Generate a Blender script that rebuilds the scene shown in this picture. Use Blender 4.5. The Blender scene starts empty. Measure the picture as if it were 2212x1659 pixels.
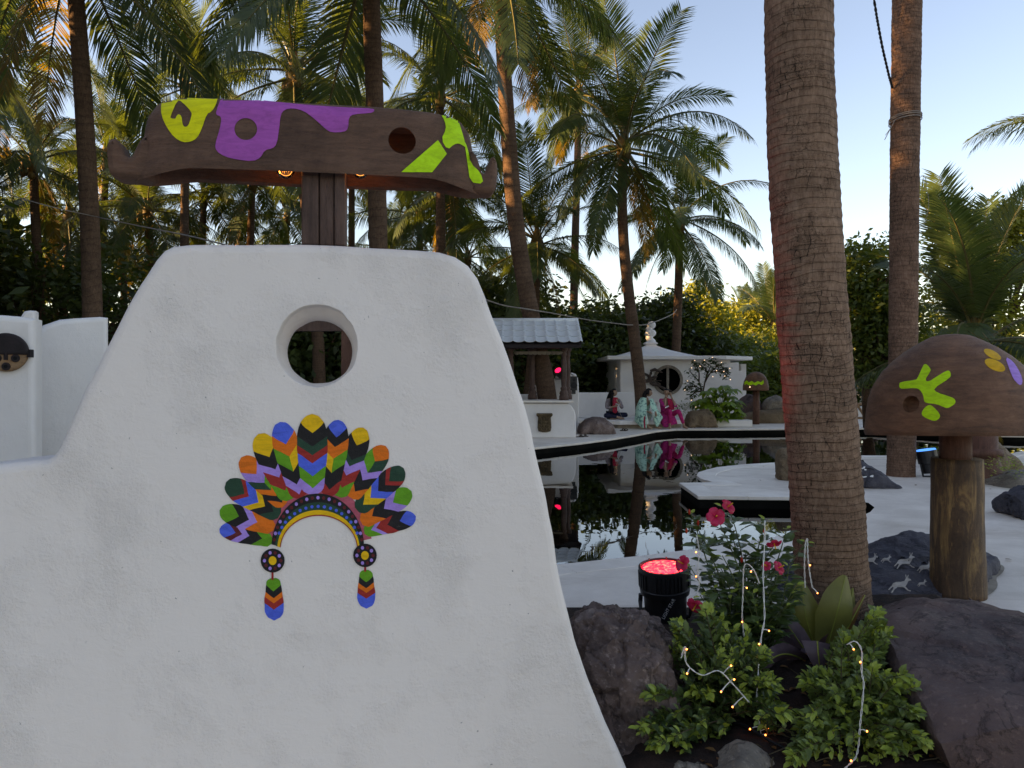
import bpy, bmesh, math, random
import numpy as np
from mathutils import Vector, Matrix, noise
from mathutils.geometry import tessellate_polygon
from mathutils.bvhtree import BVHTree

scene = bpy.context.scene
COL = scene.collection
R = math.radians

# ------------------------------------------------------------------ camera
F, CX, HY, CZ = 1661.0, 1106.0, 815.0, 1.5      # focal length and horizon in photo units (2212 wide)
cd = bpy.data.cameras.new('camera')
cd.sensor_fit = 'HORIZONTAL'; cd.sensor_width = 36.0; cd.lens = 36.0 * F / 2212.0
cd.shift_y = (HY - 829.5) / 2212.0
cd.clip_start = 0.05; cd.clip_end = 3000
cam = bpy.data.objects.new('camera', cd); COL.objects.link(cam)
cam.location = (0, 0, CZ); cam.rotation_euler = (R(90), 0, 0)
scene.camera = cam

# ------------------------------------------------------------------ sky, sun, exposure
SUN_AZ = R(-98)      # clockwise from +Y, so the sun stands to the left and a little behind
SUN_EL = R(13)
w = bpy.data.worlds.new('World'); scene.world = w; w.use_nodes = True
nt = w.node_tree
bg = nt.nodes['Background']
sky = nt.nodes.new('ShaderNodeTexSky'); sky.sky_type = 'NISHITA'; sky.sun_disc = False
sky.sun_elevation = SUN_EL; sky.sun_rotation = SUN_AZ
sky.altitude = 0; sky.air_density = 1.0; sky.dust_density = 0.45; sky.ozone_density = 3.4
nt.links.new(sky.outputs[0], bg.inputs[0]); bg.inputs[1].default_value = 0.13
sl = bpy.data.lights.new('sun', 'SUN'); sl.energy = 5.0; sl.angle = R(0.5); sl.color = (1.0, 0.80, 0.44)
sun = bpy.data.objects.new('sun', sl); COL.objects.link(sun)
SDIR = Vector((math.sin(SUN_AZ) * math.cos(SUN_EL), math.cos(SUN_AZ) * math.cos(SUN_EL), math.sin(SUN_EL)))
sun.location = SDIR * 60
sun.rotation_euler = (-SDIR).to_track_quat('-Z', 'Y').to_euler()
vs = scene.view_settings
vs.view_transform = 'Standard'; vs.look = 'None'; vs.gamma = 1.0; vs.use_curve_mapping = False
vs.exposure = 1.74
vs.use_white_balance = True; vs.white_balance_temperature = 10300; vs.white_balance_tint = 27
scene.render.engine = 'CYCLES'
scene.cycles.max_bounces = 6; scene.cycles.diffuse_bounces = 3; scene.cycles.glossy_bounces = 3; scene.cycles.transmission_bounces = 3; scene.cycles.transparent_max_bounces = 8
scene.cycles.caustics_reflective = False; scene.cycles.caustics_refractive = False

# ------------------------------------------------------------------ helpers
def P(px, py, d):
    return Vector(((px - CX) / F * d, d, CZ - (py - HY) / F * d))
def G(px, py, z=0.0):
    return P(px, py, (CZ - z) * F / (py - HY))
def S(r, g, b):
    f = lambda c: (c / 255 / 12.92) if c <= 10 else ((c / 255 + 0.055) / 1.055) ** 2.4
    return (f(r), f(g), f(b))

def wloc(o):
    v = Vector((0, 0, 0))
    while o is not None:
        v += o.location; o = o.parent
    return v

def link(o, parent=None):
    COL.objects.link(o)
    if parent is not None:
        o.parent = parent
    return o

def tag(o, label=None, cat=None, group=None, kind=None):
    if label: o['label'] = label
    if cat: o['category'] = cat
    if group: o['group'] = group
    if kind: o['kind'] = kind
    return o

def thing(name, label, cat, loc=(0, 0, 0), group=None):
    o = bpy.data.objects.new(name, None); link(o)
    o.location = loc; o.empty_display_size = 0.1
    return tag(o, label, cat, group)

def smooth(me, on=True):
    me.polygons.foreach_set('use_smooth', [on] * len(me.polygons))

class MB:
    """collects vertices and faces in world space"""
    def __init__(self):
        self.v = []; self.f = []; self.m = []; self.cur = 0
    def add(self, vs_, fs):
        o = len(self.v)
        self.v += [tuple(p) for p in vs_]
        for f in fs:
            self.f.append(tuple(i + o for i in f)); self.m.append(self.cur)
        return o
    def box(self, c, s, rot=None):
        c = Vector(c); h = Vector(s) * 0.5
        pts = [Vector((sx * h.x, sy * h.y, sz * h.z)) for sz in (-1, 1) for sx, sy in ((-1, -1), (1, -1), (1, 1), (-1, 1))]
        if rot is not None: pts = [rot @ p for p in pts]
        self.add([p + c for p in pts], [(3, 2, 1, 0), (4, 5, 6, 7), (0, 1, 5, 4), (1, 2, 6, 5), (2, 3, 7, 6), (3, 0, 4, 7)])
    def tube(self, pts, rad, seg=8, caps=True, wob=None):
        pts = [Vector(p) for p in pts]; n = len(pts)
        if not hasattr(rad, '__len__'): rad = [rad] * n
        up = Vector((0.02, 0.03, 1)); rows = []; prev = None
        for i, p in enumerate(pts):
            t = (pts[min(i + 1, n - 1)] - pts[max(i - 1, 0)])
            t = t.normalized() if t.length > 1e-9 else Vector((0, 0, 1))
            if prev is None:
                a = t.cross(Vector((1, 0, 0)) if abs(t.x) < 0.8 else Vector((0, 1, 0))).normalized()
            else:
                a = (prev - t * prev.dot(t)).normalized()
            prev = a; b = t.cross(a)
            row = []
            for k in range(seg):
                an = 2 * math.pi * k / seg
                rr = rad[i] * (wob(i, an) if wob else 1.0)
                row.append(p + (a * math.cos(an) + b * math.sin(an)) * rr)
            rows.append(row)
        vs_ = [q for r_ in rows for q in r_]
        fs = []
        for i in range(n - 1):
            for k in range(seg):
                k2 = (k + 1) % seg
                fs.append((i * seg + k, i * seg + k2, (i + 1) * seg + k2, (i + 1) * seg + k))
        if caps:
            fs.append(tuple(range(seg - 1, -1, -1))); fs.append(tuple((n - 1) * seg + k for k in range(seg)))
        self.add(vs_, fs)
    def lathe(self, c, prof, seg=24, wob=None, rot=None, caps=True):
        """prof: list of (r, z) from the bottom up"""
        c = Vector(c); vs_ = []; fs = []; n = len(prof)
        for i, (r, z) in enumerate(prof):
            for k in range(seg):
                an = 2 * math.pi * k / seg
                rr = r * (wob(an, z) if wob else 1)
                p = Vector((math.cos(an) * rr, math.sin(an) * rr, z))
                if rot is not None: p = rot @ p
                vs_.append(c + p)
        for i in range(n - 1):
            for k in range(seg):
                k2 = (k + 1) % seg
                fs.append((i * seg + k, i * seg + k2, (i + 1) * seg + k2, (i + 1) * seg + k))
        if caps:
            fs.append(tuple(range(seg - 1, -1, -1))); fs.append(tuple((n - 1) * seg + k for k in range(seg)))
        self.add(vs_, fs)
    def ball(self, c, r, seg=10, rings=6, rot=None):
        c = Vector(c); r = Vector(r) if hasattr(r, '__len__') else Vector((r, r, r))
        vs_ = []; fs = []
        for i in range(rings + 1):
            th = math.pi * i / rings
            for k in range(seg):
                an = 2 * math.pi * k / seg
                p = Vector((r.x * math.sin(th) * math.cos(an), r.y * math.sin(th) * math.sin(an), -r.z * math.cos(th)))
                if rot is not None: p = rot @ p
                vs_.append(c + p)
        for i in range(rings):
            for k in range(seg):
                k2 = (k + 1) % seg
                fs.append((i * seg + k, i * seg + k2, (i + 1) * seg + k2, (i + 1) * seg + k))
        self.add(vs_, fs)
    def build(self, name, mats, parent=None, sm=False, bevel=0.0, merge=False):
        off = wloc(parent) if parent is not None else Vector((0, 0, 0))
        me = bpy.data.meshes.new(name)
        me.from_pydata([(x - off.x, y - off.y, z - off.z) for x, y, z in self.v], [], self.f)
        if not isinstance(mats, (list, tuple)): mats = [mats]
        for m in mats: me.materials.append(m)
        if len(mats) > 1: me.polygons.foreach_set('material_index', self.m)
        if merge or bevel:
            bm = bmesh.new(); bm.from_mesh(me)
            bmesh.ops.remove_doubles(bm, verts=bm.verts, dist=1e-5)
            bmesh.ops.recalc_face_normals(bm, faces=bm.faces)
            if bevel:
                es = [e for e in bm.edges if len(e.link_faces) == 2 and e.calc_face_angle(0) > 0.5]
                bmesh.ops.bevel(bm, geom=es, offset=bevel, segments=3, affect='EDGES', profile=0.5)
            bm.to_mesh(me); bm.free()
        if sm: smooth(me)
        o = bpy.data.objects.new(name, me); link(o, parent)
        return o

def quads_obj(name, verts, mat_, parent=None, k=4, sm=False):
    """verts: numpy (n*k,3) in world space, every k of them one face"""
    off = wloc(parent) if parent is not None else Vector((0, 0, 0))
    verts = np.asarray(verts, dtype=np.float32) - np.array(off, dtype=np.float32)
    nv = len(verts); nf = nv // k
    me = bpy.data.meshes.new(name)
    me.vertices.add(nv); me.vertices.foreach_set('co', verts.ravel())
    me.loops.add(nv); me.loops.foreach_set('vertex_index', np.arange(nv, dtype=np.int32))
    me.polygons.add(nf)
    me.polygons.foreach_set('loop_start', np.arange(0, nv, k, dtype=np.int32))
    me.polygons.foreach_set('loop_total', np.full(nf, k, dtype=np.int32))
    me.update(calc_edges=True)
    me.materials.append(mat_)
    o = bpy.data.objects.new(name, me); link(o, parent)
    return o

def ccw(poly):
    a = sum(poly[i][0] * poly[(i + 1) % len(poly)][1] - poly[(i + 1) % len(poly)][0] * poly[i][1] for i in range(len(poly)))
    return poly if a > 0 else poly[::-1]

def smooth_poly(pts, it=2, closed=True):
    pts = [Vector(p) for p in pts]
    for _ in range(it):
        out = []; n = len(pts)
        rng = range(n) if closed else range(n - 1)
        if not closed: out.append(pts[0])
        for i in rng:
            a, b = pts[i], pts[(i + 1) % n]
            out += [a * 0.75 + b * 0.25, a * 0.25 + b * 0.75]
        if not closed: out.append(pts[-1])
        pts = out
    return pts

def tess(loops):
    """loops of 2D points -> (points, triangles)"""
    flat = [Vector((p[0], p[1], 0)) for l in loops for p in l]
    tris = tessellate_polygon([[Vector((p[0], p[1], 0)) for p in l] for l in loops])
    out = []
    for a, b, c in tris:
        ar = (flat[b] - flat[a]).cross(flat[c] - flat[a]).z
        if abs(ar) < 1e-12: continue
        out.append((a, b, c) if ar > 0 else (a, c, b))
    return flat, out

def inset2(poly, r):
    n = len(poly); out = []
    for i in range(n):
        a, b, c = Vector(poly[i - 1][:2]), Vector(poly[i][:2]), Vector(poly[(i + 1) % n][:2])
        d1 = (b - a); d2 = (c - b)
        d1 = d1.normalized() if d1.length > 1e-9 else d2.normalized()
        d2 = d2.normalized() if d2.length > 1e-9 else d1
        n1 = Vector((-d1.y, d1.x)); n2 = Vector((-d2.y, d2.x))
        m = n1 + n2
        m = m.normalized() if m.length > 1e-6 else n1
        k = max(0.5, m.dot(n1))
        out.append(b + m * (r / k))
    return out

def slab(mb, outline, thick, r, place, holes=(), hole_r=None, seg=4):
    """a rounded slab: outline in (u,v); place(u,v,w) -> world; front face w=0, back w=thick"""
    outline = ccw([Vector(p[:2]) for p in outline])
    hl = [ccw([Vector(p[:2]) for p in h])[::-1] for h in holes]
    ring_w = []
    for i in range(seg + 1):
        a = math.pi / 2 * i / seg
        ring_w.append((r * (1 - math.sin(a)), r * (1 - math.cos(a))))    # inset, depth
    prof = ring_w + [(i_, thick - w_) for i_, w_ in reversed(ring_w)]
    for loop, is_hole in [(outline, False)] + [(h, True) for h in hl]:
        rr = 1.0 if not is_hole else (hole_r / r if hole_r else 1.0)
        rings = [inset2(loop, i_ * rr) for i_, _ in prof]
        n = len(loop); vs_ = []; fs = []
        for ring, (_, w_) in zip(rings, prof):
            vs_ += [place(p[0], p[1], w_) for p in ring]
        for j in range(len(prof) - 1):
            for k in range(n):
                k2 = (k + 1) % n
                fs.append((j * n + k, j * n + k2, (j + 1) * n + k2, (j + 1) * n + k))
        mb.add(vs_, [f[::-1] for f in fs])
    for w_, idx, flip in ((0.0, 0, False), (thick, -1, True)):
        loops = [inset2(outline, prof[idx][0])] + [inset2(h, prof[idx][0] * (hole_r / r if hole_r else 1)) for h in hl]
        pts, tr = tess(loops)
        mb.add([place(p.x, p.y, w_) for p in pts], [t[::-1] if flip else t for t in tr])

def drape(name, loops_px, bvhs, mats, parent, step=12.0, off=0.002, cam_o=None):
    """paint on a surface: loops in photo units, laid on the surface seen there, a film of its own"""
    pts, tr = tess(loops_px)
    bm = bmesh.new()
    vv = [bm.verts.new(p) for p in pts]
    for t in tr:
        try: bm.faces.new([vv[i] for i in t])
        except ValueError: pass
    xs = [p.x for p in pts]; ys = [p.y for p in pts]
    for ax, lo, hi in ((0, min(xs), max(xs)), (1, min(ys), max(ys))):
        c = lo + step
        while c < hi:
            co = [0, 0, 0]; no = [0, 0, 0]; co[ax] = c; no[ax] = 1
            bmesh.ops.bisect_plane(bm, geom=bm.verts[:] + bm.edges[:] + bm.faces[:], plane_co=co, plane_no=no)
            c += step
    o_ = Vector((0, 0, CZ)); base = wloc(parent) if parent is not None else Vector((0, 0, 0))
    dead = []
    for v_ in bm.verts:
        d = (P(v_.co.x, v_.co.y, 1.0) - o_).normalized()
        best = None
        for b in bvhs:
            h = b.ray_cast(o_, d)
            if h[0] is not None and (best is None or h[3] < best[3]): best = h
        if best is None: dead.append(v_); continue
        nn = best[1] if best[1].dot(d) < 0 else -best[1]
        v_.co = best[0] + nn * off - base
    bmesh.ops.delete(bm, geom=dead, context='VERTS')
    bmesh.ops.recalc_face_normals(bm, faces=bm.faces)
    me = bpy.data.meshes.new(name); bm.to_mesh(me); bm.free()
    me.materials.append(mats); smooth(me)
    o = bpy.data.objects.new(name, me); link(o, parent)
    return o

def bvh_of(o):
    me = o.data; off = wloc(o)
    return BVHTree.FromPolygons([v.co + off for v in me.vertices], [tuple(p.vertices) for p in me.polygons])

def apply_mods(o):
    dg = bpy.context.evaluated_depsgraph_get()
    me = bpy.data.meshes.new_from_object(o.evaluated_get(dg))
    o.modifiers.clear(); o.data = me
    return o

def ell(cx, cy, rx, ry, n=24, rot=0.0):
    out = []
    for k in range(n):
        a = 2 * math.pi * k / n
        x, y = rx * math.cos(a), ry * math.sin(a)
        out.append(Vector((cx + x * math.cos(rot) - y * math.sin(rot), cy + x * math.sin(rot) + y * math.cos(rot))))
    return out

# ------------------------------------------------------------------ materials
def ramp(nt, fac, stops):
    r_ = nt.nodes.new('ShaderNodeValToRGB')
    while len(r_.color_ramp.elements) < len(stops): r_.color_ramp.elements.new(0.5)
    for e, (p_, c) in zip(r_.color_ramp.elements, stops):
        e.position = p_; e.color = (c[0], c[1], c[2], 1)
    nt.links.new(fac, r_.inputs[0]); return r_.outputs[0]

def nz(nt, scale, detail=5, rough=0.55, vec=None, dist=0.0):
    n = nt.nodes.new('ShaderNodeTexNoise'); n.inputs['Scale'].default_value = scale
    n.inputs['Detail'].default_value = detail; n.inputs['Roughness'].default_value = rough
    n.inputs['Distortion'].default_value = dist
    if vec is not None: nt.links.new(vec, n.inputs['Vector'])
    return n.outputs[0]

def coords(nt, kind='Object', scale=(1, 1, 1)):
    t = nt.nodes.new('ShaderNodeTexCoord'); m = nt.nodes.new('ShaderNodeMapping')
    nt.links.new(t.outputs[kind], m.inputs[0]); m.inputs['Scale'].default_value = scale
    return m.outputs[0]

def math_(nt, op, a, b=None, clamp=False):
    m = nt.nodes.new('ShaderNodeMath'); m.operation = op; m.use_clamp = clamp
    for i, x in enumerate((a, b)):
        if x is None: continue
        if isinstance(x, (int, float)): m.inputs[i].default_value = x
        else: nt.links.new(x, m.inputs[i])
    return m.outputs[0]

def bumpn(nt, h, strength, dist=0.02, prev=None):
    b = nt.nodes.new('ShaderNodeBump'); b.inputs['Strength'].default_value = strength
    b.inputs['Distance'].default_value = dist
    nt.links.new(h, b.inputs['Height'])
    if prev is not None: nt.links.new(prev, b.inputs['Normal'])
    return b.outputs[0]

def newmat(name):
    m = bpy.data.materials.new(name); m.use_nodes = True
    return m, m.node_tree, m.node_tree.nodes['Principled BSDF']

def mat(name, col, col2=None, rough=0.7, scale=4.0, bump=0.0, bscale=40.0, bdist=0.01, spec=0.3, metal=0.0,
        stretch=(1, 1, 1), lo=0.35, hi=0.65, detail=6, emit=None, estr=0.0):
    m, nt, b = newmat(name)
    v = coords(nt, 'Object', stretch)
    if col2 is None: col2 = tuple(c * 0.72 for c in col)
    c = ramp(nt, nz(nt, scale, detail, 0.6, v), [(lo, col2), (hi, col)])
    nt.links.new(c, b.inputs['Base Color'])
    b.inputs['Roughness'].default_value = rough; b.inputs['Specular IOR Level'].default_value = spec
    b.inputs['Metallic'].default_value = metal
    if bump: nt.links.new(bumpn(nt, nz(nt, bscale, 6, 0.6, v), bump, bdist), b.inputs['Normal'])
    if emit:
        b.inputs['Emission Color'].default_value = (*emit, 1); b.inputs['Emission Strength'].default_value = estr
    return m

def leafmat(name, dark, light, trans, tfac=0.35, rough=0.5, scale=1.2, spec=0.35):
    m, nt, b = newmat(name)
    v = coords(nt, 'Object')
    oi = nt.nodes.new('ShaderNodeObjectInfo')
    f = math_(nt, 'ADD', nz(nt, scale, 4, 0.7, v), math_(nt, 'MULTIPLY', math_(nt, 'SUBTRACT', oi.outputs['Random'], 0.5), 0.25))
    c = ramp(nt, f, [(0.32, dark), (0.68, light)])
    nt.links.new(c, b.inputs['Base Color'])
    b.inputs['Roughness'].default_value = rough; b.inputs['Specular IOR Level'].default_value = spec
    t = nt.nodes.new('ShaderNodeBsdfTranslucent'); t.inputs[0].default_value = (*trans, 1)
    mx = nt.nodes.new('ShaderNodeMixShader'); mx.inputs[0].default_value = tfac
    nt.links.new(b.outputs[0], mx.inputs[1]); nt.links.new(t.outputs[0], mx.inputs[2])
    nt.links.new(mx.outputs[0], nt.nodes['Material Output'].inputs[0])
    return m

def plaster(name, col, col2, rough_amt=1.0):
    m, nt, b = newmat(name)
    v = coords(nt, 'Object')
    c0 = ramp(nt, nz(nt, 1.3, 8, 0.66, v, 0.3), [(0.30, col2), (0.62, col)])
    # rain streaks: stretched upright stains, and a dirty foot
    vs2 = coords(nt, 'Object', (7, 7, 0.55))
    stk = ramp(nt, nz(nt, 1.6, 6, 0.6, vs2), [(0.56, (0, 0, 0)), (0.78, (1, 1, 1))])
    mz = nt.nodes.new('ShaderNodeMix'); mz.data_type = 'RGBA'; nt.links.new(math_(nt, 'MULTIPLY', stk, 0.12), mz.inputs[0])
    nt.links.new(c0, mz.inputs[6]); mz.inputs[7].default_value = (col2[0] * 0.78, col2[1] * 0.76, col2[2] * 0.74, 1)
    # small pits, chips and specks
    def specks(scale, size, keep):
        vo = nt.nodes.new('ShaderNodeTexVoronoi'); vo.inputs['Scale'].default_value = scale
        nd = nt.nodes.new('ShaderNodeTexNoise'); nd.inputs['Scale'].default_value = scale * 2.5; nt.links.new(v, nd.inputs['Vector'])
        sc = nt.nodes.new('ShaderNodeVectorMath'); sc.operation = 'SCALE'; sc.inputs['Scale'].default_value = 0.9 / scale; nt.links.new(nd.outputs['Color'], sc.inputs[0])
        ad = nt.nodes.new('ShaderNodeVectorMath'); ad.operation = 'ADD'; nt.links.new(v, ad.inputs[0]); nt.links.new(sc.outputs[0], ad.inputs[1])
        nt.links.new(ad.outputs[0], vo.inputs['Vector'])
        wht = nt.nodes.new('ShaderNodeTexWhiteNoise'); nt.links.new(vo.outputs['Position'], wht.inputs['Vector'])
        return math_(nt, 'MULTIPLY', math_(nt, 'LESS_THAN', vo.outputs['Distance'], size), math_(nt, 'GREATER_THAN', wht.outputs['Value'], keep))
    spot = math_(nt, 'MAXIMUM', specks(15, 0.055, 0.95), specks(42, 0.10, 0.97))
    mx = nt.nodes.new('ShaderNodeMix'); mx.data_type = 'RGBA'
    nt.links.new(math_(nt, 'MULTIPLY', spot, 0.75), mx.inputs[0]); nt.links.new(mz.outputs[2], mx.inputs[6]); mx.inputs[7].default_value = (0.25, 0.225, 0.21, 1)
    nt.links.new(mx.outputs[2], b.inputs['Base Color'])
    b.inputs['Roughness'].default_value = 0.78; b.inputs['Specular IOR Level'].default_value = 0.22
    patch = ramp(nt, nz(nt, 3.6, 6, 0.68, v), [(0.47, (0.12, 0.12, 0.12)), (0.66, (1, 1, 1))])
    fine = math_(nt, 'MULTIPLY', nz(nt, 95, 5, 0.7, v), patch)
    trow = nz(nt, 9, 5, 0.6, coords(nt, 'Object', (1, 1, 2.2)), 1.2)
    n1 = bumpn(nt, nz(nt, 2.6, 4, 0.5, v), 0.22 * rough_amt, 0.05)
    n1b = bumpn(nt, trow, 0.12 * rough_amt, 0.02, n1)
    n2 = bumpn(nt, fine, 0.85 * rough_amt, 0.009, n1b)
    n3 = bumpn(nt, spot, -0.6, 0.005, n2)
    nt.links.new(n3, b.inputs['Normal'])
    return m

def barkmat(name, base, dark, light, ring=0.07, cell=0.06, crack=0.85):
    """palm bark: ring scars and short upright cracks, laid out on the trunk's own UV (metres)"""
    m, nt, b = newmat(name)
    uv = coords(nt, 'UV'); v = coords(nt, 'Object')
    def warped(sc, amt):
        ns = nt.nodes.new('ShaderNodeTexNoise'); ns.inputs['Scale'].default_value = sc; ns.inputs['Detail'].default_value = 4
        nt.links.new(v, ns.inputs['Vector'])
        sb = nt.nodes.new('ShaderNodeVectorMath'); sb.operation = 'SUBTRACT'; nt.links.new(ns.outputs['Color'], sb.inputs[0]); sb.inputs[1].default_value = (0.5, 0.5, 0.5)
        s_ = nt.nodes.new('ShaderNodeVectorMath'); s_.operation = 'SCALE'; s_.inputs['Scale'].default_value = amt; nt.links.new(sb.outputs[0], s_.inputs[0])
        a_ = nt.nodes.new('ShaderNodeVectorMath'); a_.operation = 'ADD'; nt.links.new(uv, a_.inputs[0]); nt.links.new(s_.outputs[0], a_.inputs[1])
        return a_.outputs[0]
    def bricks(vec, w_, h_, mort):
        br = nt.nodes.new('ShaderNodeTexBrick'); nt.links.new(vec, br.inputs['Vector'])
        br.inputs['Scale'].default_value = 1.0; br.inputs['Brick Width'].default_value = w_; br.inputs['Row Height'].default_value = h_
        br.inputs['Mortar Size'].default_value = mort; br.inputs['Mortar Smooth'].default_value = 0.6
        br.inputs['Color1'].default_value = (1, 1, 1, 1); br.inputs['Color2'].default_value = (0.72, 0.72, 0.72, 1); br.inputs['Mortar'].default_value = (0, 0, 0, 1)
        br.offset = 0.37; br.squash = 1.6; br.squash_frequency = 3
        return br.outputs['Color']
    wv_ = warped(5, 0.16)
    b1 = bricks(wv_, cell, ring, 0.0032)
    b2 = bricks(warped(15, 0.16), cell * 0.42, ring * 0.5, 0.0022)
    sx = nt.nodes.new('ShaderNodeSeparateXYZ'); nt.links.new(warped(2.2, 0.24), sx.inputs[0])
    fr = math_(nt, 'FRACT', math_(nt, 'DIVIDE', sx.outputs['Y'], ring * 1.35))
    rings = ramp(nt, fr, [(0.0, (0.42, 0.42, 0.42)), (0.10, (0.95, 0.95, 0.95)), (0.55, (1, 1, 1)), (0.97, (0.78, 0.78, 0.78)), (1.0, (0.42, 0.42, 0.42))])
    g1 = ramp(nt, nz(nt, 4, 6, 0.65, v), [(0.40, (0.08, 0.08, 0.08)), (0.62, (1, 1, 1))])
    g2 = ramp(nt, nz(nt, 6.5, 6, 0.65, v), [(0.42, (0, 0, 0)), (0.60, (1, 1, 1))])
    grain = nz(nt, 20, 7, 0.75, coords(nt, 'Object', (2.2, 2.2, 0.7)))
    c1 = ramp(nt, grain, [(0.25, dark), (0.5, base), (0.78, light)])
    tone = ramp(nt, nz(nt, 2.2, 5, 0.6, v), [(0.3, (0.72, 0.70, 0.68)), (0.7, (1.1, 1.08, 1.05))])
    def mul(x, y, f):
        mx = nt.nodes.new('ShaderNodeMix'); mx.data_type = 'RGBA'; mx.blend_type = 'MULTIPLY'
        if isinstance(f, float): mx.inputs[0].default_value = f
        else: nt.links.new(f, mx.inputs[0])
        nt.links.new(x, mx.inputs[6]); nt.links.new(y, mx.inputs[7]); return mx.outputs[2]
    c = mul(c1, tone, 1.0)
    c = mul(c, rings, 0.6)
    c = mul(c, b1, math_(nt, 'MULTIPLY', g1, crack))
    c = mul(c, b2, math_(nt, 'MULTIPLY', g2, crack * 0.8))
    nt.links.new(c, b.inputs['Base Color'])
    b.inputs['Roughness'].default_value = 0.9; b.inputs['Specular IOR Level'].default_value = 0.15
    n0 = bumpn(nt, rings, 0.7, 0.012)
    n1 = bumpn(nt, math_(nt, 'MULTIPLY', b1, g1), 0.45, 0.008, n0)
    n2 = bumpn(nt, math_(nt, 'MULTIPLY', b2, g2), 0.4, 0.006, n1)
    n3 = bumpn(nt, grain, 0.7, 0.010, n2)
    nt.links.new(n3, b.inputs['Normal'])
    return m

def rockmat(name, c1, c2, c3, scale=3.0):
    m, nt, b = newmat(name)
    v = coords(nt, 'Object')
    c = ramp(nt, nz(nt, scale, 9, 0.68, v, 0.4), [(0.28, c1), (0.5, c2), (0.74, c3)])
    sp = ramp(nt, nz(nt, 38, 4, 0.7, v), [(0.55, (0, 0, 0)), (0.72, (1, 1, 1))])
    mx = nt.nodes.new('ShaderNodeMix'); mx.data_type = 'RGBA'
    nt.links.new(math_(nt, 'MULTIPLY', sp, 0.35), mx.inputs[0]); nt.links.new(c, mx.inputs[6])
    mx.inputs[7].default_value = (*[min(1, x * 1.9) for x in c3], 1)
    ck = ramp(nt, nz(nt, 2.1, 7, 0.62, v, 0.8), [(0.487, (1, 1, 1)), (0.5, (0.2, 0.2, 0.2)), (0.513, (1, 1, 1))])
    mk = nt.nodes.new('ShaderNodeMix'); mk.data_type = 'RGBA'; mk.blend_type = 'MULTIPLY'; mk.inputs[0].default_value = 0.55
    nt.links.new(mx.outputs[2], mk.inputs[6]); nt.links.new(ck, mk.inputs[7]); nt.links.new(mk.outputs[2], b.inputs['Base Color'])
    b.inputs['Roughness'].default_value = 0.75; b.inputs['Specular IOR Level'].default_value = 0.3
    n0 = bumpn(nt, ck, 0.5, 0.02)
    n1 = bumpn(nt, nz(nt, 9, 9, 0.7, v), 0.9, 0.04, n0)
    n2 = bumpn(nt, nz(nt, 70, 6, 0.7, v), 0.6, 0.008, n1)
    nt.links.new(n2, b.inputs['Normal'])
    return m

def woodmat(name, dark, mid, light, stretch=(1, 1, 6), rough=0.65, scale=5.0):
    m, nt, b = newmat(name)
    v = coords(nt, 'Object', stretch)
    v1 = coords(nt, 'Object')
    c = ramp(nt, nz(nt, scale, 9, 0.74, v, 0.6), [(0.25, dark), (0.5, mid), (0.78, light)])
    tone = ramp(nt, nz(nt, 3.2, 7, 0.7, v1, 0.5), [(0.3, (0.55, 0.52, 0.50)), (0.55, (1, 1, 1)), (0.75, (1.25, 1.12, 1.02))])
    mt = nt.nodes.new('ShaderNodeMix'); mt.data_type = 'RGBA'; mt.blend_type = 'MULTIPLY'; mt.inputs[0].default_value = 1.0
    nt.links.new(c, mt.inputs[6]); nt.links.new(tone, mt.inputs[7])
    sc = ramp(nt, nz(nt, scale * 6, 6, 0.8, v), [(0.62, (0, 0, 0)), (0.72, (1, 1, 1))])
    mx = nt.nodes.new('ShaderNodeMix'); mx.data_type = 'RGBA'
    nt.links.new(math_(nt, 'MULTIPLY', sc, 0.32), mx.inputs[0]); nt.links.new(mt.outputs[2], mx.inputs[6])
    mx.inputs[7].default_value = (*[x * 2.0 for x in light], 1)
    # drying cracks along the grain
    ck = ramp(nt, nz(nt, scale * 1.7, 5, 0.6, coords(nt, 'Object', tuple(s * 1.9 for s in stretch)), 0.3), [(0.485, (1, 1, 1)), (0.5, (0.25, 0.25, 0.25)), (0.515, (1, 1, 1))])
    mk = nt.nodes.new('ShaderNodeMix'); mk.data_type = 'RGBA'; mk.blend_type = 'MULTIPLY'; mk.inputs[0].default_value = 0.45
    nt.links.new(mx.outputs[2], mk.inputs[6]); nt.links.new(ck, mk.inputs[7])
    nt.links.new(mk.outputs[2], b.inputs['Base Color'])
    b.inputs['Roughness'].default_value = rough; b.inputs['Specular IOR Level'].default_value = 0.35
    n1 = bumpn(nt, nz(nt, scale * 3, 8, 0.75, v), 0.55, 0.014)
    n2 = bumpn(nt, nz(nt, 60, 6, 0.75, v1), 0.45, 0.006, n1)
    n3 = bumpn(nt, ck, 0.4, 0.006, n2)
    nt.links.new(n3, b.inputs['Normal'])
    return m

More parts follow.
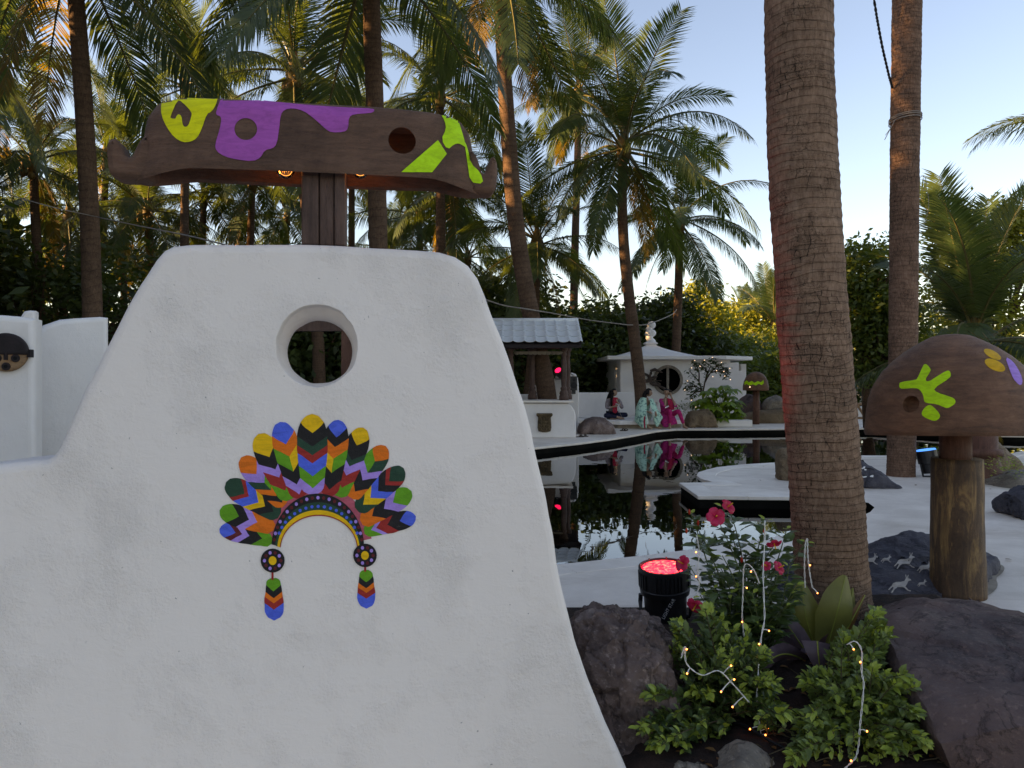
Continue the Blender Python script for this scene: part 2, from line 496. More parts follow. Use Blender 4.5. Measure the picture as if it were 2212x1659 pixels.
M = {}
M['plaster'] = plaster('white_plaster', (0.84, 0.755, 0.695), (0.822, 0.738, 0.678))
M['plaster_far'] = plaster('white_plaster_far', (0.83, 0.785, 0.75), (0.74, 0.695, 0.66), 0.6)
M['deck'] = mat('deck_stone', (0.74, 0.715, 0.69), (0.50, 0.465, 0.43), rough=0.55, scale=1.1, bump=0.15, bscale=30, lo=0.3, hi=0.62, detail=9)
def deckmat():
    m, nt, b = newmat('deck_stone'); v = coords(nt, 'Object')
    c = ramp(nt, nz(nt, 1.1, 9, 0.68, v, 0.4), [(0.28, (0.66, 0.555, 0.465)), (0.62, (0.92, 0.815, 0.715))])
    st = ramp(nt, nz(nt, 0.7, 8, 0.7, coords(nt, 'Object', (1, 2.4, 1)), 1.0), [(0.52, (0, 0, 0)), (0.74, (1, 1, 1))])
    mx = nt.nodes.new('ShaderNodeMix'); mx.data_type = 'RGBA'; nt.links.new(math_(nt, 'MULTIPLY', st, 0.75), mx.inputs[0])
    nt.links.new(c, mx.inputs[6]); mx.inputs[7].default_value = (0.56, 0.44, 0.34, 1)
    gr = ramp(nt, nz(nt, 130, 3, 0.7, v), [(0.3, (0.8, 0.8, 0.8)), (0.6, (1, 1, 1))])
    mm = nt.nodes.new('ShaderNodeMix'); mm.data_type = 'RGBA'; mm.blend_type = 'MULTIPLY'; mm.inputs[0].default_value = 0.7
    nt.links.new(mx.outputs[2], mm.inputs[6]); nt.links.new(gr, mm.inputs[7]); nt.links.new(mm.outputs[2], b.inputs['Base Color'])
    b.inputs['Roughness'].default_value = 0.55; b.inputs['Specular IOR Level'].default_value = 0.3
    nt.links.new(bumpn(nt, nz(nt, 40, 6, 0.7, v), 0.2, 0.006, bumpn(nt, nz(nt, 3, 5, 0.6, v), 0.2, 0.02)), b.inputs['Normal'])
    return m
M['deck'] = deckmat()
M['coping'] = mat('coping_stone', (0.91, 0.82, 0.73), (0.75, 0.655, 0.57), rough=0.5, scale=2.5, bump=0.12, bscale=25, detail=9)
M['ground'] = mat('ground_soil', (0.13, 0.12, 0.06), (0.06, 0.055, 0.03), rough=0.95, scale=0.7, bump=0.4, bscale=8)
M['poolwall'] = mat('pool_wall', (0.012, 0.011, 0.009), (0.006, 0.006, 0.005), rough=0.9, scale=3, spec=0.05)
M['poolfloor'] = mat('pool_floor', (0.03, 0.03, 0.02), (0.012, 0.013, 0.010), rough=0.8, scale=1.2)
M['bark'] = barkmat('palm_bark', (0.300, 0.178, 0.122), (0.142, 0.080, 0.055), (0.445, 0.290, 0.208))
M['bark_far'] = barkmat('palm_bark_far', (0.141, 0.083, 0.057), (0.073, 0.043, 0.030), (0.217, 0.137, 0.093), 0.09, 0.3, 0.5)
M['bark_dark'] = barkmat('palm_bark_dark', (0.24, 0.135, 0.095), (0.115, 0.062, 0.044), (0.36, 0.225, 0.165))
M['frond'] = leafmat('palm_frond', (0.022, 0.044, 0.018), (0.066, 0.100, 0.036), (0.15, 0.20, 0.03), 0.34, 0.42, 0.6)
M['frond_old'] = leafmat('palm_frond_dry', (0.10, 0.06, 0.025), (0.24, 0.15, 0.045), (0.40, 0.25, 0.03), 0.4, 0.6, 0.6)
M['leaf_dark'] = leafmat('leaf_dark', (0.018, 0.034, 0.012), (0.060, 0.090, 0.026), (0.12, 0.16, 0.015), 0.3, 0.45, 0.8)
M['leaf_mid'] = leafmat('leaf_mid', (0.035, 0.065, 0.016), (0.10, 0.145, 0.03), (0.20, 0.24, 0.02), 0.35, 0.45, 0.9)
M['leaf_sun_tint'] = leafmat('leaf_sun_tint', (0.14, 0.16, 0.025), (0.30, 0.31, 0.045), (0.42, 0.40, 0.03), 0.35, 0.5, 0.5)  # sunlit look put into the leaf colour, lighter and yellower
M['rachis'] = mat('rachis', (0.12, 0.11, 0.035), (0.08, 0.06, 0.02), rough=0.5, scale=6)
M['coconut'] = mat('coconut', (0.22, 0.12, 0.03), (0.12, 0.07, 0.02), rough=0.5, scale=6)
M['wood'] = woodmat('old_wood', (0.090, 0.039, 0.022), (0.196, 0.086, 0.046), (0.304, 0.147, 0.083), (1.0, 1.0, 5.0))
M['wood_h'] = woodmat('old_wood_long', (0.084, 0.040, 0.025), (0.152, 0.073, 0.045), (0.225, 0.116, 0.073), (0.8, 3.0, 5.0))
M['wood_red'] = woodmat('red_wood', (0.075, 0.028, 0.018), (0.15, 0.062, 0.04), (0.22, 0.105, 0.07), (4, 4, 0.6))
M['wood_post'] = woodmat('post_wood', (0.055, 0.030, 0.024), (0.125, 0.068, 0.052), (0.20, 0.12, 0.095), (6, 6, 0.5))
M['log'] = None
M['black'] = mat('black_plastic', (0.012, 0.012, 0.014), (0.008, 0.008, 0.009), rough=0.45, scale=8, spec=0.5)
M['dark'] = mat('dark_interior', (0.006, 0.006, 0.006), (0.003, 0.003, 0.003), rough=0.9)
M['white_wire'] = mat('white_wire', (0.75, 0.74, 0.70), (0.6, 0.58, 0.54), rough=0.45, scale=20)
M['grey_wire'] = mat('grey_wire', (0.30, 0.26, 0.22), (0.2, 0.17, 0.15), rough=0.7, scale=10)
M['cable'] = mat('black_cable', (0.01, 0.01, 0.012), None, rough=0.5)
M['white_paint'] = mat('white_paint', (0.78, 0.78, 0.78), (0.66, 0.66, 0.66), rough=0.5, scale=3)
M['rock_brown'] = rockmat('rock_brown', (0.086, 0.055, 0.048), (0.178, 0.117, 0.101), (0.343, 0.262, 0.234), 2.4)
M['rock_purple'] = rockmat('rock_purple', (0.065, 0.050, 0.053), (0.140, 0.087, 0.079), (0.224, 0.139, 0.115), 1.6)
M['rock_blue'] = rockmat('rock_blue', (0.035, 0.036, 0.048), (0.065, 0.064, 0.080), (0.115, 0.108, 0.12), 2.2)
M['rock_tan'] = rockmat('rock_tan', (0.09, 0.06, 0.036), (0.19, 0.125, 0.075), (0.28, 0.20, 0.13), 2.0)
M['rock_grey'] = rockmat('rock_grey', (0.119, 0.096, 0.078), (0.255, 0.208, 0.165), (0.425, 0.352, 0.285), 2.5)
M['soil'] = mat('bed_soil', (0.045, 0.022, 0.016), (0.018, 0.010, 0.008), rough=0.95, scale=14, bump=0.8, bscale=60, bdist=0.02)
M['cement'] = mat('cement', (0.40, 0.33, 0.26), (0.27, 0.22, 0.17), rough=0.9, scale=6, bump=0.3, bscale=40)
def paint(name, c, under=(0.10, 0.06, 0.045), wear=0.0):
    m, nt, b = newmat(name); v = coords(nt, 'Object')
    br = nz(nt, 14, 6, 0.7, coords(nt, 'Object', (1, 1, 3.2)), 0.8)
    col = ramp(nt, br, [(0.25, tuple(x * 0.66 for x in c)), (0.55, c), (0.8, tuple(min(1, x * 1.12 + 0.015) for x in c))])
    chip = ramp(nt, nz(nt, 42, 7, 0.78, coords(nt, 'Object', (1, 1, 1.8))), [(0.665, (0, 0, 0)), (0.69, (1, 1, 1))])
    mx = nt.nodes.new('ShaderNodeMix'); mx.data_type = 'RGBA'; nt.links.new(math_(nt, 'MULTIPLY', chip, wear), mx.inputs[0])
    nt.links.new(col, mx.inputs[6]); mx.inputs[7].default_value = (*under, 1); nt.links.new(mx.outputs[2], b.inputs['Base Color'])
    b.inputs['Roughness'].default_value = 0.6; b.inputs['Specular IOR Level'].default_value = 0.3
    n1 = bumpn(nt, nz(nt, 2.6, 4, 0.5, v), 0.3, 0.05); n2 = bumpn(nt, nz(nt, 95, 5, 0.7, v), 0.45, 0.006, n1)
    nt.links.new(n2, b.inputs['Normal'])
    return m
PC = {'yellow': (0.95, 0.50, 0.012), 'black': (0.010, 0.008, 0.009), 'dkgreen': (0.006, 0.055, 0.030), 'red': (0.42, 0.024, 0.018),
      'blue': (0.04, 0.125, 0.68), 'green': (0.075, 0.34, 0.014), 'lilac': (0.42, 0.25, 0.70), 'orange': (0.95, 0.17, 0.010),
      'pink': (0.58, 0.10, 0.14), 'dkred': (0.14, 0.012, 0.015)}
for k_, c_ in PC.items(): M['p_' + k_] = paint('paint_' + k_, c_, (0.6, 0.55, 0.5), 0.25)
M['t_yellow'] = paint('paint_lemon', (0.78, 0.74, 0.012), wear=0.85); M['t_purple'] = paint('paint_purple', (0.46, 0.085, 0.40), wear=0.85)
M['t_lime'] = paint('paint_lime', (0.42, 0.78, 0.015), wear=0.85); M['t_amber'] = paint('paint_amber', (0.72, 0.36, 0.01), wear=0.85)
M['t_lilac'] = paint('paint_mauve', (0.40, 0.20, 0.62), wear=0.85)
M['log'] = woodmat('stump_wood', (0.035, 0.020, 0.013), (0.115, 0.060, 0.032), (0.55, 0.31, 0.11), (5, 5, 0.8), 0.6, 2.6)

def watermat():
    m, nt, b = newmat('pool_water'); nt.nodes.remove(b)
    v = coords(nt, 'Object')
    h = nz(nt, 1.1, 3, 0.45, v, 0.3)
    nrm = bumpn(nt, h, 0.05, 0.05)
    gl = nt.nodes.new('ShaderNodeBsdfGlossy'); gl.inputs['Roughness'].default_value = 0.008
    gl.inputs[0].default_value = (0.95, 0.97, 1.0, 1)
    nt.links.new(nrm, gl.inputs['Normal'])
    tr = nt.nodes.new('ShaderNodeBsdfTransparent'); tr.inputs[0].default_value = (0.34, 0.36, 0.27, 1)
    fr = nt.nodes.new('ShaderNodeFresnel'); fr.inputs['IOR'].default_value = 2.1; nt.links.new(nrm, fr.inputs['Normal'])
    mx = nt.nodes.new('ShaderNodeMixShader')
    nt.links.new(fr.outputs[0], mx.inputs[0]); nt.links.new(tr.outputs[0], mx.inputs[1]); nt.links.new(gl.outputs[0], mx.inputs[2])
    nt.links.new(mx.outputs[0], nt.nodes['Material Output'].inputs[0])
    return m
M['water'] = watermat()

def sheet(name, loops, z, mat_, kind='structure'):
    pts, tr = tess(loops); mb = MB()
    mb.add([(p.x, p.y, z) for p in pts], tr)
    o = mb.build(name, mat_)
    o['kind'] = kind
    return o

# ------------------------------------------------------------------ pool, deck, ground
g2 = lambda px, py: G(px, py).xy
far_shore = [Vector((-4.5, 11.6)), Vector((-1.2, 14.6))] + [g2(*p) for p in ((1155, 967), (1251, 957), (1320, 948), (1372, 939.5), (1417, 931), (1459, 927.5), (1563, 927), (1702, 926))] + [Vector((10.6, 22.6))]
right_end = [Vector((12.4, 19.8)), Vector((15.5, 19.4)), Vector((15.5, 15.6))]
near_r = [g2(2212, 975), g2(2160, 985), g2(1925, 985), g2(1847, 985), g2(1740, 992), g2(1678, 1000), g2(1598, 1005), g2(1552, 1010), g2(1528, 1016), g2(1512, 1021), g2(1508, 1028), g2(1517, 1035), g2(1545, 1043)]
slab_c = [g2(1471, 1044), g2(1511, 1072), g2(1615, 1073), g2(1728, 1074), g2(1830, 1079), g2(1876, 1086), g2(1889, 1096), g2(1880, 1106), g2(1855, 1117)]
near_l = [g2(1733, 1153), g2(1528, 1186), g2(1390, 1203), g2(1209, 1222), Vector((-1.2, 5.25)), Vector((-4.5, 3.9))]
POOL = [Vector(p) for p in far_shore + right_end + near_r + slab_c + near_l]
POOL = ccw(POOL)
# ground to the horizon, with the pool dug out of it
hz_loop = ell(0, 0, 1400, 1400, 48)
sheet('ground', [hz_loop, POOL[::-1]], -0.03, M['ground'])
deck_loop = [Vector(p) for p in ((-14, -4), (24, -4), (24, 27), (12, 31), (-2, 31), (-14, 26))]
sheet('deck', [deck_loop, POOL[::-1]], 0.0, M['deck'])
sheet('pool_floor', [POOL], -0.85, M['poolfloor'])
mb = MB()
n_ = len(POOL)
vs_ = [(p.x, p.y, z) for z in (-0.86, -0.001) for p in POOL]
mb.add(vs_, [(k, (k + 1) % n_, n_ + (k + 1) % n_, n_ + k) for k in range(n_)])
tag(mb.build('pool_wall', M['poolwall']), kind='structure')
tag(sheet('pool_water', [inset2(POOL, -0.0)], -0.15, M['water']), kind='structure')
# a submerged ledge running along the near part of the pool
mb = MB()
led = [g2(1190, 1128), g2(1300, 1108), g2(1400, 1098), g2(1500, 1090), g2(1500, 1076), g2(1400, 1081), g2(1300, 1088), g2(1190, 1100)]
pts, tr = tess([led]); k0 = len(pts)
mb.add([(p.x * 0.93, p.y * 0.93, -0.33) for p in pts] + [(p.x * 0.93, p.y * 0.93, -0.84) for p in pts],
       tr + [(k, (k + 1) % k0, k0 + (k + 1) % k0, k0 + k) for k in range(k0)])
tag(mb.build('pool_ledge', mat('ledge', (0.16, 0.17, 0.11), (0.10, 0.10, 0.07), rough=0.9)), kind='structure')

# coping stones around the pool, one by one
cop = tag(bpy.data.objects.new('pool_coping', None), kind='structure'); link(cop)
def resample(pl, step):
    out = [pl[0]]
    for a, b in zip(pl, pl[1:]):
        n = max(1, round((b - a).length / step))
        for i in range(1, n + 1): out.append(a.lerp(b, i / n))
    return out
ring = resample(POOL + [POOL[0]], 0.85)[:-1]
out_r = inset2(ring, -0.26); in_r = inset2(ring, 0.025)
rnd = random.Random(3)
for k in range(len(ring)):
    k2 = (k + 1) % len(ring)
    a, b, c, d = in_r[k], in_r[k2], out_r[k2], out_r[k]
    if (a - b).length < 0.02: continue
    if min(a.y, b.y) < 5.0 and a.x < 0: continue
    if 3.3 < (a.x + b.x) / 2 < 5.2 and 7.0 < (a.y + b.y) / 2 < 9.55: continue
    cen = (a + b + c + d) / 4; q = [cen + (p - cen) * 0.996 for p in (a, b, c, d)]
    zt = 0.008 + rnd.uniform(-0.002, 0.003)
    mb = MB(); mb.add([(p.x, p.y, z) for z in (-0.04, zt) for p in q],
                      [(3, 2, 1, 0), (4, 5, 6, 7), (0, 1, 5, 4), (1, 2, 6, 5), (2, 3, 7, 6), (3, 0, 4, 7)])
    mb.build('coping_stone', M['coping'], cop, bevel=0.008)
# flat stone of the jetty that juts into the pool
# ------------------------------------------------------------------ the tall white wall
class Frame:
    def __init__(s, o, yaw):
        s.o = Vector(o); s.U = Vector((math.cos(yaw), math.sin(yaw), 0)); s.W = Vector((-math.sin(yaw), math.cos(yaw), 0)); s.V = Vector((0, 0, 1))
    def w(s, u, v, w_=0.0): return s.o + s.U * u + s.V * v + s.W * w_
    def pix(s, px, py, w_=0.0):
        d = P(px, py, 1.0) - Vector((0, 0, CZ)); o = Vector((0, 0, CZ))
        t = (s.o + s.W * w_ - o).dot(s.W) / d.dot(s.W)
        h = o + d * t - s.o
        return Vector((h.dot(s.U), h.dot(s.V)))
c0 = P(700, 815, 2.55); FR = Frame((c0.x, c0.y, 0.0), math.atan(0.17))
wl = [(1355, 1659), (1376, 1705)]
edge = [(-260, 1040), (-100, 1018), (0, 1003), (60, 997), (98, 993), (112, 985), (122, 970), (180, 840), (240, 722), (300, 612), (335, 560), (352, 540), (372, 530), (410, 526.5),
        (500, 526), (640, 527), (780, 531), (900, 537), (950, 542), (985, 553), (1012, 572), (1032, 600), (1050, 640), (1075, 705), (1100, 770), (1130, 860), (1150, 930), (1168, 1010), (1185, 1090),
        (1197, 1160), (1207, 1220), (1218, 1275), (1230, 1325), (1245, 1385), (1262, 1440), (1285, 1500), (1312, 1565), (1335, 1615)] + wl
ol = [FR.pix(*p) for p in edge]
ol = ol + [Vector((ol[-1].x, -0.02)), Vector((ol[0].x, -0.02))]
# a little unevenness along the hand-made edge
body = []
for i, p in enumerate(ol[:-2]):
    q = ol[i + 1]
    n = max(1, int((q - p).length / 0.02))
    for j in range(n):
        t = p.lerp(q, j / n)
        body.append(t + Vector((noise.noise((t.x * 9, t.y * 9, 0)), noise.noise((t.x * 9, t.y * 9, 7)))) * 0.0035)
ol = body + ol[-2:]
hc = [FR.pix(p.x, p.y) for p in ell(684, 747, 86.5, 88, 56, 0.2)]
hc = [p + Vector((noise.noise((p.x * 28, p.y * 28, 3)), noise.noise((p.x * 28, p.y * 28, 9)))) * 0.004 for p in hc]
mb = MB()
slab(mb, ol, 0.24, 0.03, FR.w, holes=[hc], hole_r=0.004, seg=5)
wall = mb.build('white_wall', M['plaster'])
smooth(wall.data)
try:
    wall.data.set_sharp_from_angle(angle=R(35))
except Exception: pass
tag(wall, 'tall tapering white plaster wall with a round hole and a painted feather headdress', 'wall')
# inner ring that narrows the hole half way through the wall
mb = MB(); nh = 56; vs_ = []
for w_, cx_, cy_, rx_, ry_ in ((0.055, 686, 749, 88, 89), (0.075, 688, 752, 81, 81), (0.11, 690, 757, 74, 73), (0.16, 691, 760, 71, 69), (0.225, 691, 761, 70, 68), (0.235, 690, 757, 84, 82)):
    for p in ell(cx_, cy_, rx_, ry_, nh, 0.1):
        q = FR.pix(p.x, p.y, w_); vs_.append(FR.w(q.x, q.y + 0.004 * noise.noise((q.x * 25, q.y * 25, w_)), w_))
mb.add(vs_, [(j * nh + k, j * nh + (k + 1) % nh, (j + 1) * nh + (k + 1) % nh, (j + 1) * nh + k) for j in range(5) for k in range(nh)])
mb.build('hole_ring', M['plaster'], wall, sm=True)

# ------------------------------------------------------------------ the feather headdress painted on the wall
Z2 = lambda x, y: FR.pix(438.9 + x * 0.4464, 630.9 + y * 0.4464)
def wallpt(p, lay): return FR.w(p.x, p.y, -0.0012 - 0.0004 * lay)
head = None
colors_used = list(PC.keys()); head_mats = [M['p_' + k] for k in colors_used]; CI = {k: i for i, k in enumerate(colors_used)}
def band(mb, pts_in, pts_out, col, lay):
    mb.cur = CI[col]; n = len(pts_in)
    mb.add([wallpt(p, lay) for p in pts_in] + [wallpt(p, lay) for p in pts_out], [(i, i + 1, n + i + 1, n + i) for i in range(n - 1)])
def blob(mb, pts, col, lay):
    mb.cur = CI[col]; q, tr = tess([pts]); mb.add([wallpt(p, lay) for p in q], tr)
mb = MB()
def arc(cx, cy, rx, ry, a0=176, a1=4, n=48): return [Z2(cx + rx * math.cos(R(a0 + (a1 - a0) * i / n)), cy - ry * math.sin(R(a0 + (a1 - a0) * i / n))) for i in range(n + 1)]
ra = [(555, 1238, 224, 264), (556, 1240, 207, 224), (558, 1243, 199, 189), (560, 1246, 189, 170), (560, 1246, 185, 164)]
arcs = [arc(*r_) for r_ in ra]
for k, c_ in enumerate(('black', 'dkgreen', 'yellow', 'red')): band(mb, arcs[k], arcs[k + 1], c_, 6)
band(mb, arc(555, 1235, 262, 305, 172, 8), arc(555, 1238, 220, 260, 172, 8), 'pink', 0)
for i in range(23):
    a = R(170 - 160 * i / 22)
    blob(mb, [Z2(556 + 215 * math.cos(a) + x, 1239 - 245 * math.sin(a) + y) for x, y in ell(0, 0, 8, 9, 10)], 'lilac' if i % 2 else 'dkred', 8)
for i in range(17):
    a = R(158 - 136 * i / 16)
    blob(mb, [Z2(557 + 203 * math.cos(a) + x, 1242 - 206 * math.sin(a) + y) for x, y in ell(0, 0, 8, 8, 10)], 'blue', 8)
for cx, cy, r_ in ((337, 1298, 58), (783, 1273, 57)):
    blob(mb, [Z2(*p) for p in ell(cx, cy, r_, r_, 28)], 'black', 7)
    blob(mb, [Z2(*p) for p in ell(cx, cy, r_ * 0.33, r_ * 0.37, 16)], 'yellow', 9)
    for k in range(10):
        a = 2 * math.pi * k / 10
        blob(mb, [Z2(*p) for p in ell(cx + r_ * 0.68 * math.cos(a), cy + r_ * 0.68 * math.sin(a), 8, 9, 10)], 'lilac' if k % 2 else 'dkred', 9)
for x, y0, y1 in ((336, 1354, 1392), (784, 1328, 1352)):
    blob(mb, [Z2(x - 5, y0), Z2(x + 5, y0), Z2(x + 5, y1), Z2(x - 5, y1)], 'red', 5)
head = mb.build('painted_headdress', head_mats, wall)
head['label'] = 'painted arch band with dots and two round medallions'
def feather(tip, base, hw, cols, brk, vdep=0.16, lay=2):
    hw *= 1.10; T = Vector(tip); B = Vector(base); ax = B - T; Lf = ax.length; N = Vector((-ax.y, ax.x)).normalized()
    mb = MB(); S_ = [-1, -0.75, -0.5, -0.25, 0, 0.25, 0.5, 0.75, 1]
    def wd(t):
        t = min(max(t, 0), 1)
        return hw * min(1.0, math.sqrt(max(0, 1 - (1 - t / 0.30) ** 2)) if t < 0.30 else 1.0) * (1 - 0.30 * max(0, t - 0.45) / 0.55) * (1.0 if t < 0.9 else math.sqrt(max(0.0, 1 - ((t - 0.9) / 0.1) ** 2) * 0.85 + 0.15))
    def pt(t, s): 
        t = min(max(t, 0), 1); q = T + ax * t + N * (s * wd(t)); return Z2(q.x + 2.2 * noise.noise((q.x * 0.03, q.y * 0.03, 1)), q.y + 2.2 * noise.noise((q.x * 0.03, q.y * 0.03, 5)))
    bounds = [[0.0] * 9] + [[b + vdep * ((1 - abs(s)) - 0.5) for s in S_] for b in brk] + [[1.0] * 9]
    for i, c_ in enumerate(cols):
        c2 = c_ if isinstance(c_, tuple) else (c_, c_)
        for half, cc_ in ((S_[:5], c2[0]), (S_[4:], c2[1])):
            k0 = 0 if half is not S_[4:] and half[0] == -1 else 4
            rows = []
            for j in range(7):
                rows.append([pt(bounds[i][k0 + k] + (bounds[i + 1][k0 + k] - bounds[i][k0 + k]) * j / 6, half[k]) for k in range(5)])
            for j in range(6): band(mb, rows[j], rows[j + 1], cc_, lay)
    return mb.build('feather', head_mats, head)
fe = [((528, 590), (530, 978), 67, ['yellow', 'black', 'dkgreen', 'red', 'blue', 'green', 'lilac'], [0.17, 0.34, 0.45, 0.55, 0.71, 0.86], 0.13),
      ((655, 618), (607, 985), 57, ['blue', 'black', 'orange', ('green', 'yellow'), 'black', 'red'], [0.16, 0.29, 0.44, 0.63, 0.85], 0.14),
      ((775, 655), (655, 990), 52, ['yellow', 'black', 'dkgreen', 'lilac', 'red', 'green'], [0.19, 0.40, 0.49, 0.62, 0.8], 0.14),
      ((882, 745), (715, 995), 50, ['orange', ('dkgreen', 'green'), 'lilac', 'black', 'orange'], [0.22, 0.44, 0.58, 0.8], 0.16),
      ((970, 852), (745, 1055), 50, ['dkgreen', 'red', 'black', 'blue', 'yellow', 'dkgreen'], [0.22, 0.31, 0.46, 0.62, 0.78], 0.18),
      ((1008, 962), (765, 1115), 47, ['green', 'lilac', 'black', 'orange'], [0.28, 0.46, 0.70], 0.18),
      ((1028, 1085), (780, 1158), 42, ['blue', 'black', 'red', 'lilac', 'green'], [0.22, 0.46, 0.68, 0.78], 0.18),
      ((372, 628), (470, 995), 58, ['blue', 'orange', ('yellow', 'green'), 'black', 'lilac', 'red'], [0.22, 0.38, 0.58, 0.75, 0.88], 0.15),
      ((268, 685), (420, 1005), 57, ['yellow', 'black', 'lilac', 'red', 'green'], [0.27, 0.46, 0.58, 0.78], 0.16),
      ((185, 800), (395, 1030), 52, ['orange', 'lilac', ('green', 'dkgreen'), 'orange', 'black', 'orange'], [0.26, 0.44, 0.60, 0.72, 0.86], 0.18),
      ((110, 920), (370, 1080), 53, ['dkgreen', 'red', 'blue', 'yellow', 'black', 'dkgreen'], [0.26, 0.34, 0.52, 0.64, 0.80], 0.18),
      ((80, 1055), (345, 1140), 48, ['green', 'black', 'lilac', 'orange'], [0.26, 0.45, 0.60], 0.18),
      ((78, 1145), (335, 1205), 40, ['blue', 'dkred', 'lilac', 'black', 'green'], [0.22, 0.34, 0.48, 0.72], 0.18),
      ((345, 1588), (340, 1383), 42, ['blue', 'red', 'orange', 'black', 'green'], [0.33, 0.48, 0.60, 0.76], -0.16),
      ((790, 1530), (788, 1345), 39, ['blue', 'red', 'orange', 'black', 'green'], [0.33, 0.48, 0.60, 0.76], -0.16)]
for i, f_ in enumerate(fe): feather(*f_, lay=1 + 0.28 * (14 - i))

# ------------------------------------------------------------------ carved trough on a post above the wall
FT = Frame(FR.w(0, 0, 0.13), math.atan(0.17))
pl_, pr_ = FT.pix(292, 375), FT.pix(1040, 395)
uc = (pl_.x + pr_.x) / 2; A0 = (pr_.x - pl_.x) / 2
zb = FT.pix(690, 368, -0.12).y
zt = FT.pix(690, 222, -0.08).y
HT = zt - zb
tr_loc = FT.w(FT.pix(695, 500).x, 2.0, 0)
trough = thing('carved_wooden_lamp', 'upturned dark wooden trough with painted patches on a post above the tall white wall', 'lamp', (tr_loc.x, tr_loc.y, 1.9))
def ring_pts(a, b, v, n=96, ex=3.4, wob=0.0):
    out = []
    for k in range(n):
        t = 2 * math.pi * k / n
        c, s_ = math.cos(t), math.sin(t)
        u = a * math.copysign(abs(c) ** (2 / ex), c); w_ = b * math.copysign(abs(s_) ** (2 / 2.4), s_)
        e = max(0.0, (abs(u) / A0 - 0.66) / 0.34); e = e * e * (3 - 2 * e)
        dv = -0.034 * e * max(0.0, 1 - (v - zb) / (HT * 0.8)) - (0.020 * e if v > zb + HT * 0.8 else 0)
        p = FT.w(uc + u, v + dv, w_)
        nn = noise.noise((p.x * 3, p.y * 3, p.z * 4)) * 0.007 + noise.noise((p.x * 14, p.y * 14, p.z * 9)) * 0.0026
        out.append(p + (FT.U * math.copysign(1, u) * 0.4 + FT.W * math.copysign(1, w_)) * nn)
    return out
prof = [(A0 - 0.045, 0.088, 0.20), (A0 - 0.04, 0.092, 0.02), (A0 - 0.024, 0.095, 0.004), (A0 - 0.006, 0.107, -0.004), (A0, 0.111, 0.012)]
for t in (0.12, 0.25, 0.4, 0.55, 0.7, 0.82): prof.append((A0 - 0.004 - 0.050 * t ** 0.9, 0.112 - 0.020 * t, HT * t))
prof += [(A0 - 0.060, 0.088, HT * 0.91), (A0 - 0.070, 0.080, HT * 0.97), (A0 - 0.088, 0.066, HT)]
mb = MB(); n = 96
vs_ = [p for a, b, v in prof for p in ring_pts(a, b, zb + v)]
mb.add(vs_, [(j * n + k, j * n + (k + 1) % n, (j + 1) * n + (k + 1) % n, (j + 1) * n + k) for j in range(len(prof) - 1) for k in range(n)]
       + [tuple(range(n - 1, -1, -1)), tuple((len(prof) - 1) * n + k for k in range(n))])
tb = mb.build('trough', M['wood_h'], trough, merge=True, sm=True)
# the round hole through its front
hp = FT.pix(869, 300, -0.115); rr_ = (FT.pix(899, 300, -0.115) - hp).length
cm = MB(); ctr = FT.w(hp.x, hp.y, -0.115)
cm.tube([ctr - FT.W * 0.09, ctr + FT.W * 0.085], rr_, 32)
co = cm.build('cut', M['wood_h'])
md = tb.modifiers.new('b', 'BOOLEAN'); md.operation = 'DIFFERENCE'; md.object = co; md.solver = 'EXACT'
apply_mods(tb); bpy.data.objects.remove(co)
smooth(tb.data)
try: tb.data.set_sharp_from_angle(angle=R(40))
except Exception: pass
# lugs at the two ends
for sgn in (-1, 1):
    mb = MB()
    lp = [(-0.03, -0.036), (0.045, -0.037), (0.070, -0.028), (0.080, -0.005), (0.084, 0.040), (0.084, 0.072), (0.074, 0.094), (0.056, 0.098), (0.042, 0.082), (0.032, 0.054), (0.018, 0.036), (0.006, 0.040), (0.0, 0.055), (-0.02, 0.10), (-0.05, 0.12), (-0.07, 0.05), (-0.06, -0.03)]
    kx = 1.0 if sgn < 0 else 0.72
    lp = [(uc + sgn * (A0 - 0.008 + x * kx), zb + y) for x, y in lp]
    lp = [tuple(p) for p in smooth_poly([Vector(p) for p in lp], 2)]
    slab(mb, lp, 0.11, 0.022, lambda u, v, w_: FT.w(u, v, w_ - 0.055), seg=3)
    mb.build('lug', M['wood_h'], trough, sm=True)
# post
mb = MB()
pz0, pz1 = 1.95, zb + 0.21
for (xa, xb, w0, w1) in ((651, 689, -0.07, 0.075), (689, 722, -0.060, 0.06), (722, 747, -0.07, 0.075)):
    ua, ub = FT.pix(xa, 460, -0.06).x, FT.pix(xb, 460, -0.06).x
    mb.box(FT.w((ua + ub) / 2, (pz0 + pz1) / 2, (w0 + w1) / 2), (ub - ua - 0.002, w1 - w0, pz1 - pz0), Matrix.Rotation(math.atan(0.17), 3, 'Z'))
mb.build('post', M['wood_post'], trough, bevel=0.005)
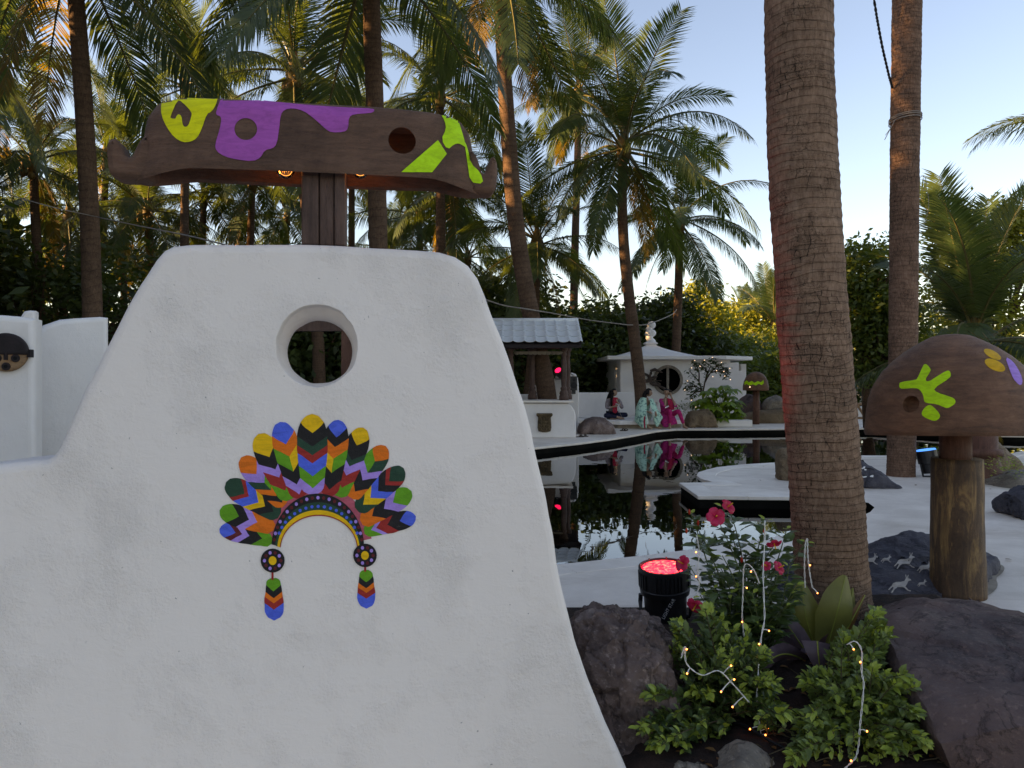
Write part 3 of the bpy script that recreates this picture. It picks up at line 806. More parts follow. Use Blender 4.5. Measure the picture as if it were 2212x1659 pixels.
# two glass bulbs with glowing filaments
M['filament'] = mat('filament', (1, 0.5, 0.15), None, emit=(1.0, 0.42, 0.08), estr=8)
def glassmat(name, tint=(1, 0.93, 0.85)):
    m, nt, b = newmat(name); nt.nodes.remove(b)
    gl = nt.nodes.new('ShaderNodeBsdfGlossy'); gl.inputs['Roughness'].default_value = 0.03
    t = nt.nodes.new('ShaderNodeBsdfTransparent'); t.inputs[0].default_value = (*tint, 1)
    fr = nt.nodes.new('ShaderNodeFresnel'); fr.inputs[0].default_value = 1.5
    mx = nt.nodes.new('ShaderNodeMixShader'); nt.links.new(fr.outputs[0], mx.inputs[0])
    nt.links.new(t.outputs[0], mx.inputs[1]); nt.links.new(gl.outputs[0], mx.inputs[2])
    nt.links.new(mx.outputs[0], nt.nodes['Material Output'].inputs[0]); return m
M['glass'] = glassmat('bulb_glass')
for px in (617, 778):
    q = FT.pix(px, 366, -0.04); c = FT.w(q.x, q.y, -0.04)
    mb = MB(); mb.ball(c, 0.031, 18, 12); mb.tube([c + Vector((0, 0, 0.03)), c + Vector((0, 0, 0.10))], [0.016, 0.018], 12)
    bulb = mb.build('light_bulb', M['glass'], trough, sm=True)
    mb = MB()
    for k in range(5):
        a = c + FT.U * (-0.016 + 0.008 * k); mb.tube([a + Vector((0, 0, -0.004)), a + FT.U * 0.004 + Vector((0, 0, 0.016)), a + FT.U * 0.008 + Vector((0, 0, -0.004))], 0.0016, 5)
    mb.build('filament', M['filament'], bulb)
    ld = bpy.data.lights.new('bulb_light', 'POINT'); ld.energy = 0.02; ld.color = (1, 0.42, 0.12); ld.shadow_soft_size = 0.03
    lo_ = bpy.data.objects.new('bulb_light', ld); link(lo_, bulb); lo_.location = c + Vector((0, 0, 0.0)) - wloc(bulb)
# painted patches
Z1 = lambda l: [Vector((219.4 + 0.4092 * x, 181 + 0.4092 * y)) for x, y in l]
bt = [bvh_of(tb)] + [bvh_of(o) for o in trough.children if o.name.startswith('lug')]
yel = Z1([(328, 76), (470, 68), (615, 72), (604, 115), (580, 150), (556, 160), (530, 240), (505, 288), (470, 308), (430, 310), (385, 285), (345, 230), (318, 170), (315, 115)])
yh = Z1([(402, 88), (425, 96), (478, 150), (474, 180), (458, 224), (440, 230), (428, 215), (424, 172), (408, 160), (396, 172), (392, 186), (370, 184), (363, 176)])
drape('paint_patch', [smooth_poly(yel, 1), smooth_poly(yh, 1)], bt, M['t_yellow'], trough, 8)['label'] = 'lemon yellow shield-shaped patch'
pur = Z1([(632, 74), (700, 74), (900, 95), (1060, 112), (1300, 128), (1438, 132), (1440, 148), (1420, 156), (1330, 162), (1305, 178), (1302, 240), (1280, 255), (1215, 258), (1185, 242), (1130, 190), (1070, 145), (1010, 130), (965, 138), (945, 165), (938, 240), (925, 320), (905, 342), (862, 350), (840, 392), (800, 410), (720, 402), (650, 385), (605, 355), (600, 320), (625, 240), (634, 190), (628, 172), (606, 165), (606, 145)])
drape('paint_patch', [smooth_poly(pur, 1), [Vector((219.4 + 0.4092 * p.x, 181 + 0.4092 * p.y)) for p in ell(762, 240, 60, 58, 26)]], bt, M['t_purple'], trough, 8)['label'] = 'purple patch with a round opening'
drape('paint_patch', [Z1([(1582, 466), (1775, 298), (1822, 370), (1745, 468)])], bt, M['t_lime'], trough, 8)['label'] = 'lime green bar'
drape('paint_patch', [smooth_poly(Z1([(1788, 158), (1862, 164), (1884, 200), (1906, 270), (1924, 340), (1906, 326), (1884, 315), (1860, 320), (1826, 350), (1792, 295), (1818, 240), (1812, 200)]), 1)], bt, M['t_lime'], trough, 5)['label'] = 'lime green hooked patch'
drape('paint_patch', [smooth_poly(Z1([(1912, 300), (1928, 330), (1948, 420), (2000, 470), (2018, 530), (1944, 520), (1930, 420)]), 1)], bt, M['t_lime'], trough, 5)['label'] = 'lime green patch over the right lug'

# ------------------------------------------------------------------ bluish white walls at the left, round mask
def plain_wall(name, label, tops, d0, d1, thick, r=0.05, zbot=-0.02, cat='wall', mat_='plaster_far', group=None):
    """tops: list of (px, py) along the upper edge; depth runs from d0 at the first to d1 at the last"""
    n = len(tops); pts = []
    a = P(tops[0][0], 815, d0); b = P(tops[-1][0], 815, d1)
    U = Vector((b.x - a.x, b.y - a.y, 0)); L_ = U.length; U.normalize(); W = Vector((-U.y, U.x, 0))
    fr = Frame((a.x, a.y, 0), math.atan2(U.y, U.x))
    q = [fr.pix(*p) for p in tops]
    lp = [Vector(p) for p in q] + [Vector((q[-1].x, zbot)), Vector((q[0].x, zbot))]
    mb = MB(); slab(mb, lp, thick, r, fr.w, seg=4)
    o = mb.build(name, M[mat_], None, sm=True)
    try: o.data.set_sharp_from_angle(angle=R(40))
    except Exception: pass
    return tag(o, label, cat, group), fr
lw1, fl1 = plain_wall('white_wall', 'bluish white wall carrying the round mask at the left edge of the photo', [(-300, 690), (-120, 684), (0, 680), (40, 683), (76, 688)], 5.9, 6.3, 0.3)
lw2, _ = plain_wall('white_wall', 'bluish white wall with a wavy top, right of the masked wall', [(60, 720), (80, 718), (95, 702), (130, 690), (165, 687), (200, 685), (218, 684), (235, 686)], 7.2, 7.6, 0.35)
lw3, _ = plain_wall('white_wall', 'small white block standing up behind the wall with the mask', [(44, 684), (52, 672), (64, 670), (77, 671)], 6.75, 6.8, 0.25, 0.03)
mc = fl1.pix(17, 762)
mask = thing('round_mask', 'round carved mask with dark cap hanging on bluish wall', 'mask', fl1.w(mc.x, mc.y, -0.01))
mr = 0.158
ci = lambda a0, a1, r_, n=24: [Vector((mc.x + r_ * math.cos(R(a0 + (a1 - a0) * i / n)), mc.y + r_ * math.sin(R(a0 + (a1 - a0) * i / n)))) for i in range(n + 1)]
M['mask_tan'] = woodmat('mask_tan', (0.16, 0.08, 0.04), (0.34, 0.19, 0.10), (0.42, 0.26, 0.15), (1, 1, 3))
M['mask_dark'] = woodmat('mask_dark', (0.010, 0.006, 0.006), (0.022, 0.013, 0.014), (0.04, 0.025, 0.025), (1, 1, 3))
mb = MB(); slab(mb, ci(-178, -2, mr * 0.97), 0.05, 0.015, lambda u, v, w_: fl1.w(u, v, w_ - 0.055)); mb.build('face', M['mask_tan'], mask, sm=True)
mb = MB(); slab(mb, ci(-6, 186, mr), 0.07, 0.02, lambda u, v, w_: fl1.w(u, v, w_ - 0.075)); mb.build('cap', M['mask_dark'], mask, sm=True)
for dx, dy in ((-0.062, -0.045), (0.065, -0.045), (0.0, -0.112)):
    mb = MB(); c = fl1.w(mc.x + dx, mc.y + dy, -0.055)
    mb.tube([c, c - fl1.W * 0.012], [0.033, 0.028], 20); e = mb.build('eye' if dy > -0.1 else 'mouth', M['mask_dark'], mask)
    mb = MB(); mb.tube([c - fl1.W * 0.011, c - fl1.W * 0.016], [0.016, 0.014], 16); mb.build('pupil', M['dark'], e)
mb = MB(); mb.box(fl1.w(mc.x, mc.y - 0.03, -0.062), (0.024, 0.02, 0.06)); mb.build('nose', M['mask_dark'], mask)
for sx in (-1, 1):
    mb = MB(); mb.box(fl1.w(mc.x + sx * (mr + 0.008), mc.y - 0.005, -0.04), (0.03, 0.05, 0.065)); mb.build('ear', M['mask_dark'], mask, bevel=0.004)
# ------------------------------------------------------------------ palms
def frond_mesh(name, L, e0, droop, nl, ll, hang, seed, mat_, fold=0.25, ragged=0.0):
    rn = random.Random(seed); ns = 18; pts = []; p = Vector((0, 0, 0)); tan = []
    side_bend = rn.uniform(-0.25, 0.25)
    for i in range(ns + 1):
        s = i / ns; a = R(e0 - droop * s ** 1.35); b_ = side_bend * s * s
        t = Vector((math.cos(a) * math.cos(b_), math.cos(a) * math.sin(b_), math.sin(a))); tan.append(t); pts.append(p.copy()); p = p + t * (L / ns)
    mb = MB(); mb.cur = 1
    mb.tube(pts, [max(0.006, 0.042 * (1 - i / ns) ** 0.8) * L / 4.2 for i in range(ns + 1)], 5)
    mb.cur = 0
    for i in range(nl):
        s = 0.16 + 0.84 * (i + rn.uniform(0.2, 0.8)) / nl
        x = s * ns; k = min(int(x), ns - 1); f = x - k
        base = pts[k].lerp(pts[k + 1], f); t = tan[k].lerp(tan[k + 1], f).normalized()
        Yv = Vector((0, 0, 1)).cross(t)
        Yv = Yv.normalized() if Yv.length > 0.05 else Vector((0, 1, 0))
        nrm = t.cross(Yv)
        for sd in (-1, 1):
            if rn.random() < ragged: continue
            l_ = ll * (math.sin(math.pi * (0.10 + 0.80 * s)) ** 0.7) * rn.uniform(0.86, 1.1)
            fw = 0.35 + 0.75 * s + rn.uniform(-0.06, 0.06)
            d0 = (Yv * sd + t * fw + nrm * (fold + rn.uniform(-0.08, 0.08))).normalized()
            g = Vector((0, 0, -1)) * hang * rn.uniform(0.6, 1.3)
            d1 = (d0 + g * 0.5).normalized(); d2 = (d0 + g * 1.5).normalized()
            wv = (t - d0 * t.dot(d0)).normalized() * (0.0155 * L / 4.2 + 0.004)
            p0 = base; p1 = p0 + d1 * l_ * 0.5; p2 = p1 + d2 * l_ * 0.5
            mb.add([p0 - wv * 0.5, p0 + wv * 0.5, p1 + wv, p1 - wv, p2 + wv * 0.1], [(0, 1, 2, 3), (3, 2, 4)])
    me = bpy.data.meshes.new(name); me.from_pydata(mb.v, [], mb.f)
    me.materials.append(mat_); me.materials.append(M['rachis'])
    me.polygons.foreach_set('material_index', mb.m)
    return me
FK = []   # (initial elevation, mesh) kinds, from the spear down to the skirt
for e0, dr, hg, fo in ((82, 22, 0.15, 0.45), (70, 55, 0.25, 0.35), (55, 75, 0.4, 0.3), (38, 80, 0.6, 0.25), (20, 75, 0.8, 0.2), (2, 62, 0.95, 0.15), (-18, 48, 0.9, 0.1), (-42, 32, 0.6, 0.1)):
    FK.append([frond_mesh('frond', 4.3, e0, dr, 92, 1.0, hg, e0 * 7 + j, M['frond'], fo) for j in range(2)])
FDRY = [frond_mesh('frond', 3.6, -55, 25, 60, 0.8, 0.5, 400 + j, M['frond_old'], 0.05, 0.15) for j in range(2)]

def trunk_pts(base, top, bow=Vector((0, 0, 0)), n=40):
    out = []
    for i in range(n + 1):
        t = i / n
        out.append(base.lerp(top, t) + bow * math.sin(math.pi * t) )
    return out
def palm(label, base, top, r0, r1, nf=18, scale=1.0, seed=0, bow=(0, 0, 0), nut=0, dry=1, fine=False, tilt=0.0, trunk_path=None, group='coconut palms', mat_=None, erect=0.0, name='coconut_palm'):
    rn = random.Random(seed * 131 + 7)
    base = Vector(base); top = Vector(top)
    root = thing(name, label, 'palm tree', base, group)
    pth = trunk_path if trunk_path else trunk_pts(base, top, Vector(bow), 40)
    if fine:
        pth2 = []; m_ = 7
        for a, b in zip(pth, pth[1:]):
            for j in range(m_): pth2.append(a.lerp(b, j / m_))
        pth = pth2 + [pth[-1]]
    n = len(pth); hgt = (top - base).length
    rad = []
    ph = rn.uniform(0, 9)
    for i in range(n):
        z = hgt * i / (n - 1)
        r_ = r0 + (r1 - r0) * (i / (n - 1)) + 0.35 * r0 * math.exp(-z / 0.28) * (0 if fine else 1)
        rad.append(r_)
    def wob(i, an):
        z = hgt * i / (n - 1)
        rings = ((z * 8.5 + 0.35 * noise.noise((math.cos(an), math.sin(an), z * 1.2 + ph)) * 2) % 1.0)
        return 1.0 + (0.030 if fine else 0.02) * (0.5 - rings) + 0.03 * noise.noise((math.cos(an) * 1.3, math.sin(an) * 1.3, z * 2.2 + ph)) + (0.02 * noise.noise((math.cos(an) * 6, math.sin(an) * 6, z * 9 + ph)) if fine else 0)
    mb = MB(); mb.tube(pth, rad, 56 if fine else 14, wob=wob)
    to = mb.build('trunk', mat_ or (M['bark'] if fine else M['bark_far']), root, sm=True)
    sg = 56 if fine else 14; ul = to.data.uv_layers.new(name='UVMap'); dat = np.zeros((len(to.data.loops), 2), dtype=np.float32)
    ii, kk = np.meshgrid(np.arange(n - 1), np.arange(sg), indexing='ij'); du = 2 * math.pi * r0 / sg; dv = hgt / (n - 1)
    q = np.stack([np.stack([kk * du, ii * dv], -1), np.stack([(kk + 1) * du, ii * dv], -1), np.stack([(kk + 1) * du, (ii + 1) * dv], -1), np.stack([kk * du, (ii + 1) * dv], -1)], 2).reshape(-1, 2)
    dat[:len(q)] = q; ul.data.foreach_set('uv', dat.ravel())
    if nf:
        ga = rn.uniform(0, 6.28)
        for i in range(nf):
            t = (i + 0.5) / nf
            k = min(len(FK) - 1, int((t ** (0.9 + erect)) * len(FK) * (1.0 - 0.35 * erect)))
            me = rn.choice(FK[k])
            o = bpy.data.objects.new('frond', me); link(o, root)
            o.location = top - base + Vector((0, 0, rn.uniform(-0.12, 0.18)))
            o.rotation_euler = (rn.uniform(-0.3, 0.3), rn.uniform(-0.1, 0.1) + tilt, ga + i * 2.39996 + rn.uniform(-0.25, 0.25))
            s_ = scale * rn.uniform(0.86, 1.1); o.scale = (s_, s_, s_)
        for i in range(dry):
            o = bpy.data.objects.new('frond', rn.choice(FDRY)); link(o, root)
            o.location = top - base; o.rotation_euler = (0, rn.uniform(-0.1, 0.25), rn.uniform(0, 6.28)); o.scale = (scale * 0.9,) * 3
            o['label'] = 'dry brown hanging frond'
        # fibrous heart of the crown
        mb = MB(); mb.lathe(top + Vector((0, 0, -0.5)), [(r1 * 0.9, 0), (r1 * 1.5, 0.25), (r1 * 1.7, 0.5), (r1 * 1.1, 0.8), (r1 * 0.3, 1.15)], 10)
        mb.build('crown_heart', M['frond_old'], root, sm=True)
        for i in range(nut):
            a = rn.uniform(0, 6.28) if nut > 7 else 3.9 + rn.uniform(-0.7, 1.6)
            mb = MB(); mb.ball(top + Vector((math.cos(a) * rn.uniform(0.28, 0.42), math.sin(a) * rn.uniform(0.28, 0.42), rn.uniform(-0.55, -0.15))), (0.12, 0.12, 0.15), 10, 7)
            mb.build('coconut', M['coconut'], root, sm=True)
    return root

def lerp_path(ks, n=40):
    ks = [Vector(k) for k in ks]; out = []
    m = len(ks) - 1
    for i in range(n + 1):
        x = i / n * m; k = min(int(x), m - 1); f = x - k
        p0, p1, p2, p3 = ks[max(k - 1, 0)], ks[k], ks[k + 1], ks[min(k + 2, m)]
        out.append(0.5 * ((2 * p1) + (p2 - p0) * f + (2 * p0 - 5 * p1 + 4 * p2 - p3) * f * f + (3 * p1 - p0 - 3 * p2 + p3) * f ** 3))
    return out
def gpalm(label, path_px, d0, d1, r0, r1, **kw):
    """path_px from the foot up; depth d0 at the foot, d1 at the crown"""
    m = len(path_px) - 1
    ks = [P(x, y, d0 + (d1 - d0) * i / m) for i, (x, y) in enumerate(path_px)]
    pth = lerp_path(ks)
    return palm(label, pth[0], pth[-1], r0, r1, trunk_path=pth, **kw)

# foreground trunk
gpalm('thick cracked palm trunk rising from the planting bed in front of the pool', [(1803, 1330), (1797, 1240), (1785, 1080), (1768, 860), (1752, 640), (1738, 420), (1729, 210), (1724, 0), (1722, -400), (1726, -1200), (1735, -2700)], 4.3, 4.3, 0.198, 0.175, seed=1, fine=True, nf=9, dry=0)
gpalm('tall palm trunk behind the nearest mushroom, rope tied round it', [(1946, 1028), (1948, 900), (1951, 700), (1953, 500), (1955, 300), (1958, 100), (1962, -150), (1978, -950)], 11.7, 11.4, 0.20, 0.205, seed=2, fine=True, mat_=M['bark_dark'], nf=9, dry=0)
gpalm('leaning palm that grows up through the tiled pavilion', [(1192, 944), (1178, 830), (1160, 745), (1141, 650), (1122, 540), (1108, 420), (1099, 300), (1092, 200), (1086, 100), (1082, 0), (1080, -70)], 20.4, 20.0, 0.26, 0.17, seed=3, nf=20, scale=1.1, dry=2)
gpalm('slender curved palm standing right behind the seated women', [(1388, 915), (1384, 850), (1372, 740), (1360, 650), (1350, 560), (1345, 480), (1344, 400), (1348, 320)], 23.9, 24.0, 0.20, 0.14, seed=4, nf=24, scale=1.06, dry=2)
gpalm('palm with a round open crown behind the white shrine', [(1458, 830), (1461, 740), (1465, 640), (1467, 560), (1468, 480)], 32.5, 32.0, 0.2, 0.15, seed=9, nf=18, scale=0.95, dry=2)
gpalm('short palm with upright fronds right of the tall white wall', [(1142, 860), (1150, 760), (1156, 640), (1160, 528)], 27.5, 27.0, 0.2, 0.15, seed=6, nf=20, scale=0.86, dry=2, nut=5)
gpalm('tall straight palm trunk seen right of the trough post', [(822, 900), (817, 530), (812, 300), (806, 120), (802, 0), (800, -130)], 13.2, 13.0, 0.165, 0.14, seed=23, nf=20, scale=1.02, dry=0)
gpalm('palm with a wide crown and coconuts above the wooden trough', [(693, 905), (689, 800), (686, 720), (670, 520), (648, 330), (636, 160)], 22.5, 22.0, 0.19, 0.15, seed=8, nf=24, scale=1.0, nut=9, dry=1)
gpalm('tall leaning palm trunk at far left behind the masked wall', [(204, 960), (200, 690), (194, 480), (184, 280), (172, 100), (164, 0), (154, -130)], 13.8, 13.4, 0.175, 0.13, seed=29, nf=20, scale=1.0, dry=2)
gpalm('palm with upright low crown behind the nearest mushroom', [(2108, 960), (2106, 860), (2104, 745)], 18.6, 18.4, 0.22, 0.2, seed=10, nf=18, scale=0.93, erect=0.75, dry=2)
gpalm('palm whose frond tips enter at the right edge of the photo', [(2470, 980), (2440, 640), (2400, 300)], 24.5, 24.0, 0.18, 0.14, seed=21, nf=16, dry=0)
# the grove at the left and behind
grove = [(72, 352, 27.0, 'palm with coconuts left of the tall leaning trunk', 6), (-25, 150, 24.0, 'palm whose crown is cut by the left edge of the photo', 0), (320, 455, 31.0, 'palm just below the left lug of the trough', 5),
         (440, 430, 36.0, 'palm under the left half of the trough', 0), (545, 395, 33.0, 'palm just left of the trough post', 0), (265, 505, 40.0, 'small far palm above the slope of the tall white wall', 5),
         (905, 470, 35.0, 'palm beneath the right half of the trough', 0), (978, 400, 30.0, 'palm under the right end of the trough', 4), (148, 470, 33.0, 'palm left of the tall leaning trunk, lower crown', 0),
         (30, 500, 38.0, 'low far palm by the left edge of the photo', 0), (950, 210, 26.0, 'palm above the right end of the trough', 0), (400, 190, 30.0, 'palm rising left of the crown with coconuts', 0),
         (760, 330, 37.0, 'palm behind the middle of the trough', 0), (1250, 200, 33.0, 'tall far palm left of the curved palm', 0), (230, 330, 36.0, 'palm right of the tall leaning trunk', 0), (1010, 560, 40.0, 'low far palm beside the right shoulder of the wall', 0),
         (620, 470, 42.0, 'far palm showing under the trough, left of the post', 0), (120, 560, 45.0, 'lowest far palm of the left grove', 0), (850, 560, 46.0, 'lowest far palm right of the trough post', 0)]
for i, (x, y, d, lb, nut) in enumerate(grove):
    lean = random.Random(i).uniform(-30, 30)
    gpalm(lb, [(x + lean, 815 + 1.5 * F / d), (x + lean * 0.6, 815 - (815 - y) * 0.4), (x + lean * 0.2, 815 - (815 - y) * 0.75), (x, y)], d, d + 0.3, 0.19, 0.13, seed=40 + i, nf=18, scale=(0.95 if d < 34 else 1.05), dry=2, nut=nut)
# unseen palms added beyond the left edge to help shade the court
for i, (x, y, h) in enumerate(((-13.5, 8, 9.0), (-17, 3, 9.5), (-14.5, -2, 9))):
    palm('added shade palm, unseen beyond the left edge', (x, y, 0), (x + 0.6, y + 0.3, h), 0.19, 0.14, nf=20, seed=80 + i, dry=2, scale=1.1)
# far sunlit palms above the wood
for i, (x, y, d, sc_, lb) in enumerate(((1672, 712, 60, 1.25, 'golden sunlit palm in the wood beside the thick trunk'), (1600, 672, 95, 0.8, 'tiny palm on the skyline, first from the left'), (1628, 668, 100, 0.8, 'tiny palm on the skyline, second from the left'),
                                  (1654, 664, 90, 0.85, 'tiny palm on the skyline beside the thick trunk'))):
    gpalm(lb, [(x, 815 + 1.5 * F / d), (x, 780), (x, y)], d, d, 0.22, 0.18, seed=100 + i, nf=16, scale=sc_, dry=0, erect=0.5, group='sunlit palms of the far wood')

# ------------------------------------------------------------------ broadleaf trees and hedges
def leaf_cloud(rs, blobs, n, size, flat=0.35):
    """blobs: list of (centre, radii); returns quads (n*4,3)"""
    out = []
    vol = np.array([b[1][0] * b[1][1] * b[1][2] for b in blobs]) ** 0.67; vol = vol / vol.sum()
    for (c, r_), f in zip(blobs, vol):
        m = int(n * f) + 1
        nc = max(10, m // 34)
        u = rs.normal(size=(nc, 3)); u /= np.linalg.norm(u, axis=1)[:, None]
        rad = rs.uniform(0.45, 1.0, nc) ** 0.5
        lump = 1.0 + 0.16 * np.sin(u[:, 0] * 5 + c[0]) * np.cos(u[:, 1] * 4 + c[1]) + 0.12 * np.sin(u[:, 2] * 7 + u[:, 0] * 3)
        cc = u * (rad * lump)[:, None] * np.array(r_) + np.array(c)
        idx = rs.integers(0, nc, m)
        spread = size * 2.6
        p = cc[idx] + rs.normal(size=(m, 3)) * spread * np.array([1, 1, 0.7])
        d = rs.normal(size=(m, 3)); d[:, 2] *= 0.6; d /= np.linalg.norm(d, axis=1)[:, None]
        e = rs.normal(size=(m, 3)); e -= d * (e * d).sum(1)[:, None]; e /= np.linalg.norm(e, axis=1)[:, None]
        s_ = size * rs.uniform(0.6, 1.25, m)[:, None]
        q = np.stack([p - d * s_, p + e * s_ * 0.48, p + d * s_, p - e * s_ * 0.48], axis=1)
        out.append(q.reshape(-1, 3))
    v = np.concatenate(out)
    return v
def leafy(name, label, cat, foot, blobs, n, size, mat_, seed, r0=0.14, group=None, trunks=None):
    rs = np.random.default_rng(seed)
    foot = Vector(foot)
    root = thing(name, label, cat, foot, group)
    v = leaf_cloud(rs, [(tuple(c), r_) for c, r_ in blobs], n, size)
    v = v.reshape(-1, 4, 3); v = v[v[:, :, 2].min(1) > -0.01].reshape(-1, 3)
    quads_obj('crown', v, mat_, root)
    mb = MB()
    rn = random.Random(seed)
    for c, r_ in blobs:
        c = Vector(c)
        mid = foot.lerp(c, 0.55) + Vector((rn.uniform(-.2, .2), rn.uniform(-.2, .2), 0))
        mb.tube([foot, foot.lerp(mid, 0.5) + Vector((rn.uniform(-.08, .08), 0, 0.1)), mid, c], [r0, r0 * 0.75, r0 * 0.5, r0 * 0.2], 7)
        for k in range(5):
            e = c + Vector((rn.uniform(-.7, .7) * r_[0], rn.uniform(-.7, .7) * r_[1], rn.uniform(-.2, .8) * r_[2]))
            mb.tube([mid, mid.lerp(e, 0.5) + Vector((0, 0, 0.1)), e], [r0 * 0.35, r0 * 0.22, r0 * 0.08], 5)
    mb.build('trunk', M['bark_far'], root, sm=True)
    return root
def B(px, py, d, rx, ry, rz):           # a blob of leaves: centre in the photo and half sizes in metres
    return (P(px, py, d), (rx, ry, rz))
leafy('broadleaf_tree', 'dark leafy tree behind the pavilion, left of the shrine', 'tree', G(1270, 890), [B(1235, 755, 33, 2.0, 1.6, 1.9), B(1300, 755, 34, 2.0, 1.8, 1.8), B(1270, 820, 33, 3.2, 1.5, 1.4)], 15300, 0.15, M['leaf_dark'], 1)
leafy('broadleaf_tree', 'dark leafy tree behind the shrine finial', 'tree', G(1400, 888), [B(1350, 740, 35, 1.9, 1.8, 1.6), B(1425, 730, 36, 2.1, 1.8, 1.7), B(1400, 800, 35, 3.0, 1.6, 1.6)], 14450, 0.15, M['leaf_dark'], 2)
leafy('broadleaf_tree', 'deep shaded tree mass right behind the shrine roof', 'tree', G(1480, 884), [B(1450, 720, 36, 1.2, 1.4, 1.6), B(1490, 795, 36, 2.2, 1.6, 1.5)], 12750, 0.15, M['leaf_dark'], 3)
leafy('broadleaf_tree', 'fresh green low tree behind the stepped shrine wall', 'tree', G(1575, 880), [B(1540, 790, 39, 1.8, 1.5, 1.1), B(1612, 772, 40, 1.2, 1.3, 1.1), B(1590, 815, 38, 2.6, 1.5, 1.2)], 8500, 0.14, M['leaf_mid'], 4)
leafy('broadleaf_tree', 'dark bush right of the distant mushroom', 'bush', G(1670, 890), [B(1672, 825, 31, 1.3, 1.2, 1.1), B(1640, 850, 32, 2.0, 1.2, 1.0), B(1705, 790, 33, 1.0, 1.0, 1.2)], 7000, 0.13, M['leaf_mid'], 5)
leafy('broadleaf_tree', 'bright sunlit tree left in the far clearing', 'tree', G(1510, 862), [B(1500, 690, 54, 1.9, 1.8, 2.4), B(1525, 740, 55, 2.2, 2, 2.0)], 6500, 0.2, M['leaf_sun_tint'], 6, group='sunlit trees of the far clearing')
leafy('broadleaf_tree', 'broad flat-topped sunlit tree in the far clearing', 'tree', G(1610, 855), [B(1580, 700, 62, 3.2, 2.5, 1.2), B(1640, 690, 64, 3.4, 2.5, 1.3), B(1605, 735, 62, 4.0, 2.5, 1.7)], 9000, 0.2, M['leaf_sun_tint'], 7, group='sunlit trees of the far clearing')
leafy('broadleaf_tree', 'yellow sunlit bush beside the thick trunk', 'bush', G(1665, 862), [B(1660, 770, 50, 2.0, 1.6, 1.8), B(1690, 800, 48, 1.8, 1.6, 1.8), B(1640, 800, 49, 1.6, 1.4, 1.2)], 6500, 0.17, M['leaf_sun_tint'], 8, group='sunlit trees of the far clearing')
leafy('broadleaf_tree', 'dark rounded tree between the thick trunk and the roped palm', 'tree', G(1875, 925), [B(1872, 590, 22.5, 0.95, 0.9, 0.95), B(1862, 660, 22.5, 1.1, 0.9, 1.1), B(1905, 700, 22.5, 1.2, 0.9, 1.3), B(1870, 760, 22.5, 1.2, 0.8, 1.0)], 14450, 0.095, M['leaf_mid'], 9)
leafy('vine_covered_tree', 'vine-covered tree behind the upright palm, sunlight put into its leaf colour', 'tree', G(2120, 915), [B(2075, 560, 25.5, 1.1, 1.1, 1.6), B(2140, 520, 26, 1.4, 1.2, 1.2), B(2215, 530, 26, 1.5, 1.2, 1.4), B(2070, 690, 25.5, 1.3, 1.0, 1.6), B(2180, 680, 26, 1.8, 1.2, 2.0)], 15000, 0.11, M['leaf_sun_tint'], 10)
leafy('broadleaf_tree', 'dark shrubbery along the far bank behind the white frame', 'bush', G(1960, 905), [B(1900, 850, 34, 2.4, 1.2, 1.3), B(1990, 830, 35, 2.4, 1.4, 1.8), B(2080, 840, 33, 2.2, 1.2, 1.4), B(2180, 830, 33, 2.4, 1.2, 1.6)], 8000, 0.15, M['leaf_dark'], 11)
leafy('broadleaf_tree', 'dark undergrowth at the foot of the left grove', 'bush', G(120, 915), [B(40, 680, 26, 2.6, 1.5, 2.2), B(150, 690, 27, 2.6, 1.5, 2.2), B(265, 665, 26, 2.2, 1.5, 2.3), B(-60, 690, 26, 2.2, 1.5, 2.2)], 9000, 0.15, M['leaf_dark'], 12)
leafy('broadleaf_tree', 'dark thicket seen through the round hole of the white wall', 'bush', G(690, 925), [B(560, 740, 24, 2.2, 1.4, 2.6), B(690, 740, 24, 2.2, 1.4, 2.4), B(830, 740, 25, 2.2, 1.4, 2.6), B(690, 790, 26, 3.5, 1.2, 2.0)], 20000, 0.16, M['leaf_dark'], 13)
leafy('broadleaf_tree', 'dark undergrowth behind the right shoulder of the tall white wall', 'bush', G(1090, 900), [B(980, 740, 31, 2.4, 1.4, 2.4), B(1090, 720, 31, 2.2, 1.4, 2.6), B(1165, 760, 30, 1.6, 1.3, 2.2)], 12750, 0.15, M['leaf_dark'], 14)
leafy('broadleaf_tree', 'dark hedge trees beyond the left grove', 'tree', G(300, 885), [B(60, 700, 46, 5, 2, 3.5), B(300, 690, 48, 5, 2, 3.5), B(560, 700, 48, 5, 2, 3.5), B(820, 690, 48, 5, 2, 3.5), B(1040, 700, 48, 4, 2, 3.5)], 16000, 0.26, M['leaf_dark'], 15, r0=0.3)
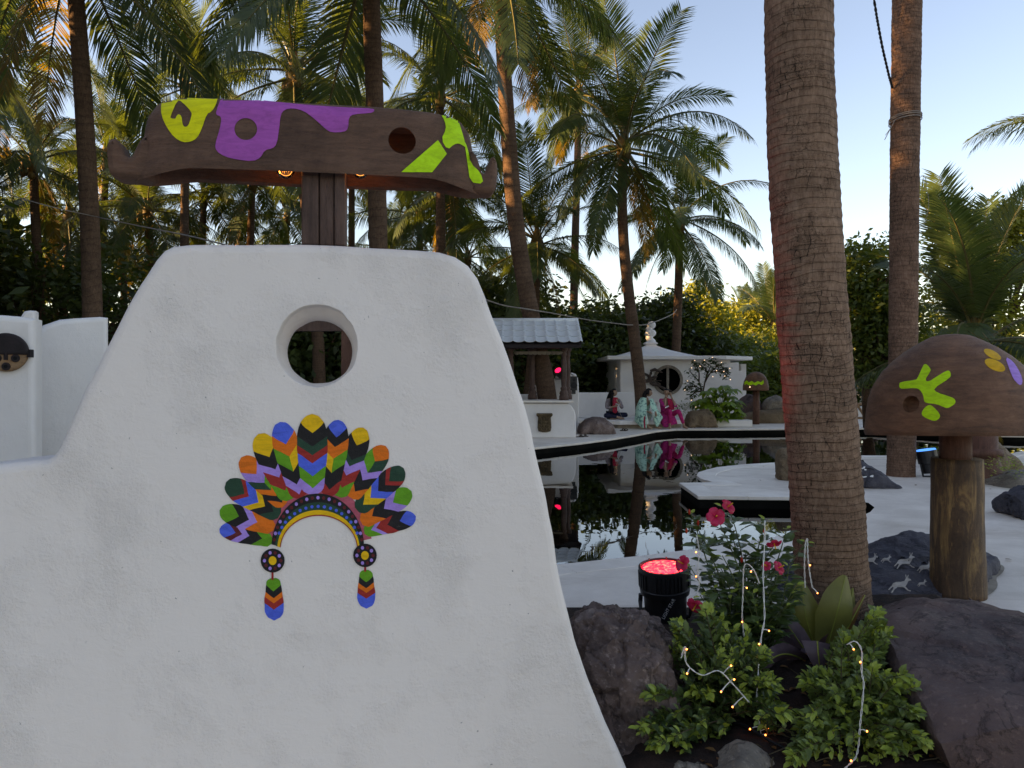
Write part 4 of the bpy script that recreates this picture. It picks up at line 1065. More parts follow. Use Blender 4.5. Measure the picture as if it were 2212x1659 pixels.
# unseen trees added left of the court to block the low sun
for i, (x, y, h) in enumerate(((-13, -9, 8.5), (-14.5, -4, 9), (-15.5, 1, 9.5), (-16, 5.5, 10), (-16.5, 10, 10.5), (-17, 14.5, 10.5), (-18, 19, 11), (-20, 24, 10), (-22, 29, 9), (-25, 34, 7.0))):
    leafy('broadleaf_tree', 'added leafy shade tree, unseen beyond the left edge', 'tree', (x, y, 0), [(Vector((x, y, h * 0.62)), (2.6, 3.2, h * 0.38)), (Vector((x + 0.5, y, h * 0.3)), (2.2, 3.0, h * 0.3))], 9000, 0.25, M['leaf_dark'], 60 + i, group='added shade trees beyond the left edge')
for i, (x, y, h) in enumerate(((-10.5, 1, 6.5), (-11, 5, 7), (-12, 9, 7.5), (-13.5, 13, 8), (-15.5, 17.5, 8.5), (-18.5, 22, 9))):  # second unseen row, added to keep sun patches off the trunks
    leafy('broadleaf_tree', 'added leafy shade tree, unseen between the left edge and the grove', 'tree', (x, y, 0), [(Vector((x, y, h * 0.62)), (1.6, 2.6, h * 0.38)), (Vector((x, y, h * 0.3)), (1.5, 2.5, h * 0.3))], 8000, 0.24, M['leaf_dark'], 120 + i, group='added shade trees beyond the left edge')
# distant wood that closes the horizon
rs = np.random.default_rng(77)
bl = []
for k in range(150):
    a = rs.uniform(-0.95, 0.95); d = rs.uniform(105, 150)
    bl.append(((math.sin(a) * d, math.cos(a) * d, rs.uniform(1, 4)), (rs.uniform(4, 8), 4, rs.uniform(3, 6.5))))
v = leaf_cloud(rs, bl, 26000, 0.75)
tag(quads_obj('distant_wood', v, M['leaf_sun_tint']), 'distant wood closing the horizon behind the garden', 'wood', kind='stuff')
# ------------------------------------------------------------------ tiled pavilion with counter
dp = 19.3
Xp = lambda px, d: (px - CX) / F * d
pav = thing('pavilion', 'small open pavilion with pale tiled roof and turned wooden columns across the pool', 'pavilion', (1.0, 19.3, 0))
# counter
fc = Frame((0, 19.0, 0), 0.0)
cx1 = Xp(1243, 19.0)
lp = [(-0.9, 0.0), (Xp(1244, 19.0), 0.0), (Xp(1244, 19.0), 0.55), (Xp(1241, 19.0), 0.68), (Xp(1234, 19.0), 0.80), (Xp(1228, 19.0), 0.86), (-0.9, 0.86)]
mb = MB(); slab(mb, lp, 1.15, 0.03, fc.w, seg=3)
mb.build('counter', M['plaster_far'], pav, sm=False)
mb = MB(); mb.box(((-0.92 + cx1 - 0.06) / 2, 19.5, 0.90), (cx1 + 0.86, 1.2, 0.05)); mb.build('counter_top', M['coping'], pav, bevel=0.008)
# stone relief on the counter
M['relief'] = rockmat('relief_stone', (0.05, 0.03, 0.014), (0.115, 0.075, 0.038), (0.19, 0.13, 0.075), 9)
q = fc.pix(1176, 913); rl = thing('stone_relief', 'carved brown stone relief shaped like a vase, set on the counter front', 'relief', fc.w(q.x, q.y, 0))
lp = [(-0.19, 0.235), (0.19, 0.235), (0.195, 0.17), (0.155, 0.13), (0.165, 0.0), (0.17, -0.12), (0.15, -0.21), (0.05, -0.235), (-0.05, -0.235), (-0.15, -0.21), (-0.17, -0.12), (-0.165, 0.0), (-0.155, 0.13), (-0.195, 0.17)]
mb = MB(); slab(mb, [(q.x + x, q.y + y) for x, y in lp], 0.07, 0.02, lambda u, v, w_: fc.w(u, v, w_ - 0.06)); mb.build('plaque', M['relief'], rl, sm=True)
rn = random.Random(5)
for k in range(16):
    x = -0.1 + 0.2 * ((k % 4) / 3) + rn.uniform(-.01, .01); y = 0.09 - 0.08 * (k // 4)
    mb = MB(); mb.ball(fc.w(q.x + x, q.y + y, -0.062), (0.032, 0.02, 0.038), 8, 6); mb.build('boss', M['relief'], rl, sm=True)
mb = MB(); mb.box(fc.w(q.x, q.y + 0.2, -0.07), (0.40, 0.05, 0.05)); mb.build('rim', M['relief'], rl, bevel=0.012)
# columns
colprof = [(0.12, 0.0), (0.12, 0.10), (0.10, 0.13), (0.115, 0.17), (0.095, 0.22), (0.07, 0.25), (0.085, 0.28), (0.085, 0.31), (0.062, 0.34), (0.072, 0.55), (0.078, 0.75), (0.066, 1.0), (0.056, 1.1), (0.075, 1.13), (0.075, 1.16), (0.055, 1.2), (0.10, 1.27), (0.11, 1.33)]
for x, y in ((Xp(1218, 19.35), 19.35), (Xp(1218, 20.0) + 0.1, 20.05), (Xp(1150, 20.0), 20.05), (Xp(1112, 19.35) - 0.1, 19.35)):
    mb = MB(); mb.lathe((x, y, 0.925), colprof, 14); mb.build('column', M['wood_post'], pav, sm=True)
# beams and carved eave boards
x0, x1 = -0.75, 1.72
for y in (19.35, 20.05):
    mb = MB(); mb.box(((x0 + x1 - 0.3) / 2, y, 2.29), (x1 - x0 - 0.3, 0.12, 0.11)); mb.build('beam', M['wood_post'], pav)
ye, yr, yb, ze, zr = 18.75, 20.0, 21.1, 2.33, 2.95
mb = MB(); mb.box(((x0 + x1) / 2, ye + 0.06, ze - 0.06), (x1 - x0 - 0.05, 0.03, 0.1)); mb.build('eave_board', M['mask_dark'], pav)
for k in range(11):
    cxk = 0.12 + k * 0.115
    lp = [Vector((cxk + 0.056 * math.cos(a), 2.10 - 0.035 * abs(math.sin(a)) ** 0.7)) for a in [math.pi * i / 8 for i in range(9)]]
    lp = [Vector((cxk - 0.056, 2.15)), Vector((cxk + 0.056, 2.15))] + lp[::1]
    mb = MB(); q_, tr_ = tess([lp]); n0 = len(q_)
    mb.add([(p.x, 19.30, p.y) for p in q_] + [(p.x, 19.32, p.y) for p in q_], tr_ + [(c + n0, b_ + n0, a + n0) for a, b_, c in tr_] + [(i, (i + 1) % n0, n0 + (i + 1) % n0, n0 + i) for i in range(n0)])
    mb.build('scallop', M['rock_grey'], pav)
# roof: tiles one by one
M['tile'] = mat('roof_tile', (0.74, 0.78, 0.80), (0.56, 0.60, 0.62), rough=0.45, scale=1.5, bump=0.1, bscale=30, detail=9)
rows, cols = 4, 9; tw = (x1 - x0) / cols
sl_len = math.hypot(yr - ye, zr - ze); tl = sl_len / rows; ang = math.atan2(zr - ze, yr - ye)
def tile_mesh():
    mb = MB(); ns = 12; nl = 3; top = []; L_ = tl * 1.16
    prof = []
    for i in range(ns + 1):
        t = i / ns
        prof.append((t * tw * 1.02, 0.028 * (0.5 - 0.5 * math.cos(2 * math.pi * min(1, max(0, (t - 0.62) / 0.38)))) if t > 0.62 else -0.010 * math.sin(math.pi * t / 0.62)))
    vs_ = []
    for j in range(nl + 1):
        for layer in (0.014, 0.0):
            vs_ += [(x, j / nl * L_, z + layer + 0.022 * (1 - j / nl)) for x, z in prof]
    w2 = 2 * (ns + 1); f = []
    for j in range(nl):
        for i in range(ns):
            a = j * w2 + i; b_ = a + ns + 1
            f += [(a, a + 1, a + 1 + w2, a + w2), (b_ + 1, b_, b_ + w2, b_ + 1 + w2)]
    for i in range(ns): f.append((i + ns + 1, i + ns + 2, i + 1, i))
    for j in range(nl):
        a = j * w2; f.append((a, a + w2, a + w2 + ns + 1, a + ns + 1)); a += ns; f.append((a + ns + 1, a + w2 + ns + 1, a + w2, a))
    mb.add(vs_, f)
    me = bpy.data.meshes.new('tile'); me.from_pydata(mb.v, [], mb.f); me.materials.append(M['tile']); return me
tm = tile_mesh(); smooth(tm)
try: tm.set_sharp_from_angle(angle=R(50))
except Exception: pass
mb = MB(); mb.add([(x0 + 0.02, ye + 0.03, ze - 0.02), (x1 - 0.02, ye + 0.03, ze - 0.02), (x1 - 0.02, yr, zr - 0.02), (x0 + 0.02, yr, zr - 0.02), (x1 - 0.02, yb, ze + 0.05), (x0 + 0.02, yb, ze + 0.05)],
                  [(0, 1, 2, 3), (3, 2, 4, 5), (1, 0, 5, 4), (1, 4, 2), (0, 3, 5)])
rf = mb.build('roof', M['mask_dark'], pav)
rn = random.Random(9)
for r_ in range(rows):
    for c_ in range(cols):
        o = bpy.data.objects.new('tile', tm); link(o, rf)
        s_ = r_ * tl
        o.location = Vector((x0 + c_ * tw, ye + s_ * math.cos(ang), ze + s_ * math.sin(ang) + 0.012)) - wloc(rf)
        o.rotation_euler = (ang + rn.uniform(-.01, .01), rn.uniform(-.008, .008), rn.uniform(-.006, .006))
mb = MB(); mb.tube([(x0, yr, zr + 0.03), (x1, yr, zr + 0.03)], 0.06, 10); mb.build('ridge', M['tile'], rf, sm=True)

# white walls round the terrace
plain_wall('white_wall', 'low white wall behind the pavilion columns', [(1100, 853), (1120, 852), (1180, 852), (1246, 852)], 21.8, 21.8, 0.25, 0.03)
plain_wall('white_wall', 'little white pillar behind the leaning palm', [(1147, 862), (1151, 834), (1153, 832), (1163, 832), (1165, 834), (1169, 862)], 21.3, 21.3, 0.2, 0.03)
plain_wall('white_wall', 'stepped white wall with rounded top that carries the loudspeaker', [(1160, 828), (1195, 827), (1199, 818), (1203, 810), (1208, 808), (1212, 810), (1216, 812), (1222, 807), (1236, 805), (1244, 808), (1248, 816), (1250, 828), (1250.5, 845)], 21.0, 21.0, 0.3, 0.03)
plain_wall('white_wall', 'long low white wall behind the cross-legged person', [(1240, 848), (1300, 848), (1370, 847.5), (1392, 847.5), (1397, 856), (1402, 868), (1406, 876)], 24.6, 25.2, 0.3, 0.03)
# stage lamp with pink lens and loudspeaker
M['pink_glow'] = mat('pink_glow', (0.9, 0.05, 0.25), None, emit=(1.0, 0.02, 0.12), estr=0.7)
lc = P(1209, 806, 20.8); st = thing('stage_lamp', 'black stage lamp with glowing pink lens behind a pavilion column', 'lamp', lc)
ax = Vector((-0.35, -0.55, 0.55)).normalized()
mb = MB(); mb.tube([lc + ax * -0.12, lc + ax * 0.0, lc + ax * 0.12], [0.09, 0.12, 0.13], 16); mb.build('housing', M['black'], st, sm=False)
mb = MB(); mb.tube([lc + ax * 0.121, lc + ax * 0.135], [0.09, 0.075], 16); mb.build('lens', M['pink_glow'], st)
mb = MB(); mb.tube([lc + Vector((-0.13, 0, 0.02)), lc + Vector((-0.12, 0.02, -0.16)), lc + Vector((0.12, 0.02, -0.16)), lc + Vector((0.13, 0, 0.02))], 0.012, 6); mb.build('bracket', M['black'], st)
sc0 = P(1235, 828, 20.85); sp = thing('loudspeaker', 'small black loudspeaker fixed to the rounded white wall', 'speaker', sc0)
mb = MB(); mb.box(sc0, (0.28, 0.2, 0.38)); cab = mb.build('cabinet', M['black'], sp, bevel=0.01)
for z, r_ in ((-0.05, 0.085), (0.10, 0.045)):
    mb = MB(); mb.tube([sc0 + Vector((0.06, -0.10, z)), sc0 + Vector((0.06, -0.108, z))], [r_, r_ * 0.85], 16); mb.build('cone', M['cable'], sp)
mb = MB(); mb.box(sc0 + Vector((0.05, 0.0, -0.24)), (0.1, 0.08, 0.1)); mb.build('bracket', M['black'], sp)
mb = MB(); mb.tube([P(1222, 812, 20.8), P(1230, 806, 20.75), P(1238, 810, 20.75), P(1237, 819, 20.8)], 0.012, 5); tag(mb.build('speaker_cable', M['cable']), 'black cable looping over the rounded white wall to the loudspeaker', 'cable')

# ------------------------------------------------------------------ white shrine with pointed roof
dt = 27.6
sh = thing('shrine', 'white shrine with pointed roof, knobbly finial and round window across the pool', 'building', (6, 28, 0))
ft = Frame((0, dt, 0), 0.0)
xl, xr = Xp(1340, dt), Xp(1578, dt); zr_ = ft.pix(1400, 777).y
wc = ft.pix(1443, 821); wr = 0.47
mb = MB(); slab(mb, [(xl, -0.02), (xr, -0.02), (xr, zr_), (xl, zr_)], 0.25, 0.02, ft.w, holes=[ell(wc.x, wc.y, wr, wr, 40)], seg=3)
mb.build('wall', M['plaster_far'], sh)
for (a, b_, c, d_) in ((xl, xl + 0.2, dt + 0.25, dt + 4.0), (xr - 0.2, xr, dt + 0.25, dt + 4.0), (xl, xr, dt + 4.0, dt + 4.2)):
    mb = MB(); mb.box(((a + b_) / 2, (c + d_) / 2, zr_ / 2), (b_ - a, d_ - c, zr_)); mb.build('wall', M['plaster_far'], sh)
mb = MB(); mb.box(((xl + xr) / 2, dt + 0.7, zr_ / 2), (xr - xl - 0.5, 0.05, zr_ - 0.1)); mb.build('shade_board', M['dark'], sh)  # black board stands in for the shade inside the shrine
# window ring and mullion
mb = MB(); n = 40; rings = [(wr + 0.06, -0.05), (wr + 0.07, 0.0), (wr - 0.035, 0.02), (wr - 0.035, -0.045)]
vs_ = [ft.w(wc.x + r_ * math.cos(2 * math.pi * k / n), wc.y + r_ * math.sin(2 * math.pi * k / n), w_) for r_, w_ in rings for k in range(n)]
mb.add(vs_, [(j * n + k, j * n + (k + 1) % n, ((j + 1) % 4) * n + (k + 1) % n, ((j + 1) % 4) * n + k) for j in range(4) for k in range(n)])
win = mb.build('window', M['rock_grey'], sh)
mb = MB(); mb.box(ft.w(wc.x, wc.y, 0.06), (0.085, 0.08, 2 * wr)); mb.build('mullion', M['rock_grey'], win)
mb = MB(); mb.tube([ft.w(wc.x, wc.y, 0.12), ft.w(wc.x, wc.y, 0.125)], wr, 40); mb.build('shade_disc', mat('painted_shade', (0.003, 0.003, 0.003), None, rough=0.9, spec=0.02), win)  # matte black disc paints in the shade of the open window
# roof slab, pointed roof, finial
pz = zr_
mb = MB(); lp = [(Xp(1312, dt - 0.5), dt - 0.5), (Xp(1570, dt - 0.5), dt - 0.45), (Xp(1626, dt + 0.8), dt + 0.8), (xr + 0.9, dt + 4.6), (xl - 0.4, dt + 4.6)]
k = len(lp); mb.add([(x, y, z) for z in (pz, pz + 0.13) for x, y in lp], [tuple(range(k - 1, -1, -1)), tuple(range(k, 2 * k))] + [(i, (i + 1) % k, k + (i + 1) % k, k + i) for i in range(k)])
mb.build('roof_slab', M['plaster_far'], sh, bevel=0.02)
ap = P(1405, 745, dt + 1.6); zt_ = ap.z
mb = MB(); nn = 4; prof = []
hx = 1.62
for r_, z in ((1.0, 0.0), (0.72, 0.12), (0.45, 0.25), (0.25, 0.37), (0.14, 0.46), (0.12, 0.5), (0.17, 0.55), (0.08, 0.66)): prof.append((hx * r_, z))
zbase = pz + 0.131; scz = (zt_ - zbase) / 0.5
vs_ = []; 
for r_, z in prof:
    for sx, sy in ((-1, -1), (1, -1), (1, 1), (-1, 1)): vs_.append((ap.x + sx * r_ * 0.92, ap.y + sy * r_ * 0.92, zbase + z * scz))
m_ = len(prof); mb.add(vs_, [(j * 4 + k, j * 4 + (k + 1) % 4, (j + 1) * 4 + (k + 1) % 4, (j + 1) * 4 + k) for j in range(m_ - 1) for k in range(4)] + [tuple((m_ - 1) * 4 + k for k in range(4))])
rf2 = mb.build('roof', M['plaster_far'], sh)
rn = random.Random(2); z = zbase + 0.6 * scz; k = 0
zend = P(1404, 690, dt + 1.6).z
while z < zend - 0.05:
    r_ = 0.20 - 0.03 * (k % 2) + rn.uniform(-.015, .015)
    mb = MB(); 
    for j in range(3):
        a = rn.uniform(0, 6.28); mb.ball((ap.x + 0.05 * math.cos(a), ap.y + 0.05 * math.sin(a), z + rn.uniform(-.03, .03)), (r_ * 0.8, r_ * 0.8, r_ * 0.7), 10, 7)
    mb.build('finial_stone', M['plaster_far'], rf2, sm=True); z += 0.165; k += 1
# stepped wing on the right
mb = MB(); lp = [ft.pix(1576, 777), ft.pix(1597, 783), ft.pix(1597, 800), ft.pix(1611, 801), ft.pix(1611, 831), ft.pix(1606, 832), ft.pix(1606, 860)]
lp = [ft.pix(1576, 783), ft.pix(1597, 783), ft.pix(1597, 801), ft.pix(1611, 801), ft.pix(1611, 830), ft.pix(1607, 832), ft.pix(1607, 865)]
lp = lp + [Vector((lp[-1].x, -0.02)), Vector((lp[0].x + 0.004, -0.02))]
lp[0].x += 0.004
slab(mb, lp, 0.3, 0.015, lambda u, v, w_: ft.w(u, v, w_ + 0.05), seg=2); mb.build('stepped_wall', M['plaster_far'], sh)
mb = MB(); mb.box((Xp(1600, dt + 1.5), dt + 2.4, 1.0), (0.2, 2.5, 2.0)); mb.build('side_wall', M['plaster_far'], sh)
# driftwood hung beside the window
M['drift'] = woodmat('driftwood', (0.03, 0.02, 0.015), (0.075, 0.05, 0.04), (0.14, 0.10, 0.08), (2, 2, 2))
rn = random.Random(12); dr = P(1402, 815, dt - 0.18)
mb = MB()
for k in range(6):
    a = dr + Vector((rn.uniform(-.15, .15), 0, rn.uniform(-.25, .1)))
    pts_ = [a]
    for j in range(5): pts_.append(pts_[-1] + Vector((rn.uniform(-.18, .24), rn.uniform(-.04, .04), rn.uniform(-.12, .17))))
    mb.tube(pts_, [0.05, 0.06, 0.045, 0.05, 0.03, 0.015], 7)
mb.tube([dr + Vector((-.35, 0, -.18)), dr + Vector((0, 0, -.12)), dr + Vector((.3, 0, -.25))], [0.04, 0.07, 0.03], 8)
mb.tube([dr + Vector((0.05, 0, .22)), dr + Vector((.2, 0, .28)), dr + Vector((.48, 0, .17))], [0.05, 0.06, 0.02], 8)
tag(mb.build('driftwood', M['drift'], None, sm=True), 'gnarled driftwood hung on the shrine wall left of its window', 'driftwood')
# ledge in front of the shrine
plain_wall('white_wall', 'low white ledge at the foot of the shrine, left of the leafy bush', [(1420, 869), (1460, 868.5), (1500, 868), (1536, 867.5)], 26.2, 26.2, 0.3, 0.02)

# ------------------------------------------------------------------ terrace the people sit on
mb = MB()
tl_ = [G(1338, 927).xy, G(1470, 926.5).xy, Vector((5.6, 25.0)), Vector((2.6, 25.0))]
zt0 = 0.235
a0 = P(1338, 911, 22.4); b0 = P(1472, 911, 22.9)
lp = [Vector((a0.x, 22.35)), Vector((b0.x, 22.75)), Vector((b0.x + 0.3, 24.9)), Vector((1.7, 24.9)), Vector((1.75, 23.3))]
k = len(lp); mb.add([(p.x, p.y, z) for z in (zt0 - 0.12, zt0) for p in lp], [tuple(range(k - 1, -1, -1)), tuple(range(k, 2 * k))] + [(i, (i + 1) % k, k + (i + 1) % k, k + i) for i in range(k)])
ter = tag(mb.build('terrace', M['plaster_far'], None, bevel=0.015), kind='structure')
mb = MB(); mb.add([(p.x * 1.0 + (0.0), p.y + 0.22, z) for z in (0.0, zt0 - 0.118) for p in lp], [tuple(range(k - 1, -1, -1)), tuple(range(k, 2 * k))] + [(i, (i + 1) % k, k + (i + 1) % k, k + i) for i in range(k)])
mb.build('terrace_riser', M['cement'], ter)

# ------------------------------------------------------------------ mushroom by the shrine
def patchmat(n): return M[n]
fm = P(1633, 915, 24.6)
mu = thing('wooden_mushroom', 'distant wooden mushroom with a jagged lime stripe, by the shrine', 'sculpture', (fm.x, fm.y, 0))
zc = P(1633, 843, 24.6).z; hc_ = P(1633, 803, 24.6).z - zc
mb = MB(); mb.lathe((fm.x, fm.y, zc), [(0.30, 0.06), (0.395, -0.005), (0.405, 0.02), (0.40, 0.14 * 1), (0.37, 0.28), (0.31, 0.42), (0.22, 0.52), (0.12, hc_ - 0.02), (0.03, hc_)], 28, wob=lambda a, z: 1 + 0.02 * math.sin(3 * a)); cap = mb.build('cap', M['wood'], mu, sm=True)
mb = MB(); mb.tube([(fm.x, fm.y, 0), (fm.x + 0.01, fm.y, 0.5), (fm.x, fm.y, zc + 0.08)], [0.11, 0.10, 0.11], 14); mb.build('stem', M['wood_red'], mu, sm=True)
bc = [bvh_of(cap)]
zz = [(1608, 826), (1613, 822), (1618, 826), (1624, 823), (1630, 827), (1637, 823), (1643, 826), (1649, 821), (1650, 828), (1645, 832), (1639, 829), (1633, 833), (1626, 830), (1619, 833), (1613, 829), (1609, 832)]
drape('paint_patch', [[Vector(p) for p in zz]], bc, M['t_lime'], mu, 4, 0.006)
mb = MB(); mb.ball(P(1620, 836, 24.22), 0.012, 8, 6); mb.build('lamp', mat('warm_spot', (1, 0.9, 0.8), None, emit=(1, 0.9, 0.75), estr=1.5), mu)

# ------------------------------------------------------------------ rocks
def rock(name, label, pts, mat_, seed, amp=0.06, cuts=4, fr=2.2, group=None, cat='rock', rough=0.35, sm=True, facet=0.35):
    bm = bmesh.new()
    for p in pts: bm.verts.new(p)
    r_ = bmesh.ops.convex_hull(bm, input=bm.verts[:])
    bmesh.ops.delete(bm, geom=[g for g in r_['geom_interior'] if isinstance(g, bmesh.types.BMVert)], context='VERTS')
    loose = [v for v in bm.verts if not v.link_faces]
    bmesh.ops.delete(bm, geom=loose, context='VERTS')
    bmesh.ops.triangulate(bm, faces=bm.faces)
    sz = max((Vector(a) - Vector(b)).length for a in pts for b in pts)
    for _ in range(6):
        es = [e for e in bm.edges if e.calc_length() > sz / 9]
        if not es: break
        bmesh.ops.subdivide_edges(bm, edges=es, cuts=1); bmesh.ops.triangulate(bm, faces=bm.faces)
    for _ in range(2): bmesh.ops.smooth_vert(bm, verts=bm.verts, factor=0.35, use_axis_x=True, use_axis_y=True, use_axis_z=True)
    for _ in range(5):
        es = [e for e in bm.edges if e.calc_length() > sz / (14 * cuts / 2)]
        if not es: break
        bmesh.ops.subdivide_edges(bm, edges=es, cuts=1); bmesh.ops.triangulate(bm, faces=bm.faces)
    bmesh.ops.recalc_face_normals(bm, faces=bm.faces); bm.normal_update()
    k = fr / sz * 2; off = Vector((seed * 3.7, seed * 1.3, 0))
    new = []
    for v in bm.verts:
        q = v.co * k + off
        vd, vp = noise.voronoi(q * 1.6)
        fac = 0.55 * noise.noise(vp[0] * 5.3) + 0.35 * min(0.0, (vd[1] - vd[0]) - 0.10) * 4 * 0.6
        d = fac * facet + noise.noise(q) * 0.8 + noise.ridged_multi_fractal(q * 1.3, 0.9, 2.1, 5, 0.9, 2.0, noise_basis='PERLIN_ORIGINAL') * 0.25 - 0.25 + noise.noise(q * 4) * rough + noise.noise(q * 10) * rough * 0.45 + noise.noise(q * 23) * rough * 0.2
        new.append(v.co + v.normal * d * amp)
    for v, c in zip(bm.verts, new): v.co = c
    cen = sum((Vector(p) for p in pts), Vector()) / len(pts); zmin = min(p[2] for p in pts); cen.z = zmin
    for v in bm.verts: v.co -= cen
    bmesh.ops.recalc_face_normals(bm, faces=bm.faces)
    me = bpy.data.meshes.new(name); bm.to_mesh(me); bm.free(); me.materials.append(mat_)
    if sm:
        smooth(me)
        try: me.set_sharp_from_angle(angle=R(38))
        except Exception: pass
    o = bpy.data.objects.new(name, me); link(o); o.location = cen
    return tag(o, label, cat, group)
def boxrock(name, label, x0, y0, x1, y1, d, dep, mat_, seed, amp=0.05, shape=None, **kw):
    """a boulder filling the pixel box at depth d"""
    rn = random.Random(seed); pts = []
    prof = shape or [(0, 0), (0.05, 0.45), (0.2, 0.85), (0.45, 1.0), (0.7, 0.9), (0.93, 0.5), (1, 0)]
    for u, v in prof:
        for dd, sc_ in ((-dep * 0.5, 0.72), (-dep * 0.15, 1.0), (dep * 0.25, 0.97), (dep * 0.5, 0.6)):
            q = P(x0 + (x1 - x0) * u, y1, d); q2 = P(x0 + (x1 - x0) * u, y1 - (y1 - y0) * v * sc_, d)
            cx_ = P((x0 + x1) / 2, y1, d).x
            pts.append(Vector((cx_ + (q2.x - cx_) * (0.8 + 0.2 * sc_), d + dd + rn.uniform(-.05, .05) * dep, q2.z)))
    return rock(name, label, pts, mat_, seed, amp, **kw)
boxrock('boulder', 'dark mottled boulder beside the white counter', 1247, 899, 1330, 936, 20.6, 0.8, M['rock_brown'], 31, 0.04)
boxrock('boulder', 'square brown boulder right of the seated person in pink', 1478, 884, 1546, 922, 23.2, 0.8, M['rock_tan'], 32, 0.05, [(0, 0), (0.12, 0.75), (0.25, 0.95), (0.75, 1.0), (0.95, 0.6), (1, 0)])
boxrock('boulder', 'dark boulder behind the distant mushroom stem', 1592, 850, 1648, 908, 26.2, 1.0, M['rock_purple'], 33, 0.06)
boxrock('boulder', 'rounded grey boulder on the brown ledge by the thick trunk', 1644, 853, 1712, 892, 25.8, 0.9, M['rock_grey'], 34, 0.05)
boxrock('boulder', 'low brown rock ledge behind the distant mushroom stem', 1600, 880, 1790, 917, 25.3, 0.7, M['rock_tan'], 35, 0.06, [(0, 0), (0.03, 0.7), (0.3, 0.85), (0.6, 1), (0.97, 0.9), (1, 0)])
mb = MB(); a_ = P(1448 + 97, 911, 23.9); mb.box((Xp(1582, 23.6), 23.6, 0.10), (Xp(1620, 23.6) - Xp(1544, 23.6), 0.5, 0.20)); tag(mb.build('planter', M['plaster_far'], None, bevel=0.02), 'low white planter edge under the big-leaved bush', 'planter')
# standing stone on the jetty
boxrock('standing_stone', 'tan standing stone on the jetty behind the thick trunk', 1678, 967, 1742, 1036, 11.3, 0.3, M['rock_tan'], 36, 0.02, [(0, 0), (0.0, 0.8), (0.06, 0.97), (0.5, 1.0), (0.95, 0.9), (1, 0)])
r8 = boxrock('boulder', 'sloping dark rock with white marks between the thick trunk and roped palm', 1800, 978, 1922, 1046, 10.8, 0.9, M['rock_blue'], 37, 0.03, [(0, 0), (0.05, 0.8), (0.3, 1.0), (0.6, 0.55), (0.85, 0.2), (1, 0)])
bv = [bvh_of(r8)]
rn = random.Random(4)
for k in range(14):
    cx_, cy_ = 1838 + rn.uniform(6, 48), 0
    cy_ = 1008 + rn.uniform(-8, 26)
    if cy_ < 990 + (cx_ - 1835) * 0.6: continue
    drape('white_mark', [[Vector(p) for p in ell(cx_, cy_, rn.uniform(2.5, 5), rn.uniform(1.2, 2), 7, rn.uniform(-.5, .3))]], bv, M['white_paint'], r8, 3, 0.004)
boxrock('boulder', 'tan pyramid-shaped boulder behind the wooden stump', 1985, 932, 2205, 1046, 12.6, 1.4, M['rock_tan'], 38, 0.05, [(0, 0), (0.15, 0.3), (0.5, 0.95), (0.62, 1.0), (0.75, 0.65), (1, 0)])
boxrock('boulder', 'grey boulder with string lights at the right edge', 2120, 1016, 2330, 1056, 10.8, 0.9, M['rock_grey'], 39, 0.05)
boxrock('boulder', 'black angular rock at the right edge on the deck', 2176, 1046, 2290, 1120, 8.3, 0.6, M['rock_blue'], 40, 0.05, [(0, 0.15), (0.0, 0.75), (0.25, 0.85), (0.6, 1.0), (0.95, 0.9), (1, 0)])

# ------------------------------------------------------------------ near mushroom
c_m = P(2060, 937, 5.3)
mush = thing('wooden_mushroom', 'large dark wooden mushroom with painted lime branch shape, nearest the camera', 'sculpture', (c_m.x, c_m.y, 0))
k = 5.3 / F
prof = [(100, 20), (160, 4), (174, -3), (177, 4), (176, 18), (173, 41), (166, 77), (154, 109), (137, 137), (113, 162), (91, 180), (71, 193), (52, 204), (38, 211), (20, 214.5), (4, 215)]
prof2 = []
for a, b_ in zip(prof, prof[1:]):
    for j in range(3): prof2.append((a[0] + (b_[0] - a[0]) * j / 3, a[1] + (b_[1] - a[1]) * j / 3))
prof2.append(prof[-1])
rotc = Matrix.Rotation(R(-3.6), 3, 'X')
mb = MB(); mb.lathe((c_m.x, c_m.y, c_m.z), [(r_ * k, z * k) for r_, z in prof2], 72, rot=rotc,
                    wob=lambda a, z: 1 + 0.012 * noise.noise((math.cos(a) * 2, math.sin(a) * 2, z * 5)) + 0.004 * noise.noise((math.cos(a) * 9, math.sin(a) * 9, z * 22)))
cap = mb.build('cap', M['wood'], mush, sm=True, merge=True)
cm = MB(); dq = (P(1967, 873, 1.0) - Vector((0, 0, CZ))).normalized(); hh = bvh_of(cap).ray_cast(Vector((0, 0, CZ)), dq)
hq = hh[0]; dirh = hh[1] if hh[1].dot(dq) > 0 else -hh[1]
cm.tube([hq - dirh * 0.12, hq + dirh * 0.055], 0.056, 32); co = cm.build('cut', M['wood'], merge=True)
md = cap.modifiers.new('b', 'BOOLEAN'); md.object = co; md.operation = 'DIFFERENCE'; md.solver = 'EXACT'; apply_mods(cap); bpy.data.objects.remove(co)
smooth(cap.data)
try: cap.data.set_sharp_from_angle(angle=R(40))
except Exception: pass
z0, z1 = P(0, 990, 5.3).z, c_m.z + 0.1
mb = MB(); xs = P(2064, 960, 5.3).x
mb.tube([(xs, 5.3, z0 - 0.05), (xs, 5.3, z0 + 0.05), (xs, 5.3, z1)], [0.102, 0.1, 0.1], 24); mb.build('neck', M['wood_red'], mush, sm=True)
mb = MB(); xs = P(2066, 1100, 5.3).x
nn = 24
mb.tube([(xs + 0.012 * (1 - i / nn), 5.3, z0 * i / nn) for i in range(nn + 1)], [0.172 - 0.012 * i / nn for i in range(nn + 1)], 40,
        wob=lambda i, a: 1 + 0.03 * noise.noise((math.cos(a) * 1.5, math.sin(a) * 1.5, i * 0.12)) + 0.02 * noise.noise((math.cos(a) * 7, math.sin(a) * 7, i * 0.3)))
